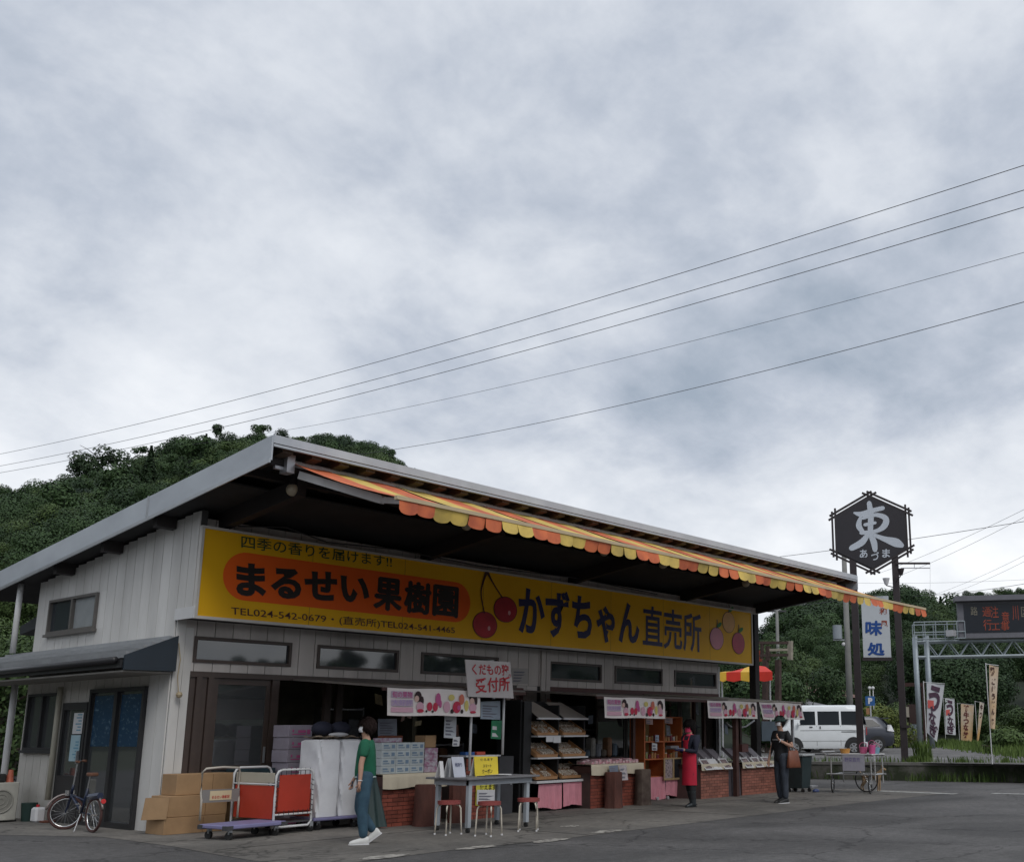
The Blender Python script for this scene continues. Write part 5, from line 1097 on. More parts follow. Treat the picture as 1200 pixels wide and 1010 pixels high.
bk = thing('bicycle', 'small dark folding bicycle parked by the glass door', 'bicycle', (7.45, 16.9, 0), 0)
R2 = .25; rear = Vector((7.42, 16.42, R2)); front = Vector((7.42, 17.34, R2)); fr_ax = Vector((.55, .835, 0)).normalized(); rear_ax = Vector((1, 0, 0)); dkb = mat('bike_frame', (.012, .02, .05), .35, .1); tyre = mat('tyre_brown', (.06, .025, .022), .8, .2)
for c, ax in ((rear, rear_ax), (front, fr_ax)):
    mb = MB(); mb.torus(c, ax, R2 - .02, .02, 36, 8); w_ = mb.build('wheel', tyre, bk, smooth=True, fix=False)
    mb = MB(); mb.torus(c, ax, R2 - .045, .010, 36, 6); mb.build('rim', chrome, w_, smooth=True, fix=False)
    mb = MB(); u = Vector((0, 0, 1)); v = ax.cross(u)
    for k in range(18): t = 2 * math.pi * k / 18; e = u * math.cos(t) + v * math.sin(t); mb.tube([c + ax * (.02 if k % 2 else -.02), c + e * (R2 - .05)], .0018, 4, caps=False)
    mb.cyl(c - ax * .04, ax, .018, .08, 10); mb.build('spokes', chrome, w_, fix=False)['kind'] = 'stuff'
    mb = MB(); u2 = Vector((0, 0, 1)); vv = u2.cross(ax) if c is front else u2.cross(ax)
    pts = []
    for k in range(9): t = R_(20 + k * 14) if c is rear else R_(10 + k * 13); e = u2 * math.sin(t) + (Vector((0, -1, 0)) if c is rear else (-fr_ax.cross(u2) if (-fr_ax.cross(u2)).y > 0 else fr_ax.cross(u2))) * math.cos(t); pts.append(c + e * (R2 + .022))
    mb.tube(pts, .017, 6); mb.build('mudguard', mat('guard_metal', (.35, .30, .28), .3, .1, metal=.6), bk, fix=False, smooth=True)
bb = Vector((7.42, 16.82, .27)); head = Vector((7.42, 17.22, .52)); st_ = Vector((7.42, 16.70, .62)); sad = Vector((7.42, 16.66, .80)); ht = Vector((7.42, 17.18, .66)); stem = Vector((7.42, 17.13, .98))
mb = MB()
for a, b, r in ((bb, st_, .018), (bb, head, .022), (bb, rear, .011), (st_ + (bb - st_) * .25, rear, .010), (head, ht, .02), (st_ + (bb - st_) * .5, head, .016)): mb.tube([a, b], r, 8)
o = mb.build('frame', dkb, bk, smooth=True, fix=False)
for s_ in (-1, 1): mb = MB(); mb.tube([head + fr_ax * s_ * .02, head + fr_ax * s_ * .045 - Vector((0, 0, .04)), front + fr_ax * s_ * .045], .010, 6); mb.build('fork_blade', dkb, bk, fix=False)
mb = MB(); mb.tube([st_, sad], .013, 8); mb.build('seat_post', chrome, bk, fix=False)
mb = MB(); mb.tube([ht, stem], .013, 8); mb.build('stem', chrome, bk, fix=False)
hx = fr_ax; mb = MB(); mb.tube([stem - hx * .26 - Vector((0, .06, -.03)), stem - hx * .16 + Vector((0, 0, .03)), stem, stem + hx * .16 + Vector((0, 0, .03)), stem + hx * .26 - Vector((0, .06, -.03))], .012, 8); mb.build('handlebar', chrome, bk, smooth=True, fix=False)
for s_ in (-1, 1): p = stem + hx * .25 * s_ - Vector((0, .06, -.03)); mb = MB(); mb.tube([p, p - Vector((0, .10, 0)) + hx * .03 * s_], .018, 8); mb.build('grip', mat('grip_brown', (.12, .05, .025), .7, .1), bk, fix=False)
mb = MB(); mb.prism([sad + Vector((.0, .15, 0)), sad + Vector((.04, .04, 0)), sad + Vector((.08, -.08, 0)), sad + Vector((.05, -.14, 0)), sad + Vector((-.05, -.14, 0)), sad + Vector((-.08, -.08, 0)), sad + Vector((-.04, .04, 0))], (0, 0, .05)); mb.build('saddle', mat('saddle_brown', (.13, .055, .03), .6, .15), bk, bevel=.012)
mb = MB(); mb.torus(bb + Vector((.05, 0, 0)), (1, 0, 0), .075, .008, 20, 5); mb.tube([bb + Vector((.06, 0, 0)), bb + Vector((.08, .08, -.13)), bb + Vector((.12, .08, -.13))], .010, 6); mb.tube([bb + Vector((-.03, 0, 0)), bb + Vector((-.07, -.08, .13)), bb + Vector((-.13, -.08, .13))], .010, 6); mb.build('crankset', chrome, bk, fix=False)
mb = MB(); mb.cyl(rear + Vector((0, -.24, .20)), (0, -1, .2), .035, .02, 12); mb.build('rear_reflector', mat('reflector_red', (.55, .02, .02), .3, 0), bk)
mb = MB(); mb.tube([bb + Vector((-.03, -.04, -.02)), Vector((7.30, 16.72, .01))], .008, 6); mb.build('kickstand', chrome, bk, fix=False)
mb = MB(); mb.box((7.37, 17.24, .50), (7.47, 17.32, .58)); mb.build('headlamp', chrome, bk)
mb = MB(); mb.tube([Vector((7.42, 16.6, .50)), Vector((7.42, 16.28, .53))], .05, 6); mb.build('luggage_rack', dkb, bk, fix=False)
# ------------------------------------------------------------------ people
skinm = mat('skin', (.42, .24, .17), .55, .05, 8); hairm = mat('hair_black', (.010, .008, .008), .8, .2, 30, spec=.15); hairb = mat('hair_brown', (.016, .008, .007), .75, .2, 30, spec=.2)
maskm = mat('face_mask', (.68, .68, .70), .7, 0); eyem = mat('eye_dark', (.01, .01, .01), .3, 0)
def leg(hip, a1, a2, s_, H, out=.0):
    """thigh and shin angles measured forward from straight down"""
    k = hip + Vector((math.sin(a1) * .235 * H, s_ * out, -math.cos(a1) * .235 * H))
    an = k + Vector((math.sin(a2) * .225 * H, s_ * out * .5, -math.cos(a2) * .225 * H)); return k, an
def person(label, loc, rz, H, legs, arms, shirt, trous, shoe, sleeve='short', lean=.0, fem=False, headturn=0, boots=None, glove=None):
    """local frame: x forward, y left, z up. legs: {s:(thigh, shin, foot pitch)}; arms: {s:(elbow, wrist, hand tip dir)}"""
    P = thing('person', label, 'person', loc, rz); J = {}; E = []; Rd = {}
    hz = .505 * H; hips = Vector((0, 0, hz)); V = Vector
    zshift = None
    sw = (.092 if fem else .108) * H; hw = .052 * H
    J['hip'] = V((0, 0, hz)); Rd['hip'] = (.092 * H, .068 * H)
    J['waist'] = V((lean * .3, 0, .60 * H)); Rd['waist'] = (.080 * H, .062 * H)
    J['chest'] = V((lean * .7, 0, .72 * H)); Rd['chest'] = (.096 * H, .072 * H)
    J['neckb'] = V((lean, 0, .81 * H)); Rd['neckb'] = (.056 * H, .046 * H)
    J['neck'] = V((lean + .01 * H, 0, .85 * H)); Rd['neck'] = .030 * H
    J['skull'] = V((lean + .018 * H, 0, .895 * H)); Rd['skull'] = (.040 * H, .046 * H)
    J['crown'] = V((lean + .012 * H, 0, .94 * H)); Rd['crown'] = (.043 * H, .050 * H)
    J['top'] = V((lean + .008 * H, 0, .972 * H)); Rd['top'] = (.028 * H, .034 * H)
    E += [('hip', 'waist'), ('waist', 'chest'), ('chest', 'neckb'), ('neckb', 'neck'), ('neck', 'skull'), ('skull', 'crown'), ('crown', 'top')]
    ankles = {}
    for s_ in (1, -1):
        a1, a2, fp = legs[s_]; hj = V((0, s_ * hw, hz - .015 * H)); k, an = leg(hj, a1, a2, s_, H, .004)
        n = 'L' if s_ > 0 else 'R'; J['h' + n] = hj; J['th' + n] = hj.lerp(k, .5); J['k' + n] = k; J['sh' + n] = k.lerp(an, .35); J['a' + n] = an
        Rd['h' + n] = .056 * H; Rd['th' + n] = .046 * H; Rd['k' + n] = .034 * H; Rd['sh' + n] = .033 * H; Rd['a' + n] = .021 * H
        E += [('hip', 'h' + n), ('h' + n, 'th' + n), ('th' + n, 'k' + n), ('k' + n, 'sh' + n), ('sh' + n, 'a' + n)]; ankles[s_] = (an, fp, a2)
    for s_ in (1, -1):
        n = 'L' if s_ > 0 else 'R'; el_, wr, hd, curl = arms[s_]; sh = V((lean, s_ * sw, .795 * H)); el_ = V(el_) * H; wr = V(wr) * H; hd = V(hd).normalized()
        J['s' + n] = sh; J['e' + n] = el_; J['f' + n] = el_.lerp(wr, .3); J['w' + n] = wr; J['p' + n] = wr + hd * .028 * H; J['q' + n] = wr + hd * .055 * H
        Rd['s' + n] = .036 * H; Rd['e' + n] = .0235 * H; Rd['f' + n] = .023 * H; Rd['w' + n] = .0150 * H; Rd['p' + n] = (.020 * H, .012 * H); Rd['q' + n] = (.020 * H, .010 * H)
        E += [('chest', 's' + n), ('s' + n, 'e' + n), ('e' + n, 'f' + n), ('f' + n, 'w' + n), ('w' + n, 'p' + n), ('p' + n, 'q' + n)]
        side = hd.cross(V((0, 0, 1)) if abs(hd.z) < .8 else V((1, 0, 0))).normalized(); inn = side.cross(hd).normalized()
        if abs(hd.z) > .8: side, inn = V((1, 0, 0)), V((0, -s_, 0))
        for f in range(4):
            b0 = J['q' + n] + side * (.013 - f * .0088) * H; ln = (.022, .025, .024, .019)[f] * H
            m1 = b0 + (hd * .85 + inn * curl * .6).normalized() * ln; m2 = m1 + (hd * (1 - curl) + inn * curl * 1.2).normalized() * ln * .8
            for q_, nm in ((m1, 'm%d' % f), (m2, 'o%d' % f)): J[nm + n] = q_
            Rd['m%d' % f + n] = .0047 * H; Rd['o%d' % f + n] = .0040 * H; E += [('q' + n, 'm%d' % f + n), ('m%d' % f + n, 'o%d' % f + n)]
        tb = J['p' + n] + side * .019 * H + hd * .012 * H; tt = tb + (hd + side * .5 + inn * .4).normalized() * .022 * H; J['t' + n] = tb; J['u' + n] = tt; Rd['t' + n] = .0065 * H; Rd['u' + n] = .005 * H; E += [('p' + n, 't' + n), ('t' + n, 'u' + n)]
    zmin = min(ankles[s_][0].z - (.045 * H) for s_ in (1, -1)); off = V((0, 0, -zmin))
    J = {k: v + off for k, v in J.items()}
    RB = dict(Rd); 
    for k_, f_ in (('hip', .66), ('waist', .66), ('chest', .70), ('hL', .70), ('hR', .70), ('thL', .8), ('thR', .8), ('sL', .72), ('sR', .72), ('neckb', .8)): RB[k_] = tuple(c * f_ for c in Rd[k_]) if isinstance(Rd[k_], tuple) else Rd[k_] * f_
    bo = skinmesh(J, E, RB, 'body', skinm, P, 2); bo.data.materials.append(shirt); bo.data.materials.append(trous)
    for p_ in bo.data.polygons:      # the body under the clothes takes their colour
        c_ = p_.center
        if J['hip'].z < c_.z < J['neckb'].z - .01 * H and abs(c_.x - lean) < .07 * H and abs(c_.y) < sw * 1.12: p_.material_index = 1
        elif c_.z <= J['hip'].z and abs(c_.y) < hw * 2.1 and abs(c_.x) < .12 * H and c_.z > J['kL'].z: p_.material_index = 2
    T = {k: J[k] for k in J}
    def sub(keys, grow, name, M, ext=None, subs=2):
        j = {k: T[k] for k in keys}; r = {k: tuple(c * grow.get(k, 1.14) + .004 for c in (Rd[k] if isinstance(Rd[k], tuple) else (Rd[k], Rd[k]))) for k in keys}
        if ext:
            for k, (p, rr_) in ext.items(): j[k] = p; r[k] = rr_
        e = [(a, b) for a, b in E if a in j and b in j] + (EX if ext else []); return skinmesh(j, e, r, name, M, P, subs)
    # shirt with sleeves to the upper arm or wrist
    EX = []; ext = {}; keys = ['hip', 'waist', 'chest', 'neckb', 'sL', 'sR']
    for n in 'LR':
        if sleeve == 'long': keys += ['e' + n, 'f' + n, 'w' + n]
        else: ext['se' + n] = (T['s' + n].lerp(T['e' + n], .72), (.036 * H, .036 * H)); EX.append(('s' + n, 'se' + n))
    T2 = T['hip']; T['hip'] = T2 + V((0, 0, (-.035 if fem else -.075) * H))
    sub(keys, {'hip': 1.12, 'waist': 1.12, 'chest': 1.12, 'neckb': 1.10, 'sL': 1.25, 'sR': 1.25}, 'shirt', shirt, ext or {'zz': (T['neckb'], (.03, .03))} if ext else None)
    T['hip'] = T2
    # trousers
    keys = ['hip', 'waist'] + [a + n for n in 'LR' for a in ('h', 'th', 'k', 'sh', 'a')]; T['waist'] = T['hip'].lerp(T['waist'], .95)
    sub(keys, {'waist': 1.04, 'hip': 1.10, 'aL': 1.75 if not fem else 1.55, 'aR': 1.75 if not fem else 1.55, 'shL': 1.35, 'shR': 1.35, 'kL': 1.3, 'kR': 1.3, 'thL': 1.25, 'thR': 1.25}, 'trousers', trous)
    # shoes: a sole and an upper, lofted
    for s_ in (1, -1):
        an, fp, a2 = ankles[s_]; an = an + off; L_ = .155 * H; M4 = Matrix.Translation(an) @ Matrix.Rotation(fp, 4, 'Y'); mb = MB(); secs = ((-.28, .028, .062), (-.20, .036, .075), (0, .036, .070), (.25, .040, .056), (.50, .044, .046), (.66, .038, .038), (.75, .020, .024)); n = 12; vs = []
        for (x, wd, h_) in secs:
            for i in range(n):
                t = 2 * math.pi * i / n; z = math.sin(t); vs.append(M4 @ V((x * L_, math.cos(t) * wd * H * .62, -.045 * H + (h_ * H * .5) * (1 + max(z, -.999)) * .95)))
        fs = [(i * n + j, i * n + (j + 1) % n, (i + 1) * n + (j + 1) % n, (i + 1) * n + j) for i in range(len(secs) - 1) for j in range(n)] + [tuple(range(n))[::-1], tuple((len(secs) - 1) * n + j for j in range(n))]
        mb.add(vs, fs); mb.build('shoe', shoe, P, local=True, smooth=True, subs=1)
        mb = MB(); vs = []
        for dz in (-.046, -.036):
            for (x, wd) in ((-.29, .024), (-.2, .026), (.2, .027), (.5, .030), (.68, .024), (.77, .008)): vs += [M4 @ V((x * L_, wd * H, dz * H)), M4 @ V((x * L_, -wd * H, dz * H))]
        m_ = 6; fs = []
        for lay in (0, 12): fs += [(lay + 2 * i, lay + 2 * i + 1, lay + 2 * i + 3, lay + 2 * i + 2) for i in range(m_ - 1)]
        fs += [(2 * i, 2 * i + 2, 12 + 2 * i + 2, 12 + 2 * i) for i in range(m_ - 1)] + [(2 * i + 1, 2 * i + 3, 12 + 2 * i + 3, 12 + 2 * i + 1) for i in range(m_ - 1)] + [(0, 1, 13, 12), (10, 11, 23, 22)]
        mb.add(vs, fs); mb.build('sole', boots and black or pwhite, P, local=True)
        if boots:
            kn = J['sh' + ('L' if s_ > 0 else 'R')]; mb = MB(); mb.tube([an + V((0, 0, -.02)), an.lerp(kn, .35), an.lerp(kn, .75), kn], .036 * H, 14, caps=False, r2=.044 * H); mb.build('boot_shaft', boots, P, local=True, smooth=True, fix=False)
    # face
    hc = J['crown']; fx = hc.x + .050 * H
    for s_ in (1, -1):
        mb = MB(); mb.sphere((fx - .006 * H, s_ * .019 * H, hc.z - .008 * H), .0058 * H, 8); mb.build('eye', eyem, P, local=True, smooth=True)
        mb = MB(); mb.sphere((hc.x - .002 * H, s_ * .047 * H, hc.z - .016 * H), .014 * H, 10, (.8, .35, 1.3)); mb.build('ear', skinm, P, local=True, smooth=True)
    mb = MB(); mb.sphere((fx + .003 * H, 0, hc.z - .022 * H), .009 * H, 8, (1.1, .8, 1.5)); mb.build('nose', skinm, P, local=True, smooth=True)
    return P, J
def hairmesh(P, c, H, M, back=1.0, name='hair', front=-.2, low=-.6, tuft=.006, seed=1, cover=1.12):
    rr = random.Random(seed); mb = MB(); n, k = 28, 16; vs = []; idx = {}
    for i in range(k + 1):
        th = math.pi * i / k
        for j in range(n):
            ph = 2 * math.pi * j / n; d = Vector((math.sin(th) * math.cos(ph), math.sin(th) * math.sin(ph), math.cos(th)))
            r = cover + rr.uniform(-.03, .05); v = c + Vector((d.x * .056 * H * r * (1.10 if d.x < 0 else 1.0), d.y * .050 * H * r, d.z * .061 * H * r)); vs.append(v)
    fs = []
    for i in range(k):
        for j in range(n):
            th = math.pi * (i + .5) / k; ph = 2 * math.pi * (j + .5) / n; dx = math.sin(th) * math.cos(ph); dz = math.cos(th)
            lim = low if dx < .15 else (front if dx > .55 else low + (front - low) * (dx - .15) / .4)
            if dz > lim: fs.append((i * n + j, i * n + (j + 1) % n, (i + 1) * n + (j + 1) % n, (i + 1) * n + j))
    mb.add(vs, fs); vv = [Vector(v) for v in vs]
    for f in fs:      # short strands lying over the head
        for _ in range(3):
            p = (vv[f[0]] + vv[f[2]]) / 2 + Vector((rr.uniform(-1, 1), rr.uniform(-1, 1), rr.uniform(-1, 1))) * .006; d = (p - c).normalized(); dn = (Vector((-.25 + rr.uniform(-.3, .3), rr.uniform(-.3, .3), -1)) - d * Vector((-.25, 0, -1)).dot(d)).normalized(); sd2 = d.cross(dn) * .004; p = p + d * .003
            mb.add([p - sd2, p + sd2, p + dn * .03 + d * .006 + sd2, p + dn * .05 + d * rr.uniform(-.002, .010)], [(0, 1, 2, 3)])
    return mb.build(name, M, P, local=True, smooth=True, fix=False)
def maskmesh(P, c, H):
    mb = MB()
    def fn(u, v): 
        ph = (u - .5) * 2.3; return (c.x + math.cos(ph) * .054 * H + .010 * H * (1 - abs(2 * v - 1)), math.sin(ph) * .047 * H, c.z - .050 * H + v * .045 * H)
    mb.grid(fn, 12, 6); mb.build('face_mask', maskm, P, local=True, smooth=True, fix=False)
    for s_ in (1, -1): mb = MB(); mb.tube([(c.x + .022 * H, s_ * .046 * H, c.z - .02 * H), (c.x - .004 * H, s_ * .050 * H, c.z - .012 * H)], .0015, 4); mb.build('ear_loop', maskm, P, local=True, fix=False)
leftdir = math.atan2(.7960598, -.60518816)     # heading towards the left of the picture, on the ground
jean = mat('denim_blue', (.035, .085, .125), .8, .25, 9, .2, 60, c2=(.018, .05, .08)); grn = mat('green_knit', (.008, .105, .055), .85, .15, 12, .15, 80); canvas = mat('canvas_white', (.62, .62, .60), .7, .06, 20)
P, J = person('woman in a green top, blue jeans and white mask walking left past the white bales', (8.66, 11.72, 0), leftdir + .22, 1.56,
    {1: (.02, -.10, .02), -1: (.16, -.62, .62)}, {1: ((.03, .115, .635), (.03, .135, .50), (.1, 0, -1), .45), -1: ((-.03, -.125, .635), (.10, -.125, .505), (.25, 0, -1), .5)}, grn, jean, canvas, fem=True)
# the arm nearer the camera is her left one
H = 1.56; hairmesh(P, J['crown'] + Vector((-.006, 0, -.002)), H, hairb, low=-.92, front=.18, seed=4, cover=1.17); maskmesh(P, J['crown'], H)
mb = MB(); mb.torus(J['wL'], (J['wL'] - J['eL']), .026, .006, 16, 6); mb.build('wristband', pwhite, P, local=True, smooth=True)
mb = MB(); mb.torus(J['hip'] + Vector((0, 0, .03)), (0, 0, 1), .128, .012, 24, 6); o = mb.build('undershirt_hem', mat('hem_pale', (.35, .42, .42), .8, 0), P, local=True, smooth=True, fix=False); 
# worker in the red apron
H = 1.58; navyc = mat('navy_cloth', (.012, .014, .030), .85, .2, 8); blkc = mat('black_cloth', (.012, .012, .014), .85, .2, 8); apr = mat('apron_red', (.50, .008, .035), .75, .15, 5, c2=(.34, .006, .028)); rub = mat('rubber_boot', (.022, .028, .032), .35, .2, 6)
P, J = person('worker in a long red apron, pink scarf, blue gloves and rubber boots holding a tray', (16.42, 12.2, 0), leftdir + .70, H,
    {1: (.10, -.06, 0), -1: (-.08, -.28, .2)}, {1: ((.02, .125, .635), (.145, .055, .655), (1, -.25, .1), .5), -1: ((.0, -.125, .635), (.14, -.05, .655), (1, .25, .1), .5)}, navyc, blkc, rub, sleeve='long', boots=rub)
c = J['crown']; hairmesh(P, c, H, hairm, low=-.75, front=-.1, seed=6, cover=1.24)
scf = mat('scarf_pink', (.46, .03, .09), .8, .15, 8)
mb = MB(); mb.grid(lambda u, v: (c.x + math.cos((u - .5) * 2.6) * .056 * H, math.sin((u - .5) * 2.6) * .050 * H, c.z - .075 * H + v * .068 * H), 14, 5); mb.build('scarf', scf, P, local=True, smooth=True, fix=False)
mb = MB(); nb = J['neckb']; mb.torus(nb + Vector((.01, 0, .02)), (0, 0, 1), .055, .03, 20, 8); mb.build('scarf', scf, P, local=True, smooth=True, fix=False)
mb = MB(); z1, z0 = J['chest'].z + .08, J['kL'].z - .02
def apf(u, v):
    z = z0 + (z1 - z0) * v; top = v > .72; hwid = 1.75 if not top else .95 - .35 * (v - .72) / .28; ph = (u - .5) * 2 * hwid
    rx, ry = (.135, .165) if v < .6 else (.135 - .02 * (v - .6) / .4, .165 - .02 * (v - .6) / .4); fl = 1 + .12 * max(0, .5 - v) + .02 * math.sin(u * 22) * (1 - v)
    return (math.cos(ph) * rx * fl + .01, math.sin(ph) * ry * fl, z)
mb.grid(apf, 28, 16); mb.build('apron', apr, P, local=True, smooth=True, fix=False)
for s_ in (1, -1): mb = MB(); mb.tube([(.115, s_ * .075, z1 - .01), (.075, s_ * .075, z1 + .08), (.0, s_ * .07, J['sL'].z + .055), (-.09, s_ * .05, z1 + .04)], .012, 6); mb.build('apron_strap', apr, P, local=True, fix=False)
glv = mat('glove_blue', (.03, .06, .30), .5, .1)
for n, s_ in (('L', 1), ('R', -1)):
    keys = ['w' + n, 'p' + n, 'q' + n] + ['m%d' % f + n for f in range(4)] + ['o%d' % f + n for f in range(4)] + ['t' + n, 'u' + n]
    j = {k: J[k] for k in keys}; r = {k: (.026 if k[0] == 'w' else .030 if k[0] in 'pq' else .011) for k in keys}; r['p' + n] = r['q' + n] = (.036, .024)
    e = [('w' + n, 'p' + n), ('p' + n, 'q' + n), ('p' + n, 't' + n), ('t' + n, 'u' + n)] + [('q' + n, 'm%d' % f + n) for f in range(4)] + [('m%d' % f + n, 'o%d' % f + n) for f in range(4)]
    skinmesh(j, e, r, 'glove', glv, P, 2)
W4 = WM[P.name]; a = W4 @ ((J['qL'] + J['qR']) / 2 + Vector((.08, 0, .012)))
mb = MB(); M4 = Matrix.Translation(a) @ Matrix.Rotation(leftdir + .7, 4, 'Z'); mb.box((-.11, -.16, 0), (.11, .16, .018), M4); mb.box((-.10, -.15, .02), (.10, .0, .06), M4); single(mb, 'tray', mat('tray_grey', (.10, .10, .11), .5, .1), 'dark flat tray held by the worker in the red apron', 'tray')
# man in black
H = 1.66; trs = mat('grey_jeans', (.045, .055, .075), .85, .35, 7, .3, 40, c2=(.022, .028, .04))
P, J = person('man in black T-shirt, grey jeans and green cap walking left with a brown shoulder bag', (18.3, 11.32, 0), leftdir + .65, H,
    {1: (.04, -.04, 0), -1: (.02, -.14, .12)}, {1: ((-.035, .16, .64), (.10, .09, .715), (.6, -.3, .8), .7), -1: ((.03, -.13, .635), (.08, -.135, .50), (.2, 0, -1), .4)}, blkc, trs, mat('shoe_black', (.015, .015, .016), .5, .1))
c = J['crown']; hairmesh(P, c, H, hairm, low=-.78, front=.45, seed=9, cover=1.10); maskmesh(P, c, H)
capg = mat('cap_green', (.012, .035, .030), .8, .15, 8); mb = MB(); mb.grid(lambda u, v: (c.x + math.cos(u * 6.283) * .073 * H * math.cos(v * 1.5), math.sin(u * 6.283) * .065 * H * math.cos(v * 1.5), c.z + .004 * H + .066 * H * math.sin(v * 1.5)), 24, 8); mb.build('cap', capg, P, local=True, smooth=True, fix=False)
mb = MB(); vs = [(c.x + .058 * H + (.060 * H) * math.sin(t) + .0, math.cos(t) * .055 * H, c.z + .008 * H - .012 * H * math.sin(t)) for t in [math.pi * i / 12 for i in range(13)]]; mb.prism(vs, (0, 0, .006)); mb.build('cap_peak', capg, P, local=True)
# white chest stripe on the T-shirt
mb = MB(); zc = J['chest'].z + .01; mb.grid(lambda u, v: (math.cos((u - .5) * 2.2) * .150 + .012, math.sin((u - .5) * 2.2) * .185, zc - .012 + .026 * v), 16, 1); mb.build('shirt_stripe', mat('stripe_grey', (.30, .30, .32), .8, 0), P, local=True, fix=False)
mb = MB(); mb.torus(J['wL'], (J['wL'] - J['eL']), .031, .009, 16, 6); mb.build('watch', pwhite, P, local=True, smooth=True)
bagm = mat('bag_brown', (.17, .055, .028), .55, .2, 6)
bg_ = thing('shoulder_bag', 'brown leather shoulder bag hanging at the side of the man in black', 'bag', tuple(W_ := (WM[P.name] @ Vector((-.14, .20, .70))))); WM[bg_.name] = WM[P.name].copy(); bg_.matrix_world = WM[P.name]
mb = MB(); bx, by, bz = -.10, .24, .68
mb.add([(bx - .17, by - .05, bz), (bx + .17, by - .05, bz), (bx + .17, by + .06, bz), (bx - .17, by + .06, bz), (bx - .13, by - .02, bz + .34), (bx + .13, by - .02, bz + .34), (bx + .13, by + .02, bz + .34), (bx - .13, by + .02, bz + .34)], [(0, 3, 2, 1), (4, 5, 6, 7), (0, 1, 5, 4), (1, 2, 6, 5), (2, 3, 7, 6), (3, 0, 4, 7)])
mb.build('bag_body', bagm, bg_, local=True, bevel=.02, smooth=True)
sh = J['sL']; mb = MB(); mb.tube([(bx - .10, by, bz + .33), (sh.x - .04, sh.y + .04, sh.z - .2), (sh.x - .02, sh.y + .0, sh.z + .062), (sh.x + .05, sh.y + .05, sh.z - .2), (bx + .10, by, bz + .33)], .009, 6); mb.build('strap', bagm, bg_, local=True, fix=False)

# ------------------------------------------------------------------ wheeled bin, handcart
wb = thing('wheeled_bin', 'dark green wheeled bin behind the man in black', 'bin', (21.85, 13.05, 0)); bt = mat('bin_teal', (.02, .035, .038), .5, .2)
mb = MB(); mb.add([(21.66, 12.85, .09), (22.02, 12.85, .09), (22.02, 13.25, .09), (21.66, 13.25, .09), (21.62, 12.8, .82), (22.08, 12.8, .82), (22.08, 13.3, .82), (21.62, 13.3, .82)], [(0, 3, 2, 1), (4, 5, 6, 7), (0, 1, 5, 4), (1, 2, 6, 5), (2, 3, 7, 6), (3, 0, 4, 7)]); mb.build('body', bt, wb, bevel=.012)
mb = MB(); mb.box((21.58, 12.76, .822), (22.14, 13.34, .87)); mb.build('lid', mat('lid_grey', (.40, .42, .43), .5, .08), wb, bevel=.01)
for x, y in ((21.7, 12.86), (22.0, 12.86), (21.7, 13.24), (22.0, 13.24)): mb = MB(); mb.cyl((x - .02, y, .045), (1, 0, 0), .045, .04, 12); mb.build('wheel', black, wb)
mb = MB(); mb.box((22.02, 12.8, .10), (22.3, 12.9, .14)); mb.build('foot_bar', alu, wb)

hc = thing('handcart', 'silver pipe handcart with spoked wheels carrying toy buckets and a hanging paper', 'handcart', (22.2, 11.8, 0)); sv = mat('pipe_silver', (.50, .50, .50), .3, .05, metal=.5)
K = {'a': Vector((22.55, 12.2, 0)), 'b': Vector((21.93, 11.1, 0))}      # wheel contact line runs left to right in the picture
fl, fr_ = at(975, 928.5, 2, 0), at(1022, 930, 2, 0); ax_ = (fr_ - fl).normalized(); dp_ = Vector((-ax_.y, ax_.x, 0)) 
if dp_.x < 0: dp_ = -dp_
LN = (fr_ - fl).length; Q = lambda a, b, z: fl + ax_ * a + dp_ * b + Vector((0, 0, z))
for a in (0, LN):
    for b in (0, .6): mb = MB(); mb.tube([Q(a, b, .22), Q(a, b, .86)], .016, 8); mb.build('post', sv, hc, fix=False)
for z in (.42, .84):
    for b in (0, .6): mb = MB(); mb.tube([Q(-.12, b, z), Q(LN + .08, b, z)], .017, 8); mb.build('rail', sv, hc, fix=False)
    for a in (0, LN): mb = MB(); mb.tube([Q(a, 0, z), Q(a, .6, z)], .015, 8); mb.build('cross_rail', sv, hc, fix=False)
mb = MB(); mb.prism([Q(-.05, -.03, .86), Q(LN + .05, -.03, .86), Q(LN + .05, .63, .86), Q(-.05, .63, .86)], (0, 0, .02)); mb.build('deck', pwhite, hc)
mb = MB(); mb.tube([Q(-.1, 0, .84), Q(-.22, 0, .92), Q(-.22, .6, .92), Q(-.1, .6, .84)], .014, 8); mb.build('push_bar', sv, hc, fix=False)
mb = MB(); mb.tube([Q(LN, 0, .84), Q(LN + .08, 0, .86), Q(LN + .1, 0, .72), Q(LN + .1, 0, .3)], .014, 8); mb.build('end_bar', sv, hc, fix=False)
for a, b, ax2 in ((.05, -.04, dp_ * .35 + ax_), (.62, .55, dp_), (LN - .02, -.04, dp_ * .3 + ax_)):
    ax2 = ax2.normalized(); big = b > .5; r = .30 if big else .21; c = Q(a, b, r); mb = MB(); mb.torus(c, ax2, r - .016, .016, 32, 6); w_ = mb.build('wheel', black, hc, smooth=True, fix=False); mb = MB(); u = Vector((0, 0, 1)); v = ax2.cross(u)
    for k in range(14): t = 2 * math.pi * k / 14; mb.tube([c, c + (u * math.cos(t) + v * math.sin(t)) * (r - .03)], .002, 4, caps=False)
    mb.cyl(c - ax2 * .03, ax2, .02, .06, 8); mb.build('spokes', chrome, w_, fix=False)['kind'] = 'stuff'
a, b, c, d = Q(.32, -.035, .50), Q(.88, -.035, .50), Q(.88, -.035, .855), Q(.32, -.035, .855); mb = MB(); mb.prism([a, b, c, d], dp_ * .003); pp = single(mb, 'paper_notice', mat('paper_violet', (.44, .43, .50), .7, .08, 14), 'white handwritten paper hanging on the side of the handcart', 'notice')
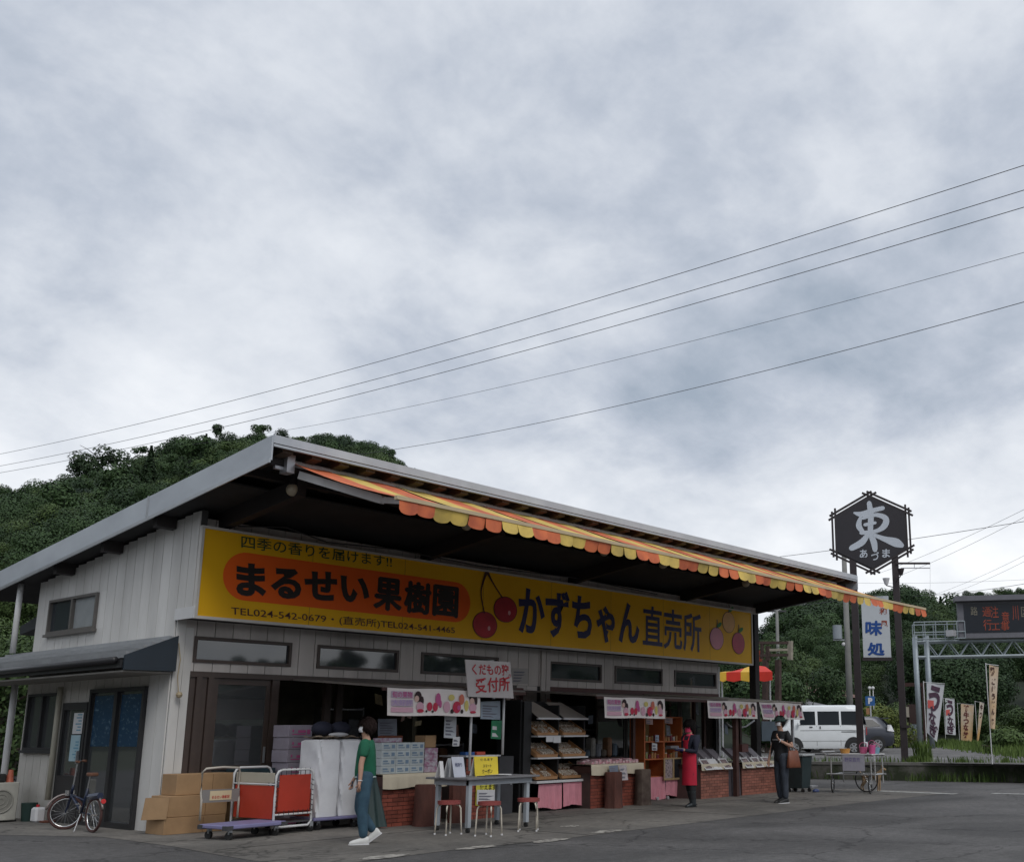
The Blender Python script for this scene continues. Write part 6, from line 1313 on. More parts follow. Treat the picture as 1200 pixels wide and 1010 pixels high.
text('野菜直売', mat('print_violet', (.20, .16, .38), .7, 0), pp, a.lerp(b, .1) + Vector((0, 0, .2)), a.lerp(b, .8) + Vector((0, 0, .2)), a.lerp(b, .1) + Vector((0, 0, .30)), .004)
def bucket(a, b, r, h_, M, label, hoop=None):
    o = thing('toy_bucket' if hoop else 'bowl', label, 'bucket' if hoop else 'bowl', tuple(Q(a, b, .881))); mb = MB(); p = Q(a, b, .881); mb.tube([p, p + Vector((0, 0, h_))], r * .75, 16, r2=r); mb.build('pail', M, o, smooth='auto')
    if hoop: mb = MB(); mb.tube([p + ax_ * r * math.cos(t) + Vector((0, 0, h_ + .10 * math.sin(t))) for t in [math.pi * i / 8 for i in range(9)]], .006, 5); mb.build('hoop', hoop, o, fix=False)
bucket(.22, .3, .13, .11, mat('orange_plastic', (.50, .24, .05), .5, .1), 'orange bowl at the left end of the handcart')
bucket(.72, .25, .10, .15, mat('pink_plastic', (.55, .12, .25), .5, .1), 'small pink toy bucket in the middle of the handcart', pink)
bucket(.98, .3, .13, .14, mat('pale_blue_plastic', (.20, .38, .48), .5, .1), 'pale blue toy bucket at the right end of the handcart', pink)
bucket(1.0, .12, .09, .20, mat('hotpink_plastic', (.60, .10, .28), .5, .1), 'tall pink toy bucket with a hoop at the right end of the handcart', pink)
dg = thing('dog_figure', 'small tan dog figure standing behind the right wheel of the handcart', 'figure', tuple(Q(LN - .42, .85, 0)), math.atan2(ax_.y, ax_.x)); tnm = mat('dog_tan', (.30, .20, .11), .8, .15)
j = {'p': Vector((-.20, 0, .36)), 'm': Vector((0, 0, .35)), 'c': Vector((.17, 0, .37)), 'n': Vector((.25, 0, .46)), 'h': Vector((.30, 0, .53)), 'z': Vector((.39, 0, .50)), 't': Vector((-.27, 0, .42)), 't2': Vector((-.31, 0, .50))}; r = {'p': .06, 'm': .065, 'c': .075, 'n': .045, 'h': .045, 'z': .020, 't': .018, 't2': .010}
e = [('p', 'm'), ('m', 'c'), ('c', 'n'), ('n', 'h'), ('h', 'z'), ('p', 't'), ('t', 't2')]
for nm, x, y in (('a', .18, .05), ('b', .18, -.05)): j[nm + '1'] = Vector((x, y, .26)); j[nm + '2'] = Vector((x + .01, y, .13)); j[nm + '3'] = Vector((x, y, .015)); r[nm + '1'] = .032; r[nm + '2'] = .019; r[nm + '3'] = .016; e += [('c', nm + '1'), (nm + '1', nm + '2'), (nm + '2', nm + '3')]
for nm, x, y in (('d', -.2, .05), ('f', -.2, -.05)): j[nm + '1'] = Vector((x + .03, y, .24)); j[nm + '2'] = Vector((x - .05, y, .12)); j[nm + '3'] = Vector((x - .03, y, .015)); r[nm + '1'] = .038; r[nm + '2'] = .018; r[nm + '3'] = .016; e += [('p', nm + '1'), (nm + '1', nm + '2'), (nm + '2', nm + '3')]
skinmesh(j, e, r, 'body', tnm, dg, 2)
for s_ in (1, -1): mb = MB(); mb.prism([(.27, s_ * .02, .56), (.31, s_ * .02, .56), (.285, s_ * .035, .62)], (0, s_ * .012, 0)); mb.build('ear', tnm, dg, local=True)
mb = MB(); mb.sphere(Q(-.42, .0, .03), .09, 10, (1.3, .8, .6)); single(mb, 'blue_bag', mat('blue_plastic', (.04, .06, .16), .5, .2), 'small blue bag on the ground left of the handcart', 'bag', smooth=True)

# ------------------------------------------------------------------ hexagonal restaurant sign on two poles
pb_ = mat('pylon_brown', (.030, .022, .024), .55, .15, 3); brd = mat('board_black', (.022, .019, .024), .5, .1, 3); chm = mat('character_grey', (.50, .54, .60), .5, .04)
p1, p2 = at(1009, 892, 2, .5), at(1055.5, 892, 2, .5)
p1 = Vector((28.72, 14.98, .5)); p2 = Vector((29.22, 13.80, .5)); ux = (p2 - p1).normalized(); nx = Vector((ux.y, -ux.x, 0)); 
if nx.dot(C0 - p1) < 0: nx = -nx
SP = lambda x, y: atp(x, y, p1 + nx * .12, nx)
hx_ = thing('restaurant_sign', 'black hexagonal restaurant sign with white calligraphy on two tall brown poles', 'sign', tuple((p1 + p2) / 2))
cH = SP(1020.5, 623.5)
for p, l in ((p1, cH.z), (p2, cH.z)):
    mb = MB(); mb.box((-.10, -.10, .5), (.10, .10, l), Matrix.Translation((p.x, p.y, 0)) @ Matrix.Rotation(math.atan2(ux.y, ux.x), 4, 'Z')); mb.build('pole', pb_, hx_)
cH = SP(1020.5, 623.5); W2 = (SP(1063, 624) - SP(978, 624)).length / 2 * .955; Hh = (SP(1020, 580) - SP(1022, 668)).length / 2 * .955
Zv = Vector((0, 0, 1)); hexp = [cH + Zv * Hh, cH + ux * W2 + Zv * Hh * .5, cH + ux * W2 - Zv * Hh * .5, cH - Zv * Hh, cH - ux * W2 - Zv * Hh * .5, cH - ux * W2 + Zv * Hh * .5]
mb = MB(); mb.prism(hexp, -nx * .12); mb.build('board', brd, hx_)
for i in range(6):
    a, b = hexp[i], hexp[(i + 1) % 6]; d = (b - a).normalized(); o2 = (a + b) / 2 - cH; o2.normalize()
    for k in range(2): mb = MB(); mb.beam(a - d * (.26 - .1 * k) + o2 * (.02 + .10 * k) - nx * (.03 + .035 * (i % 2)), b + d * (.26 - .1 * k) + o2 * (.02 + .10 * k) - nx * (.03 + .035 * (i % 2)), .06, .06, up=nx); mb.build('frame_bar', pb_, hx_)
# 東 as brush strokes, coordinates read off the photograph
fx_ = lambda X, Y: ((X - 385) / 88.0, (290 - Y) / 88.0)
ST = [[(285, 178, 10), (325, 188, 26), (380, 172, 22), (440, 160, 20)], [(368, 128, 22), (374, 200, 26), (368, 290, 24), (384, 350, 28), (388, 390, 22)], [(318, 205, 14), (306, 250, 26), (325, 285, 20)], [(330, 212, 12), (400, 196, 18), (452, 218, 26), (445, 258, 28), (400, 286, 18), (318, 292, 18)], [(340, 248, 16), (395, 240, 14)], [(352, 305, 20), (318, 345, 30), (262, 374, 26)], [(388, 308, 16), (440, 332, 24), (500, 355, 40), (530, 372, 24)]]
sc = (SP(1060, 620) - SP(1000, 620)).length / 60 / 4.59 * 88
strokes([[(*fx_(x, y), w_ * 1.2 / 88) for x, y, w_ in s_] for s_ in ST], chm, hx_, SP(940 + 385 / 4.592, 560 + 290 / 4.592), ux * sc, Zv * sc, .006)
for ch, x, y in (('あ', 331, 408), ('づ', 392, 420), ('ま', 452, 405)):
    px, py = 940 + x / 4.592, 560 + y / 4.592; text(ch, chm, hx_, SP(px - 4.6, py + 5), SP(px + 4.6, py + 5), SP(px - 4.6, py - 5), .008, .02)
fb = lambda x, y: SP(x, y)
a, b, c, d = fb(1012.5, 772), fb(1044.5, 772), fb(1043, 700), fb(1010.5, 700)
a, b = c.copy(), c.copy(); l0 = fb(1012, 772); r0 = fb(1044.5, 772); zt = fb(1012, 699).z
mb = MB(); mb.prism([l0, r0, Vector((r0.x, r0.y, zt)), Vector((l0.x, l0.y, zt))], -nx * .08); mb.build('lower_panel', mat('panel_white', (.50, .53, .56), .5, .05, 2), hx_)
mb = MB(); mb.beam(l0 - ux * .03, r0 + ux * .03, .1, .07, up=nx); mb.build('frame_bar', pb_, hx_)
blu = mat('ink_blue', (.008, .06, .26), .5, 0); brk = mat('ink_rust', (.28, .06, .03), .5, 0)
for k, (dx, dy) in enumerate(((-.5, 0), (.5, 0), (0, -.45), (0, .45))):
    text('味', blu, hx_, fb(1014.5 + dx, 744 + dy), fb(1033.5 + dx, 744 + dy), fb(1014.5 + dx, 727.5 + dy), .006 + .002 * k, .012); text('処', blu, hx_, fb(1017 + dx, 767.5 + dy), fb(1036.5 + dx, 767.5 + dy), fb(1017 + dx, 753 + dy), .006 + .002 * k, .012)
text('和', brk, hx_, fb(1030.5, 720), fb(1039, 720), fb(1030.5, 712), .006, .02); text('風', brk, hx_, fb(1032, 735), fb(1040.5, 735), fb(1032, 727), .006, .02)
# arm with tube light, two floodlights, box on the pole
e0, e1 = fb(1050, 660), fb(1090, 660); mb = MB(); mb.beam(e0, e1, .05, .06); mb.build('light_arm', pb_, hx_)
mb = MB(); mb.tube([fb(1056, 665.5), fb(1090, 665.5)], .015, 6); mb.tube([fb(1071.5, 661), fb(1071.5, 665.5)], .01, 5); mb.tube([fb(1090, 661), fb(1090, 700)], .004, 4); mb.build('light_tube', alu, hx_, fix=False)
for (bx, by, ex, ey, M, M2) in ((1050, 682, 1056, 670, pb_, pb_), (1046, 688, 1039, 681, alu, pwhite)):
    mb = MB(); mb.tube([fb(bx, by) + nx * .06, fb(ex, ey + 6) + nx * .25], .015, 6); mb.build('lamp_arm', pb_, hx_, fix=False)
    mb = MB(); q_ = fb(ex, ey) + nx * .25; mb.tube([q_ + Zv * .06, q_ - Zv * .14], .11, 12, r2=.05); mb.build('floodlight', M2, hx_, smooth='auto')
mb = MB(); q_ = fb(1062, 851); mb.beam(q_ - ux * .15, q_ + ux * .1, .06, .08); mb.build('pole_hook', pb_, hx_)

# ------------------------------------------------------------------ vehicles on the upper road
tyr = mat('tyre', (.02, .02, .02), .8, .1); rimm = mat('alloy', (.45, .46, .48), .3, .05, metal=.7); cglass = mat('car_glass', (.012, .016, .02), .12, .1, spec=.22); vtrim = mat('grey_trim', (.06, .06, .06), .6, 0); lampr = mat('tail_lamp_clear', (.70, .70, .72), .2, .1)
def loft(levels, n=36, e=.35):
    vs = []; fs = []
    for (z, xr, xf, hw) in levels:
        for i in range(n):
            t = 2 * math.pi * i / n; c, s_ = math.cos(t), math.sin(t); vs.append(((xr + xf) / 2 + (xf - xr) / 2 * math.copysign(abs(c) ** e, c), hw * math.copysign(abs(s_) ** e, s_), z))
    m_ = len(levels)
    for k in range(m_ - 1): fs += [(k * n + i, k * n + (i + 1) % n, (k + 1) * n + (i + 1) % n, (k + 1) * n + i) for i in range(n)]
    return vs, fs + [tuple(range(n))[::-1], tuple((m_ - 1) * n + i for i in range(n))]
def wheel(P, x, y, r, s_, spokes=6):
    mb = MB(); mb.cyl((x, y - s_ * .16, r), (0, s_, 0), r, .16, 28); w_ = mb.build('wheel', tyr, P, local=True, smooth='auto')
    mb = MB(); mb.cyl((x, y + s_ * .0, r), (0, s_, 0), r * .62, .012, 24); m2 = mb.build('rim', vtrim, w_, local=True)
    mb = MB(); mb.torus((x, y + s_ * .012, r), (0, 1, 0), r * .60, .014, 24, 6)
    for k in range(spokes): t = 2 * math.pi * k / spokes; mb.beam((x, y + s_ * .016, r), (x + math.cos(t) * r * .58, y + s_ * .016, r + math.sin(t) * r * .58), .05, .02, up=(0, 1, 0))
    mb.cyl((x, y + s_ * .005, r), (0, s_, 0), .045, .02, 12); mb.build('spokes', rimm, w_, local=True, fix=False)['kind'] = 'stuff'
vw = mat('van_white', (.76, .79, .81), .3, .05, 2)
vd = Vector(RC[0].tolist()); vdir = math.atan2(-vd.y, -vd.x) + .02        # van heads to the left of the picture
rw_ = at(1001, 884, 2, .5); vf = Vector((math.cos(vdir), math.sin(vdir), 0)); vn = Vector((-vf.y, vf.x, 0))
# the side we see is the one turned to the camera
side = 1 if vn.dot(C0 - rw_) > 0 else -1
vo = rw_ + vf * 1.17 - vn * side * .72
van = thing('parked_van', 'white boxy van parked on the upper road behind the last stall', 'van', tuple(vo), vdir)
lv = [(.24, -1.66, 1.62, .70), (.34, -1.70, 1.70, .735), (.95, -1.70, 1.68, .74), (1.10, -1.67, 1.52, .72), (1.72, -1.56, 1.12, .64), (1.84, -1.48, 1.02, .60), (1.90, -1.35, .85, .50)]
vs, f_ = loft(lv); mb = MB(); mb.add(vs, f_); mb.build('body', vw, van, local=True, smooth='auto')
def hwz(z):
    for (a, b) in zip(lv[:-1], lv[1:]):
        if a[0] <= z <= b[0]: return a[3] + (b[3] - a[3]) * (z - a[0]) / (b[0] - a[0])
    return lv[-1][3]
def panel(P, pts, M, nm, s_, off=.004, th=.006, fnz=hwz):
    mb = MB(); mb.prism([(x, s_ * (fnz(z) + off), z) for x, z in pts], (0, s_ * th, 0)); return mb.build(nm, M, P, local=True)
for s_ in (1, -1):
    for (x0, x1) in ((-1.36, -.72), (-.64, .20), (.30, .95)): panel(van, [(x0, 1.14), (x1, 1.14), (x1 - (.18 if x1 > .9 else 0), 1.66), (x0 + (.03 if x0 < -1 else 0), 1.66)], cglass, 'window', s_)
    for x in (-1.17, 1.15):
        mb = MB(); mb.add([(x + .36 * math.cos(t), s_ * .745, .28 + .40 * math.sin(t)) for t in [math.pi * i / 14 for i in range(15)]], [tuple(range(15))]); mb.build('wheel_arch', blackp, van, local=True, fix=False); wheel(van, x, s_ * .755, .27, s_)
    panel(van, [(-1.64, .92), (.9, .92), (.9, .935), (-1.64, .935)], vtrim, 'body_line', s_, .001, .003)
    panel(van, [(-1.6, .52), (1.0, .52), (1.0, .53), (-1.6, .53)], vtrim, 'body_line', s_, .001, .003)
    for x in (-.68, .25): panel(van, [(x, .35), (x + .012, .35), (x + .012, 1.12), (x, 1.12)], vtrim, 'door_gap', s_, .001, .003)
    panel(van, [(-1.6, .86), (-.7, .86), (-.7, .885), (-1.6, .885)], vtrim, 'slide_rail', s_, .003, .006)
    panel(van, [(.10, .99), (.14, .99), (.14, 1.09), (.10, 1.09)], blackp, 'handle', s_, .006, .02); panel(van, [(.42, 1.04), (.54, 1.04), (.54, 1.08), (.42, 1.08)], blackp, 'handle', s_, .006, .02)
    mb = MB(); mb.box((.92, s_ * .74, 1.12), (1.02, s_ * .90, 1.24)); mb.build('wing_mirror', vw, van, local=True, bevel=.02)
mb = MB(); mb.prism([(1.53, -.6, 1.16), (1.53, .6, 1.16), (1.20, .52, 1.64), (1.20, -.52, 1.64)], (.03, 0, .02)); mb.build('windscreen', cglass, van, local=True)
mb = MB(); mb.prism([(-1.70, -.6, 1.14), (-1.70, .6, 1.14), (-1.60, .52, 1.66), (-1.60, -.52, 1.66)], (-.02, 0, -.0)); mb.build('rear_window', cglass, van, local=True)
for y in (-.62, .62): mb = MB(); mb.box((-1.72, y - .05, .75), (-1.69, y + .05, 1.05)); mb.build('tail_lamp', mat('lamp_red', (.35, .02, .02), .3, 0), van, local=True)
mb = MB(); mb.box((-1.73, -.66, .28), (-1.68, .66, .48)); mb.build('bumper', vw, van, local=True, bevel=.02)
sg = mat('suv_grey', (.055, .06, .075), .3, .05, 2, metal=.3)
ro = at(1028.5, 881, 2, .5); sd_ = vdir + .06; sf = Vector((math.cos(sd_), math.sin(sd_), 0)); sn_ = Vector((-sf.y, sf.x, 0)); side = 1 if sn_.dot(C0 - ro) > 0 else -1
so_ = ro + sf * 1.35 - sn_ * side * .82
suv = thing('parked_car', 'dark grey hatchback parked beyond the white van, rear end showing', 'car', tuple(so_), sd_)
lv2 = [(.25, -2.1, 2.1, .80), (.40, -2.22, 2.22, .86), (.75, -2.24, 2.2, .88), (.95, -2.12, 1.9, .86), (1.05, -2.0, 1.4, .83), (1.40, -1.72, .7, .70), (1.52, -1.5, .3, .62)]
vs, f_ = loft(lv2); mb = MB(); mb.add(vs, f_); mb.build('body', sg, suv, local=True, smooth='auto')
def hw2(z):
    for (a, b) in zip(lv2[:-1], lv2[1:]):
        if a[0] <= z <= b[0]: return a[3] + (b[3] - a[3]) * (z - a[0]) / (b[0] - a[0])
    return .62
for s_ in (1, -1):
    panel(suv, [(-1.55, 1.12), (-1.0, 1.06), (-.6, 1.06), (-.6, 1.40), (-1.2, 1.38)], cglass, 'window', s_, fnz=hw2); panel(suv, [(-.52, 1.06), (1.1, 1.06), (.6, 1.38), (-.52, 1.40)], cglass, 'window', s_, fnz=hw2)
    for x in (-1.35, 1.35):
        mb = MB(); mb.add([(x + .38 * math.cos(t), s_ * .885, .30 + .40 * math.sin(t)) for t in [math.pi * i / 14 for i in range(15)]], [tuple(range(15))]); mb.build('wheel_arch', blackp, suv, local=True, fix=False); wheel(suv, x, s_ * .90, .32, s_)
    mb = MB(); mb.prism([(-2.16, s_ * .60, .86), (-1.80, s_ * .86, .90), (-1.84, s_ * .82, 1.16), (-2.02, s_ * .60, 1.16)], (-.03, s_ * .03, 0)); mb.build('tail_lamp', lampr, suv, local=True)
mb = MB(); mb.prism([(-1.98, -.6, 1.08), (-1.98, .6, 1.08), (-1.72, .52, 1.40), (-1.72, -.52, 1.40)], (-.04, 0, 0)); mb.build('rear_window', cglass, suv, local=True)
mb = MB(); mb.box((-1.98, -.6, 1.42), (-1.5, .6, 1.46)); mb.build('spoiler', sg, suv, local=True, bevel=.01)

# ------------------------------------------------------------------ banner flags
fw = mat('flag_white', (.52, .53, .56), .85, .05, 3); fo = mat('flag_orange', (.55, .52, .48), .85, .05, .55, c2=(.58, .34, .12)); fp = mat('flag_plum', (.06, .025, .05), .7, 0); sealm = mat('seal_red', (.55, .10, .09), .7, 0)
def flag(tl_, tr_, br_, bl_, base, p0, label, M, txt, ink_, seal=False, pole_top=None, wave=.08):
    n = Vector((-.88, -.47, 0)); F = lambda x, y: atp(x, y, p0, n); t = thing('banner_flag', label, 'flag', tuple(base), 0, 'banner flags along the road')
    A, B, C2, D = F(*tl_), F(*tr_), F(*br_), F(*bl_)
    mb = MB(); fn = lambda u, v: (D.lerp(C2, u)).lerp(A.lerp(B, u), v) + n * wave * math.sin(u * 3.2 + v * 2) * .5
    mb.grid(lambda u, v: tuple(fn(u, v)), 8, 14); mb.build('cloth', M, t, smooth=True, fix=False)
    mb = MB(); mb.tube([Vector(base), Vector((base[0], base[1], A.z + .06))], .014, 6); mb.tube([Vector((base[0], base[1], A.z + .03)), B + Vector((0, 0, .03))], .009, 5); mb.build('pole', pwhite, t, fix=False)
    for (s_, u0, v0, u1, v1) in txt:
        vs, fs = glyphs(s_, .045); mb = MB(); mb.add([fn(u0 + (u1 - u0) * float(a), v0 + (v1 - v0) * float(b)) + n * .02 for a, b in vs], fs); mb.build('lettering', ink_, t, fix=False)
    if seal: mb = MB(); mb.quad(*[fn(u, v) + n * .02 for u, v in seal]); mb.build('seal', sealm, t, fix=False)
    return t
b1 = at(1087, 889, 2, .5); b2 = at(1163, 895, 2, .5)
flag((1086, 800), (1107, 802), (1098, 869), (1086, 858), b1, b1, 'large white flag with plum eel lettering and a red seal, nearest of the white ones', fw, [('う', .12, .46, .85, .97), ('な', .15, .23, .75, .46), ('ぎ', .25, .02, .95, .25)], fp, [(.08, .50), (.50, .53), (.45, .68), (.06, .66)])
b = at(1108.5, 871, 2, .5); flag((1107.5, 818), (1118.5, 819), (1120, 861), (1108, 860), b, b, 'smaller white flag with plum eel lettering behind the large one', fw, [('う', .12, .50, .85, .97), ('な', .2, .25, .85, .5), ('ぎ', .15, .02, .95, .27)], fp, [(.08, .52), (.50, .55), (.45, .70), (.06, .68)])
b = at(1125, 874, 2, .5); flag((1126, 824.5), (1141.5, 826), (1139, 869), (1126, 867), b, b, 'wide orange and white flag with dark red lettering between the white and the narrow flags', fo, [('特', .2, .80, .65, .98), ('牛', .2, .62, .65, .79), ('つ', .2, .46, .65, .60), ('な', .2, .28, .65, .45), ('丼', .2, .08, .65, .26)], mat('ink_wine', (.12, .02, .02), .7, 0))
b = at(1146, 874, 2, .5); flag((1148, 822), (1153.5, 824), (1147, 868), (1144.5, 869), b, b, 'narrow twisted orange flag, third from the right of the flags', fo, [('牛', .2, .8, .8, .95), ('つ', .2, .6, .8, .75)], inkbrown)
flag((1159, 779), (1170.5, 781), (1166, 854), (1159.5, 853), b2, b2, 'tall slim orange flag standing highest at the right', fo, [('鶏', .1, .84, .6, .98), ('ご', .3, .70, .75, .80), ('ぼ', .3, .58, .75, .68), ('う', .3, .46, .75, .56), ('ど', .3, .34, .75, .44), ('ん', .3, .22, .75, .32), ('あ', .3, .06, .75, .16)], inkbrown)

# ------------------------------------------------------------------ gantry with message board
gm = mat('gantry_steel', (.30, .34, .37), .5, .08, 3, metal=.3); gn = Vector((-.884, -.468, 0)); gc = at(1150, 860, 2, .0); gp0 = atd(1150, 780, 57); G = lambda x, y, d=0: atp(x, y, gp0 - gn * d, gn)
gy = thing('road_gantry', 'grey steel lattice gantry carrying the electronic message board', 'gantry', (gp0.x, gp0.y, .5))
gu = Vector((-gn.y, gn.x, 0)); 
if gu.y > 0: gu = -gu
L0 = G(1084, 770); zt, zb = G(1120, 751).z, G(1120, 769).z
def gpt(s_, z, d=0): return Vector((L0.x, L0.y, 0)) + gu * s_ - gn * d + Vector((0, 0, z))
SL = 15.0
for s_ in (-.45, .15):
    for d in (0, .9): mb = MB(); mb.tube([gpt(s_, .45, d), gpt(s_, zt + .3, d)], .11, 10); mb.build('column', gm, gy, smooth=True, fix=False)
for s_ in (SL, SL + .6):
    for d in (0, .9): mb = MB(); mb.tube([gpt(s_, -.02, d), gpt(s_, zt + .3, d)], .11, 10); mb.build('column', gm, gy, smooth=True, fix=False)
for z in (zt, zb):
    for d in (0, .9): mb = MB(); mb.tube([gpt(-.45, z, d), gpt(SL + .6, z, d)], .07, 8); mb.build('chord', gm, gy, fix=False)
k = 0; s_ = .15
while s_ < SL:
    for d in (0, .9): mb = MB(); mb.tube([gpt(s_, zb if k % 2 else zt, d), gpt(s_ + .55, zt if k % 2 else zb, d)], .03, 5); mb.build('lattice_bar', gm, gy, fix=False)
    s_ += .55; k += 1
rz0, rz1 = zt + .12, G(1100, 729).z
for z in ((rz0 + rz1) / 2 - .1, rz1, rz0):
    for d in (-.3, 1.2): mb = MB(); mb.tube([gpt(-.5, z, d), gpt(2.1, z, d)], .03, 6); mb.build('hand_rail', gm, gy, fix=False)
for s_ in (-.5, .05, .6, 1.2, 1.7, 2.1):
    for d in (-.3, 1.2): mb = MB(); mb.tube([gpt(s_, rz0, d), gpt(s_, rz1, d)], .025, 6); mb.build('rail_post', gm, gy, fix=False)
mb = MB(); a = G(1114.5, 741, -.4); mb.box((a.x - .2, a.y - .2, a.z - .2), (a.x + .2, a.y + .2, a.z + .12)); mb.build('control_box', alu, gy)
msg = thing('message_board', 'dark electronic road message board with orange characters', 'sign', tuple(G(1160, 748))); cas = mat('board_casing', (.13, .13, .15), .6, .1, 2); scr = mat('board_screen', (.010, .013, .02), .3, .1)
bl = G(1124.5, 748, -.25); br = G(1230, 748, -.25); tl_ = G(1124.5, 705, -.25); dd = -gn * .7
mb = MB(); bz = lambda p, z: Vector((p.x, p.y, z)); z0, z1 = bl.z, tl_.z
mb.prism([bz(bl, z0), bz(br, z0), bz(br, z1), bz(bl, z1)], dd); mb.build('casing', cas, msg)
mb = MB(); mb.prism([bz(bl, z1 + .002) + gn * .35 - gu * .15, bz(br, z1 + .002) + gn * .35 + gu * .15, bz(br, z1 + .27) + gn * .35 + gu * .15, bz(bl, z1 + .27) + gn * .35 - gu * .15], dd * 1.3); mb.build('hood', cas, msg)
s0_, s1_ = bl + gu * .3, br - gu * .3; za, zb2 = z0 + .28, z1 - .12
mb = MB(); mb.prism([bz(s0_, za), bz(s1_, za), bz(s1_, zb2), bz(s0_, zb2)], gn * .02); mb.build('screen', scr, msg)
led = mat('led_orange', (.30, .05, .02), .5, .5, 25, emit=.03); led2 = mat('led_pale', (.22, .20, .15), .5, .5, 25)
SW = (s1_ - s0_).length; sq = lambda u, z: bz(s0_ + gu * u, z)
def ledtxt(s_, u, w_, zf0, zf1, M): z0_, z1_ = za + (zb2 - za) * zf0, za + (zb2 - za) * zf1; text(s_, M, msg, sq(u, z0_), sq(u + w_, z0_), sq(u, z1_), .035)
ledtxt('通', .95, .42, .55, .88, led); ledtxt('行', .95, .42, .08, .45, led); ledtxt('注', 1.35, .40, .5, .9, led); ledtxt('意', 1.9, .38, .3, .7, led); ledtxt('工事', 1.35, .9, .06, .34, led); ledtxt('路', .35, .35, .6, .9, led2); ledtxt('川', 2.45, .3, .4, .9, led); ledtxt('区間', 2.9, .75, .5, .85, led2); ledtxt('渋滞', 3.9, .8, .3, .8, led)

# ------------------------------------------------------------------ utility poles, wires, small structures behind
upm = mat('concrete_pole', (.20, .20, .19), .8, .15, 2)
def upole(x0, y0, y1, depth, label, r=.16, arms=(), base=.5):
    b_ = atd(x0, y0, depth); t_z = atd(x0, y1, depth).z; t = thing('utility_pole', label, 'pole', (b_.x, b_.y, base)); mb = MB(); mb.tube([(b_.x, b_.y, base - .1), (b_.x, b_.y, t_z)], r, 12, r2=r * .7); mb.build('pole', upm, t, smooth=True, fix=False)
    for ay_, aw_ in arms: z = atd(x0, ay_, depth).z; u = Vector((RC[0][0], RC[0][1], 0)).normalized() * aw_; mb = MB(); mb.beam(Vector((b_.x, b_.y, z)) - u, Vector((b_.x, b_.y, z)) + u, .08, .1); mb.build('crossarm', dkbox, t)
    return t, b_
t, b_ = upole(995, 800, 640, 46, 'grey utility pole with a transformer just left of the hexagonal sign', .15, ((737, .0),))
z = atd(995, 741, 46).z; u = Vector((RC[0][0], RC[0][1], 0)).normalized(); q_ = Vector((b_.x, b_.y, z)) - u * .42 
mb = MB(); mb.tube([q_ - Vector((0, 0, .28)), q_ + Vector((0, 0, .32))], .20, 16); mb.build('transformer', mat('transformer_grey', (.26, .29, .32), .5, .1), t, smooth='auto')
mb = MB(); mb.beam(q_ - Vector((0, 0, .32)) - u * .2, Vector((b_.x, b_.y, z - .32)), .06, .05); mb.build('bracket', steel, t); mb = MB(); mb.sphere(q_ + u * .25 - Vector((0, 0, .5)), .09, 8); mb.build('insulator', pwhite, t, smooth=True)
t, b_ = upole(912, 780, 690, 62, 'thin utility pole with a crossarm seen past the shop corner', .12, ((716, .55), (701, .35)))
z = atd(918, 702, 62); mb = MB(); mb.sphere(z, .22, 10, (1.2, 1, .7)); mb.build('street_lamp_head', alu, t, smooth=True)
# overhead wires
wm_ = mat('wire_black', (.06, .06, .065), .6, 0)
def wire(a, b, sag, r, label, n=40):
    a, b = Vector(a), Vector(b); mb = MB(); mb.tube([a.lerp(b, i / n) - Vector((0, 0, sag * 4 * (i / n) * (1 - i / n))) for i in range(n + 1)], r, 5); return single(mb, 'overhead_wire', wm_, label, 'wire', None, fix=False)
def wirepx(p, q, dp, dq, sag, r, label, ext=.25):
    a, b = atd(*p, dp), atd(*q, dq); d = b - a; n = 48; mb = MB(); T0 = [-ext + (1 + 2 * ext) * i / n for i in range(n + 1)]
    mb.tube([a + d * t_ - Vector((0, 0, sag * 4 * t_ * (1 - t_))) for t_ in T0], r, 5); single(mb, 'overhead_wire', wm_, label, 'wire', None, fix=False)
Wd = 34
for (p, q, lab) in (((0, 532), (1200, 194), 'uppermost long black wire crossing the sky from lower left to upper right'), ((0, 546), (1200, 223), 'second black wire from the top crossing the sky'), ((0, 554), (1200, 243), 'third black wire from the top crossing the sky')): wirepx(p, q, 60, 24, .55, .010, lab)
wirepx((330, 505), (1200, 296), 50, 26, .35, .007, 'fourth thin wire crossing the sky above the roof'); wirepx((440, 530), (1200, 354), 46, 26, .35, .010, 'lowest wire crossing the sky above the shop roof')
for (p, q, dp, dq, lab) in (((890, 655), (1200, 611), 70, 55, 'dark wire passing behind the hexagonal sign'), ((1040, 668), (1200, 597), 60, 45, 'thin wire rising right of the hexagonal sign, upper'), ((1060, 672), (1200, 606), 60, 45, 'thin wire rising right of the hexagonal sign, lower'), ((880, 713), (1010, 700), 75, 60, 'dark wire seen past the shop corner'), ((1005, 683), (1200, 679), 75, 75, 'thin level wire above the right hills'), ((1080, 698), (1200, 684), 80, 70, 'thick wire just above the right hills'), ((1100, 695), (1200, 651), 80, 60, 'thin rising wire at the right edge, upper'), ((1110, 697), (1200, 658), 80, 60, 'thin rising wire at the right edge, lower')): wirepx(p, q, dp, dq, .1, .016 if 'dark' in lab or 'thick' in lab else .008, lab, .1)
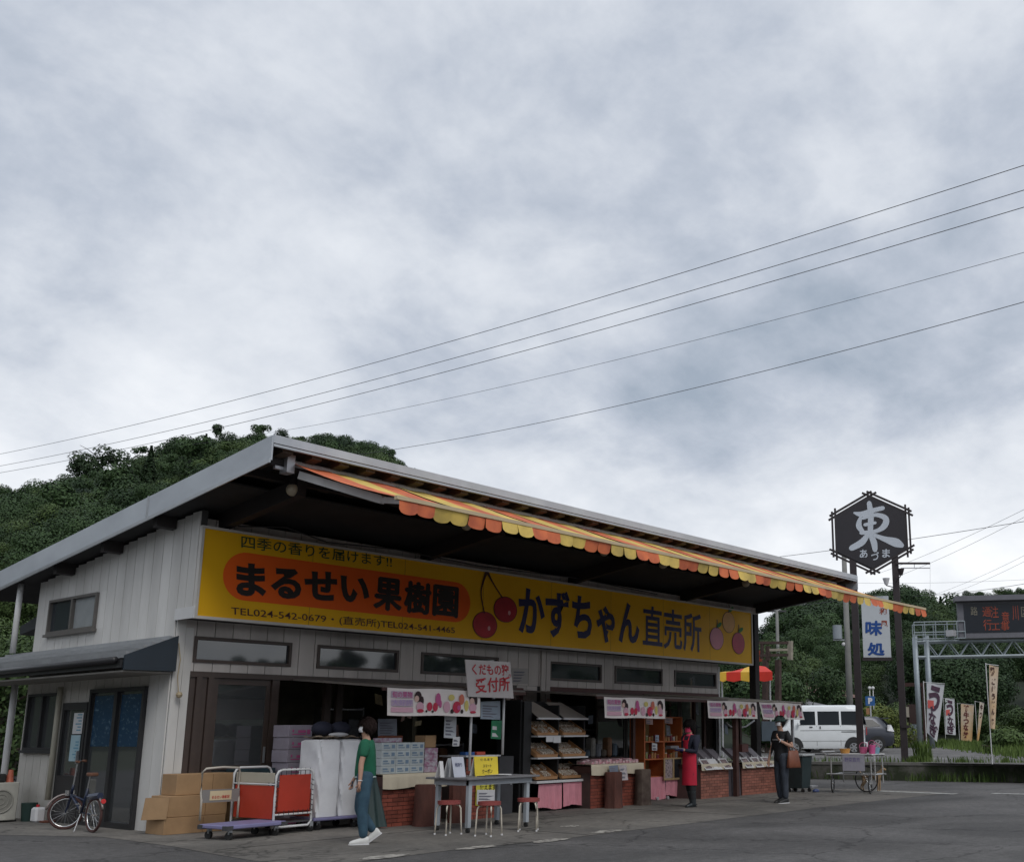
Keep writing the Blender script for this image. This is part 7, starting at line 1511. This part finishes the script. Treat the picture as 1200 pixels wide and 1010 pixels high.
# red and yellow parasol awning behind the end of the shop
rt_ = thing('small_tent', 'red and yellow striped tent awning behind the right end of the shop', 'tent', tuple(at(875, 797, 1, 21) * Vector((1, 1, 0)) if False else (29.5, 21.5, .5)))
rd = mat('tent_red', (.62, .03, .015), .7, .1); yd = mat('tent_yellow', (.70, .42, .04), .7, .1); T_ = lambda x, y, d=0: atd(x, y, 36 + d)
fz = T_(860, 788).z
for k, (xa_, xb_, M) in enumerate(((843, 851, yd), (851, 868, rd), (868, 886, yd), (886, 905, rd))):
    a, b = T_(xa_, 788), T_(xb_, 788); mb = MB(); mb.prism([Vector((a.x, a.y, fz)), Vector((b.x, b.y, fz)), Vector((b.x, b.y, fz - .26)), Vector(((a.x + b.x) / 2, (a.y + b.y) / 2, fz - .31)), Vector((a.x, a.y, fz - .26))], (.02, .01, 0)); mb.build('valance', M, rt_)
    pk_ = [T_(849, 787.4, .6), T_(858, 787, .8), T_(872, 783.5, 1.2), T_(883, 779.5, 1.3), T_(897, 781.5, 1.2)][k:k + 2]; mb = MB(); mb.prism([Vector((a.x, a.y, fz)), Vector((b.x, b.y, fz)), pk_[1], pk_[0]], (0, 0, .02)); mb.build('roof_panel', M, rt_)
for xx in (846, 902): a = T_(xx, 790, .3); mb = MB(); mb.tube([(a.x, a.y, .5), (a.x, a.y, fz)], .03, 8); mb.build('post', alu, rt_, fix=False)
# wooden billboard frame
wf = thing('timber_frame', 'weathered open timber frame high behind the red tent', 'frame', tuple(atd(908, 790, 40) * Vector((1, 1, 0)) + Vector((0, 0, .5)))); F4 = lambda x, y, d=0: atd(x, y, 40 + d); wdk = mat('timber_dark', (.05, .03, .025), .8, .3, 4); wdl = mat('timber_grey', (.28, .25, .20), .8, .2, 4)
for (p, q, w_, M) in (((888, 753), (928, 753), .10, wdk), ((890, 768), (926, 767), .10, wdk), ((926, 751), (926, 773), .16, wdl), ((900, 757), (900, 774), .14, wdk), ((893, 754), (893, 772), .10, wdk), ((901, 761.5), (924, 761), .09, wdl), ((912, 773), (912, 850), .18, wdk), ((897, 773), (897, 850), .18, wdk)): mb = MB(); mb.beam(F4(*p), F4(*q), w_, w_); mb.build('timber', M, wf)
mb = MB(); mb.tube([F4(889, 762, .3), F4(889.5, 775, .3)], .10, 10, r2=.14); single(mb, 'traffic_cone', mat('cone_red', (.5, .08, .03), .6, .1), 'small red cone shape beside the timber frame', 'cone')
# low houses behind the van
def house(c, wd, dp, zb_, ze, zr, Mw, Mr, label, rz):
    t = thing('low_house', label, 'house', (c[0], c[1], zb_), rz); mb = MB(); mb.box((-wd / 2, -dp / 2, 0), (wd / 2, dp / 2, ze - zb_)); mb.build('wall', Mw, t, local=True); e = .6; mb = MB(); zz = ze - zb_ + .003; zt_ = zr - zb_
    A = [(-wd / 2 - e, -dp / 2 - e, zz), (wd / 2 + e, -dp / 2 - e, zz), (wd / 2 + e, dp / 2 + e, zz), (-wd / 2 - e, dp / 2 + e, zz), (-wd / 4, 0, zt_), (wd / 4, 0, zt_)]; mb.add(A, [(0, 3, 2, 1), (0, 1, 5, 4), (1, 2, 5), (2, 3, 4, 5), (3, 0, 4)]); r_ = mb.build('roof', Mr, t, local=True)
    mb = MB(); mb.beam((-wd / 4, 0, zt_ + .03), (wd / 4, 0, zt_ + .03), .2, .12); mb.build('ridge', Mr, r_, local=True)
    for k in (-1, 0, 1):
        fr = MB(); x = k * wd * .3; fr.box((x - .6, -dp / 2 - .04, 1.0), (x + .6, -dp / 2 - .002, 2.0)); w2 = fr.build('window', vtrim, t, local=True); p = MB(); p.box((x - .52, -dp / 2 - .05, 1.08), (x + .52, -dp / 2 - .041, 1.92)); p.build('pane', cglass, w2, local=True)
    return t
c_ = atd(948, 850, 66); yaw = math.atan2(RC[0][1], RC[0][0])
house(c_, 4.6, 4, .5, 3.35, 4.25, darkin, mat('roof_tile_rust', (.17, .10, .085), .8, .15, 3), 'small dark house with a rust brown roof behind the white van', yaw)
c_ = atd(927, 850, 54); house(c_, 3.8, 2.6, .5, 2.45, 2.9, darkin, mat('roof_tile_grey', (.16, .16, .17), .7, .2, 3), 'low shed with a grey roof nearer than the rust roofed house', yaw)
# parking sign, utility cabinets
psg = thing('parking_sign', 'blue square parking sign with a white P behind the vehicles', 'sign', tuple(atd(1020, 880, 52) * Vector((1, 1, 0)) + Vector((0, 0, .5)))); pu = Vector((RC[0][0], RC[0][1], 0)).normalized(); a = atd(1014.5, 826.5, 52); b = atd(1025.5, 826.5, 52); h_ = (atd(1014.5, 815.5, 52) - a).z; pn = Vector((-pu.y, pu.x, 0))
mb = MB(); mb.prism([a, b, b + Vector((0, 0, h_)), a + Vector((0, 0, h_))], pn * .04); mb.build('plate', mat('sign_blue', (.02, .10, .30), .5, .05), psg); text('P', pwhite, psg, a.lerp(b, .28) + Vector((0, 0, h_ * .18)), a.lerp(b, .74) + Vector((0, 0, h_ * .18)), a.lerp(b, .28) + Vector((0, 0, h_ * .84)), .02, .06)
c_ = (a + b) / 2; mb = MB(); mb.tube([(c_.x, c_.y, .5), (c_.x, c_.y, a.z)], .04, 8); mb.build('post', alu, psg, fix=False); q_ = atd(1018, 833, 52); mb = MB(); mb.prism([q_ - pu * .12 - Vector((0, 0, .15)), q_ + pu * .12 - Vector((0, 0, .15)), q_ + pu * .12 + Vector((0, 0, .15)), q_ - pu * .12 + Vector((0, 0, .15))], pn * .02); mb.build('notice_plate', mat('plate_orange', (.30, .15, .07), .6, .1), psg)
for k in (0, 1): p_ = atd(1019 + 4 * k, 806, 60); mb = MB(); mb.tube([(p_.x, p_.y, .5), tuple(p_)], .025, 6); mb.sphere(p_, .10, 10); single(mb, 'globe_lamp', pwhite, ('left', 'right')[k] + ' of two small white globe lamps above the parking sign', 'lamp', smooth=True, fix=False)
for (x0, x1, y0, y1, M, l, n_) in ((1066, 1080.5, 825, 848, mat('cabinet_brown', (.045, .022, .020), .6, .1), 'dark brown cabinet board behind the right pole', 'cabinet'), (1068, 1080.5, 848.5, 861, mat('cabinet_grey', (.22, .26, .29), .6, .1), 'grey cabinet under the brown board', 'cabinet'), (1062.5, 1066, 828, 840, mat('plate_pale', (.40, .36, .30), .6, .2), 'small pale plate left of the brown cabinet', 'plate')):
    a = atd(x0, y1, 62); b = atd(x1, y1, 62); z1 = atd(x0, y0, 62).z; mb = MB(); mb.prism([a, b, bz(b, z1), bz(a, z1)], pn * .6); single(mb, n_, M, l, n_)
a = atd(1060, 866, 62); b = atd(1086, 866, 62); mb = MB(); mb.prism([bz(a, .3), bz(b, .3), bz(b, atd(1060, 861, 62).z), bz(a, atd(1060, 861, 62).z)], pn * 2); single(mb, 'plinth', conc, 'concrete plinth under the grey cabinet', 'plinth')
a, b = atd(1058, 802, 60), atd(1084, 802, 60); mb = MB(); mb.beam(a, b, .2, .2); mb.tube([(a.x + (b.x - a.x) * .9, a.y + (b.y - a.y) * .9, .4), (a.x + (b.x - a.x) * .9, a.y + (b.y - a.y) * .9, a.z)], .1, 8); single(mb, 'height_bar', dwood, 'dark beam on a post behind the large white flag', 'bar', fix=False)
# ------------------------------------------------------------------ vegetation
def leafmat(name, c, c2, rnd_=.35, sc=.05):
    M = bpy.data.materials.new(name); M.use_nodes = True; MATS[name] = M; t = M.node_tree; b = t.nodes['Principled BSDF']; nn = t.nodes.new; ll = t.links.new
    b.inputs['Roughness'].default_value = .6; b.inputs['Specular IOR Level'].default_value = .25
    g = nn('ShaderNodeNewGeometry'); n = nn('ShaderNodeTexNoise'); n.inputs['Scale'].default_value = sc; n.inputs['Detail'].default_value = 4; ll(g.outputs['Position'], n.inputs['Vector'])
    oi = nn('ShaderNodeObjectInfo'); ad = nn('ShaderNodeMath'); ad.operation = 'MULTIPLY_ADD'; ll(oi.outputs['Random'], ad.inputs[0]); ad.inputs[1].default_value = rnd_; ll(n.outputs['Fac'], ad.inputs[2])
    a2 = nn('ShaderNodeMath'); a2.operation = 'MULTIPLY_ADD'; ll(g.outputs['Random Per Island'], a2.inputs[0]); a2.inputs[1].default_value = .22; ll(ad.outputs[0], a2.inputs[2])
    r = nn('ShaderNodeValToRGB'); ll(a2.outputs[0], r.inputs[0]); r.color_ramp.elements[0].position = .45; r.color_ramp.elements[1].position = 1.1 if rnd_ > .4 else .98
    r.color_ramp.elements[0].color = tuple(c) + (1,); r.color_ramp.elements[1].color = tuple(c2) + (1,); ll(r.outputs[0], b.inputs['Base Color']); return M
leafd = leafmat('foliage_dark', (.010, .026, .012), (.044, .082, .028), .55)
leafm = leafmat('foliage_mid', (.016, .038, .013), (.068, .108, .032), .55)
leafp = leafmat('foliage_pine', (.014, .032, .016), (.040, .068, .026), .2)
leafy = leafmat('foliage_yellow', (.05, .085, .018), (.16, .19, .045), .3, .8)
bark = mat('tree_bark', (.06, .045, .035), .9, .3, 3)
barein = mat('hill_soil_shade', (.016, .026, .010), .95, .4, .05, c2=(.010, .016, .006))  # soil colour darkened so gaps between the crowns read as shade
def leafcloud(n, lobes, size, seed, flat=0.0, droop=.2):
    """n leaf-sized faces spread over and inside a set of lobes (centre, radii)"""
    r = np.random.default_rng(seed); w_ = np.array([l[3] for l in lobes]); w_ = w_ / w_.sum(); idx = r.choice(len(lobes), n, p=w_); L_ = np.array([(l[0], l[1], l[2]) for l in [(*l[0],) for l in lobes]]); Rr = np.array([l[1] for l in lobes])
    d = r.normal(size=(n, 3)); d[:, 2] += .25; d /= np.linalg.norm(d, axis=1)[:, None]
    rad = .55 + .5 * r.random(n) ** .6
    c = L_[idx] + d * Rr[idx] * rad[:, None]
    nr = d + r.normal(size=(n, 3)) * .38; nr[:, 2] += .3; nr /= np.linalg.norm(nr, axis=1)[:, None]
    a = np.cross(nr, r.normal(size=(n, 3))); a /= np.linalg.norm(a, axis=1)[:, None]; b = np.cross(nr, a)
    s_ = (size * (.6 + .8 * r.random(n)))[:, None]
    v = np.stack([c - a * s_, c - b * s_ * .55, c + a * s_, c + b * s_ * .55], 1).reshape(-1, 3)
    return v, n
def cloudmesh(name, v, n, M):
    me = bpy.data.meshes.new(name); me.vertices.add(len(v)); me.vertices.foreach_set('co', v.astype(np.float32).ravel()); me.loops.add(4 * n); me.loops.foreach_set('vertex_index', np.arange(4 * n, dtype=np.int32)); me.polygons.add(n); me.polygons.foreach_set('loop_start', np.arange(0, 4 * n, 4, dtype=np.int32)); me.update(); me.validate(); me.materials.append(M); return me
def broad(seed, R=3.6, n=1500, size=.30, hgt=1.0):
    rr = random.Random(seed); lobes = [((0, 0, R * .9 * hgt), (R * .75, R * .75, R * .75 * hgt), 2.0)]
    for k in range(9):
        an = rr.uniform(0, 6.28); q = rr.uniform(.35, .75) * R; z = R * hgt * rr.uniform(.35, 1.55); s_ = R * rr.uniform(.28, .48); lobes.append(((math.cos(an) * q, math.sin(an) * q, z), (s_, s_, s_ * .8), .8))
    lobes = [((l[0]), l[1], None, l[2]) for l in lobes]
    return lobes
def mkcrown(name, seed, M, R=3.6, n=1500, size=.30, hgt=1.0):
    lobes = broad(seed, R, n, size, hgt); v, k = leafcloud(n, lobes, size, seed); return bpy.data.objects.new(name, cloudmesh(name, v, k, M))
def mkcedar(name, seed, M, h=9, n=1300, size=.28):
    r = np.random.default_rng(seed); z = 1.2 + (h - 1.2) * r.random(n) ** 1.1; t = (h - z) / h; an = r.random(n) * 6.283; rad = t * 2.3 * (.35 + .65 * r.random(n) ** .5) * (1 + .25 * np.sin(an * 5 + z * 2)); c = np.stack([np.cos(an) * rad, np.sin(an) * rad, z - rad * .25], 1)
    nr = np.stack([np.cos(an) * .5, np.sin(an) * .5, np.full(n, .8)], 1) + r.normal(size=(n, 3)) * .4; nr /= np.linalg.norm(nr, axis=1)[:, None]; a = np.cross(nr, r.normal(size=(n, 3))); a /= np.linalg.norm(a, axis=1)[:, None]; b = np.cross(nr, a); s_ = (size * (.6 + .8 * r.random(n)))[:, None]
    v = np.stack([c - a * s_, c - b * s_ * .5, c + a * s_, c + b * s_ * .5], 1).reshape(-1, 3); return bpy.data.objects.new(name, cloudmesh(name, v, n, M))
crowns = [mkcrown('crown_a', 1, leafd, 3.6, 5200, .15), mkcrown('crown_b', 2, leafm, 3.2, 4600, .145, 1.1), mkcrown('crown_c', 3, leafd, 4.2, 6000, .165, .9), mkcedar('crown_d', 4, leafp, 9.5, 3500, .19), mkcrown('crown_e', 5, leafm, 2.6, 3800, .13, 1.3), mkcrown('crown_f', 6, leafd, 3.3, 15000, .085, 1.0), mkcrown('crown_g', 7, leafm, 2.9, 13000, .08, 1.15)]
def scatter(name, pts, scl, rot, crown, label=None):
    me = bpy.data.meshes.new(name); me.from_pydata(pts, [], []); a = me.attributes.new('scl', 'FLOAT', 'POINT'); a.data.foreach_set('value', scl); b = me.attributes.new('rot', 'FLOAT_VECTOR', 'POINT'); b.data.foreach_set('vector', [q for r_ in rot for q in (0, 0, r_)])
    o = bpy.data.objects.new(name, me); col.objects.link(o); o['kind'] = 'stuff'
    ng = bpy.data.node_groups.new(name, 'GeometryNodeTree'); ng.interface.new_socket('Geometry', in_out='INPUT', socket_type='NodeSocketGeometry'); ng.interface.new_socket('Geometry', in_out='OUTPUT', socket_type='NodeSocketGeometry')
    gi = ng.nodes.new('NodeGroupInput'); go = ng.nodes.new('NodeGroupOutput'); ip = ng.nodes.new('GeometryNodeInstanceOnPoints'); ob = ng.nodes.new('GeometryNodeObjectInfo'); ob.inputs['Object'].default_value = crown; ob.inputs['As Instance'].default_value = True
    s1 = ng.nodes.new('GeometryNodeInputNamedAttribute'); s1.data_type = 'FLOAT'; s1.inputs['Name'].default_value = 'scl'; s2 = ng.nodes.new('GeometryNodeInputNamedAttribute'); s2.data_type = 'FLOAT_VECTOR'; s2.inputs['Name'].default_value = 'rot'
    k = ng.links.new; k(gi.outputs[0], ip.inputs['Points']); k(ob.outputs['Geometry'], ip.inputs['Instance']); k(s1.outputs['Attribute'], ip.inputs['Scale']); k(s2.outputs['Attribute'], ip.inputs['Rotation']); k(ip.outputs[0], go.inputs[0])
    md = o.modifiers.new('scatter', 'NODES'); md.node_group = ng; return o
def interp(prof, x):
    if x <= prof[0][0]: return prof[0][1]
    for (a, b), (c, d) in zip(prof[:-1], prof[1:]):
        if x <= c: return b + (d - b) * (x - a) / (c - a)
    return prof[-1][1]
HILLS = []
def hill(name, prof, r0, r1, nx_, ny_, drop, dens, power=.85, zb=0, back=1.5, seed=0, trees=True, M=barein, az=None):
    """prof: ridge line in picture columns (or (azimuth, elevation) pairs when az) -> terrain patch rising from r0 to r1"""
    rr = random.Random(seed); rows = []; x0, x1 = prof[0][0], prof[-1][0]
    def ground(x, t):
        r = r0 + (r1 - r0) * t
        if az: d = Vector((math.sin(x), math.cos(x), 0)); p = d * r; zr = math.tan(interp(prof, x)) * r1 + CAMH
        else:
            p = atd(x, 860, r); zr = atd(x, interp(prof, x) + drop, r1).z
        tt = min(t, 1); z = zb + (zr - zb) * tt ** power * (1 - max(0, t - 1) * .5)
        z += math.sin(x * (.021 if not az else 9) + t * 5 + seed) * .03 * (zr - zb) * math.sin(math.pi * tt)
        return Vector((p.x, p.y, z))
    mb = MB(); mb.grid(lambda u, v: tuple(ground(x0 + (x1 - x0) * u, v * back)), nx_, ny_); struct(mb, name, M, fix=False, smooth=True)
    if trees:
        arc = (ground(x1, .7) - ground(x0, .7)).length; n = int(arc * (r1 - r0) * 1.12 * dens)
        for _ in range(n):
            u = rr.random(); t = rr.random() ** .62 * 1.12; g_ = ground(x0 + (x1 - x0) * u, t); HILLS.append((tuple(g_ - Vector((0, 0, .6))), rr.uniform(.6, 1.25), rr.uniform(0, 6.28), rr.choice((5, 6)) if g_.length < 135 and g_.y > 0 else rr.choices((0, 1, 2, 3, 4), (.30, .28, .22, .02, .18))[0]))
hill('left_hill', [(-900, 640), (-300, 610), (0, 585), (60, 572), (110, 561), (180, 536), (255, 518), (320, 514), (385, 523), (415, 532), (440, 550), (470, 585), (560, 650), (660, 690), (780, 750), (880, 790)], 48, 270, 80, 30, 17, .040, .9, 0, 1.5, 1)
hill('right_hill', [(860, 800), (880, 775), (905, 757), (918, 742), (930, 726), (950, 717), (980, 710), (1010, 708), (1055, 704), (1090, 707), (1125, 716), (1170, 724), (1200, 728), (1700, 735)], 78, 230, 60, 26, 26, .052, .8, .3, 1.5, 2)
hill('back_hill', [(1040, 760), (1090, 735), (1112, 722), (1132, 708), (1150, 700), (1175, 697), (1200, 694), (1300, 684), (1700, 690)], 330, 430, 40, 12, 12, .035, .8, 5, 1.5, 3)
hazeblue = mat('ridge_haze_tint', (.045, .075, .09), .95, .15, .002)  # air haze put into the ridge colour as a blue tint
hill('distant_hill', [(780, 800), (850, 760), (872, 748), (890, 741), (900, 736), (912, 738), (925, 742), (940, 747), (970, 752), (1100, 760)], 1900, 2600, 60, 8, 0, 0, .9, 0, 1.2, 4, trees=False, M=hazeblue)
# the valley continues behind the camera (it is what the windows mirror)
D_ = R_
hill('opposite_hill', [(D_(80), D_(2.0)), (D_(100), D_(3.4)), (D_(115), D_(4.6)), (D_(128), D_(4.4)), (D_(140), D_(3.2)), (D_(148), D_(2.9)), (D_(156), D_(2.5)), (D_(180), D_(2.4)), (D_(205), D_(4.0)), (D_(225), D_(7.5)), (D_(255), D_(8.5)), (D_(285), D_(9)), (D_(305), D_(10.5)), (D_(330), D_(11)), (D_(358), D_(10))], 110, 260, 90, 14, 0, .014, .8, 0, 1.3, 5, az=True)
for k, cr_ in enumerate(crowns):
    P_ = [h for h in HILLS if h[3] == k]; scatter('forest', [h[0] for h in P_], [h[1] for h in P_], [h[2] for h in P_], cr_)
print('crowns', len(HILLS))
# trees one can tell apart
def tree(name, label, base, h, R, M, n, size, seed, trunk=.18, group=None, hgt=1.0, bare=.35):
    b = Vector(base); t = thing(name, label, 'tree', tuple(b), 0, group); rr = random.Random(seed); mb = MB(); top = b + Vector((0, 0, h * .75)); mb.tube([b, b + Vector((rr.uniform(-.1, .1), rr.uniform(-.1, .1), h * .35)), top], trunk, 8, r2=trunk * .35)
    for k in range(6):
        an = rr.uniform(0, 6.28); z = h * (bare + .08 * k); mb.tube([b + Vector((0, 0, z)), b + Vector((math.cos(an) * R * .45, math.sin(an) * R * .45, z + h * .12)), b + Vector((math.cos(an) * R * .75, math.sin(an) * R * .75, z + h * .16))], trunk * .35, 6, r2=trunk * .12)
    mb.build('trunk', bark, t, fix=False); lobes = []
    for k in range(11):
        an = rr.uniform(0, 6.28); q = rr.uniform(.0, .72) * R; z = h * (bare + .12 + (.80 - bare) * rr.random()); s_ = R * rr.uniform(.30, .50); lobes.append(((math.cos(an) * q, math.sin(an) * q, z), (s_, s_, s_ * .7), None, 1))
    v, k = leafcloud(n, lobes, size, seed); o = bpy.data.objects.new('crown', cloudmesh('crown', v, k, M)); col.objects.link(o); o.parent = t; return t
def on(px, py, d, h): p = atd(px, py, d); return (p.x, p.y, p.z - h)
tree('pine_tree', 'dark pine standing out above the left ridge line, crown on a bare trunk', on(118, 521, 262, 13), 13, 6.0, leafp, 2600, .32, 11, .28, bare=.35)
tree('pine_tree', 'leaning dark pine just left of the tallest ridge pine', on(95, 536, 262, 9.5), 9.5, 4.2, leafp, 1500, .30, 12, .2, bare=.3)
for k, (x, y, h, R, l) in enumerate(((168, 521, 9, 3.0, 'small tree on the left ridge right of the pine'), (255, 497, 10, 2.6, 'thin tree on the left ridge above the roof slope'), (306, 496, 10, 2.8, 'feathery tree on the ridge just left of the roof peak'), (352, 504, 9, 2.0, 'sparse tree top just right of the roof peak'), (374, 509, 9, 1.6, 'wispy branch tip behind the roof, right of the peak'), (410, 514, 10, 4.5, 'dense tree crown rising behind the roof edge'), (458, 524, 9, 2.0, 'last small tree top showing behind the roof edge'))):
    tree('ridge_tree', l, on(x, y, 265, h), h, R, leafp if k % 2 else leafd, 900 if R < 2.2 else 1500, .25, 20 + k, .15, bare=.25)
for k, (x, y, d, h, R, M, nm, l) in enumerate(((918, 768, 52, 4.6, 2.7, leafm, 'garden_tree', 'bushy green tree behind the red tent'), (950, 772, 60, 5.0, 2.6, leafm, 'garden_tree', 'rounded green tree above the rust brown roof'), (896, 786, 46, 3.2, 2.0, leafd, 'garden_tree', 'dark tree under the timber frame'), (975, 790, 64, 4.6, 2.6, leafd, 'garden_tree', 'dark green tree behind the white van roof'), (1034, 832, 60, 2.6, 2.0, leafy, 'shrub', 'yellowish green shrub behind the grey car'), (1000, 818, 66, 3.6, 2.4, leafm, 'shrub', 'green shrub between the poles behind the van'), (1050, 826, 76, 3.6, 2.3, leafm, 'shrub', 'mid green shrub right of the grey car'), (1101, 840, 82, 2.6, 2.0, leafm, 'shrub', 'shrub behind the small white flag'), (1135, 838, 82, 2.8, 2.3, leafd, 'shrub', 'dark shrub behind the wide orange flag'), (1157, 842, 80, 2.2, 1.8, leafm, 'shrub', 'shrub behind the tall slim flag'), (1190, 846, 70, 2.0, 1.5, leafy, 'shrub', 'yellow green shrub at the right edge'), (1208, 840, 62, 2.6, 1.9, leafm, 'shrub', 'green shrub cut by the right edge of the picture'), (1170, 856, 44, 1.3, 1.1, leafm, 'shrub', 'low shrub on the verge right of the tall flag'))):
    p = atd(x, y, d); tree(nm, l, (p.x, p.y, .45), p.z - .45, R, M, 7000, .085, 40 + k, .10, bare=.0)
for k, (x, y, d, h, R) in enumerate(((16, 730, 40, 6, 3.2), (-14, 700, 44, 7, 3.6), (30, 760, 46, 5, 2.8))): p = atd(x, y, d); tree('hedge_tree', ('green tree behind the far corner of the side wall', 'green tree at the left edge of the picture', 'smaller tree low behind the corner drainpipe')[k], (p.x, p.y, 0), p.z, R, leafm, 9000, .08, 60 + k, .15, bare=.05)
# weeds along the low wall, tufts in front of it
def blades(name, spots, M, hmin, hmax, seed, wd=.012):
    r = np.random.default_rng(seed); v = []
    for (x, y, z, sx, n) in spots:
        for _ in range(n):
            cx_, cy_ = x + r.normal() * sx, y + r.normal() * sx * .6; h = r.uniform(hmin, hmax); an = r.random() * 6.28; ln = r.uniform(0, .35) * h; a = np.array([math.cos(an), math.sin(an), 0]); s_ = np.array([-a[1], a[0], 0]) * wd; p = np.array([cx_, cy_, z]); m1 = p + a * ln * .3 + np.array([0, 0, h * .6]); tp = p + a * ln + np.array([0, 0, h]); v += [p - s_, p + s_, m1 + s_ * .8, tp]
    v = np.array(v); o = bpy.data.objects.new(name, cloudmesh(name, v, len(v) // 4, M)); col.objects.link(o); o['kind'] = 'stuff'; return o
gm_ = leafmat('grass_green', (.045, .085, .018), (.10, .15, .035), .3, 1.5); sp_ = []
def wallx(y): return interp([(q_[1], q_[0]) for q_ in reversed(W)], y)
r9 = random.Random(9)
for y in np.arange(4, 18, .35): sp_.append((wallx(y) - .02, float(y), 0, .14, int(r9.uniform(0, 16))))
for y in (12.6, 12.3, 12.0, 11.7, 11.4, 11.1, 13.0): sp_.append((wallx(y) - .1, y, 0, .16, 45))
blades('wall_weeds', sp_, gm_, .08, .34, 3)
sp_ = []
for y in np.arange(0, 20, .3): sp_.append((wallx(y) + .45, float(y), .5, .22, int(r9.uniform(8, 34))))
for y, n in ((13.35, 260), (13.2, 220), (12.0, 60), (10.8, 60)): sp_.append((wallx(y) + .5, y, .5, .10, n))
blades('verge_grass', sp_, gm_, .06, .22, 4)
blades('pole_weeds', [(29.45, 13.3, .5, .14, 110), (29.5, 13.45, .5, .12, 60)], gm_, .2, .75, 5, .014)
sp_ = []
for k in range(260):
    x = r9.uniform(1066, 1230); y = r9.uniform(870, 876) + max(0, (x - 1110)) * .11; p = at(x, y, 2, .5); sp_.append((p.x, p.y, .5, .6, 22))
blades('verge_grass', sp_, gm_, .12, .45, 6, .03)
# small weeds where the side wall meets the ground
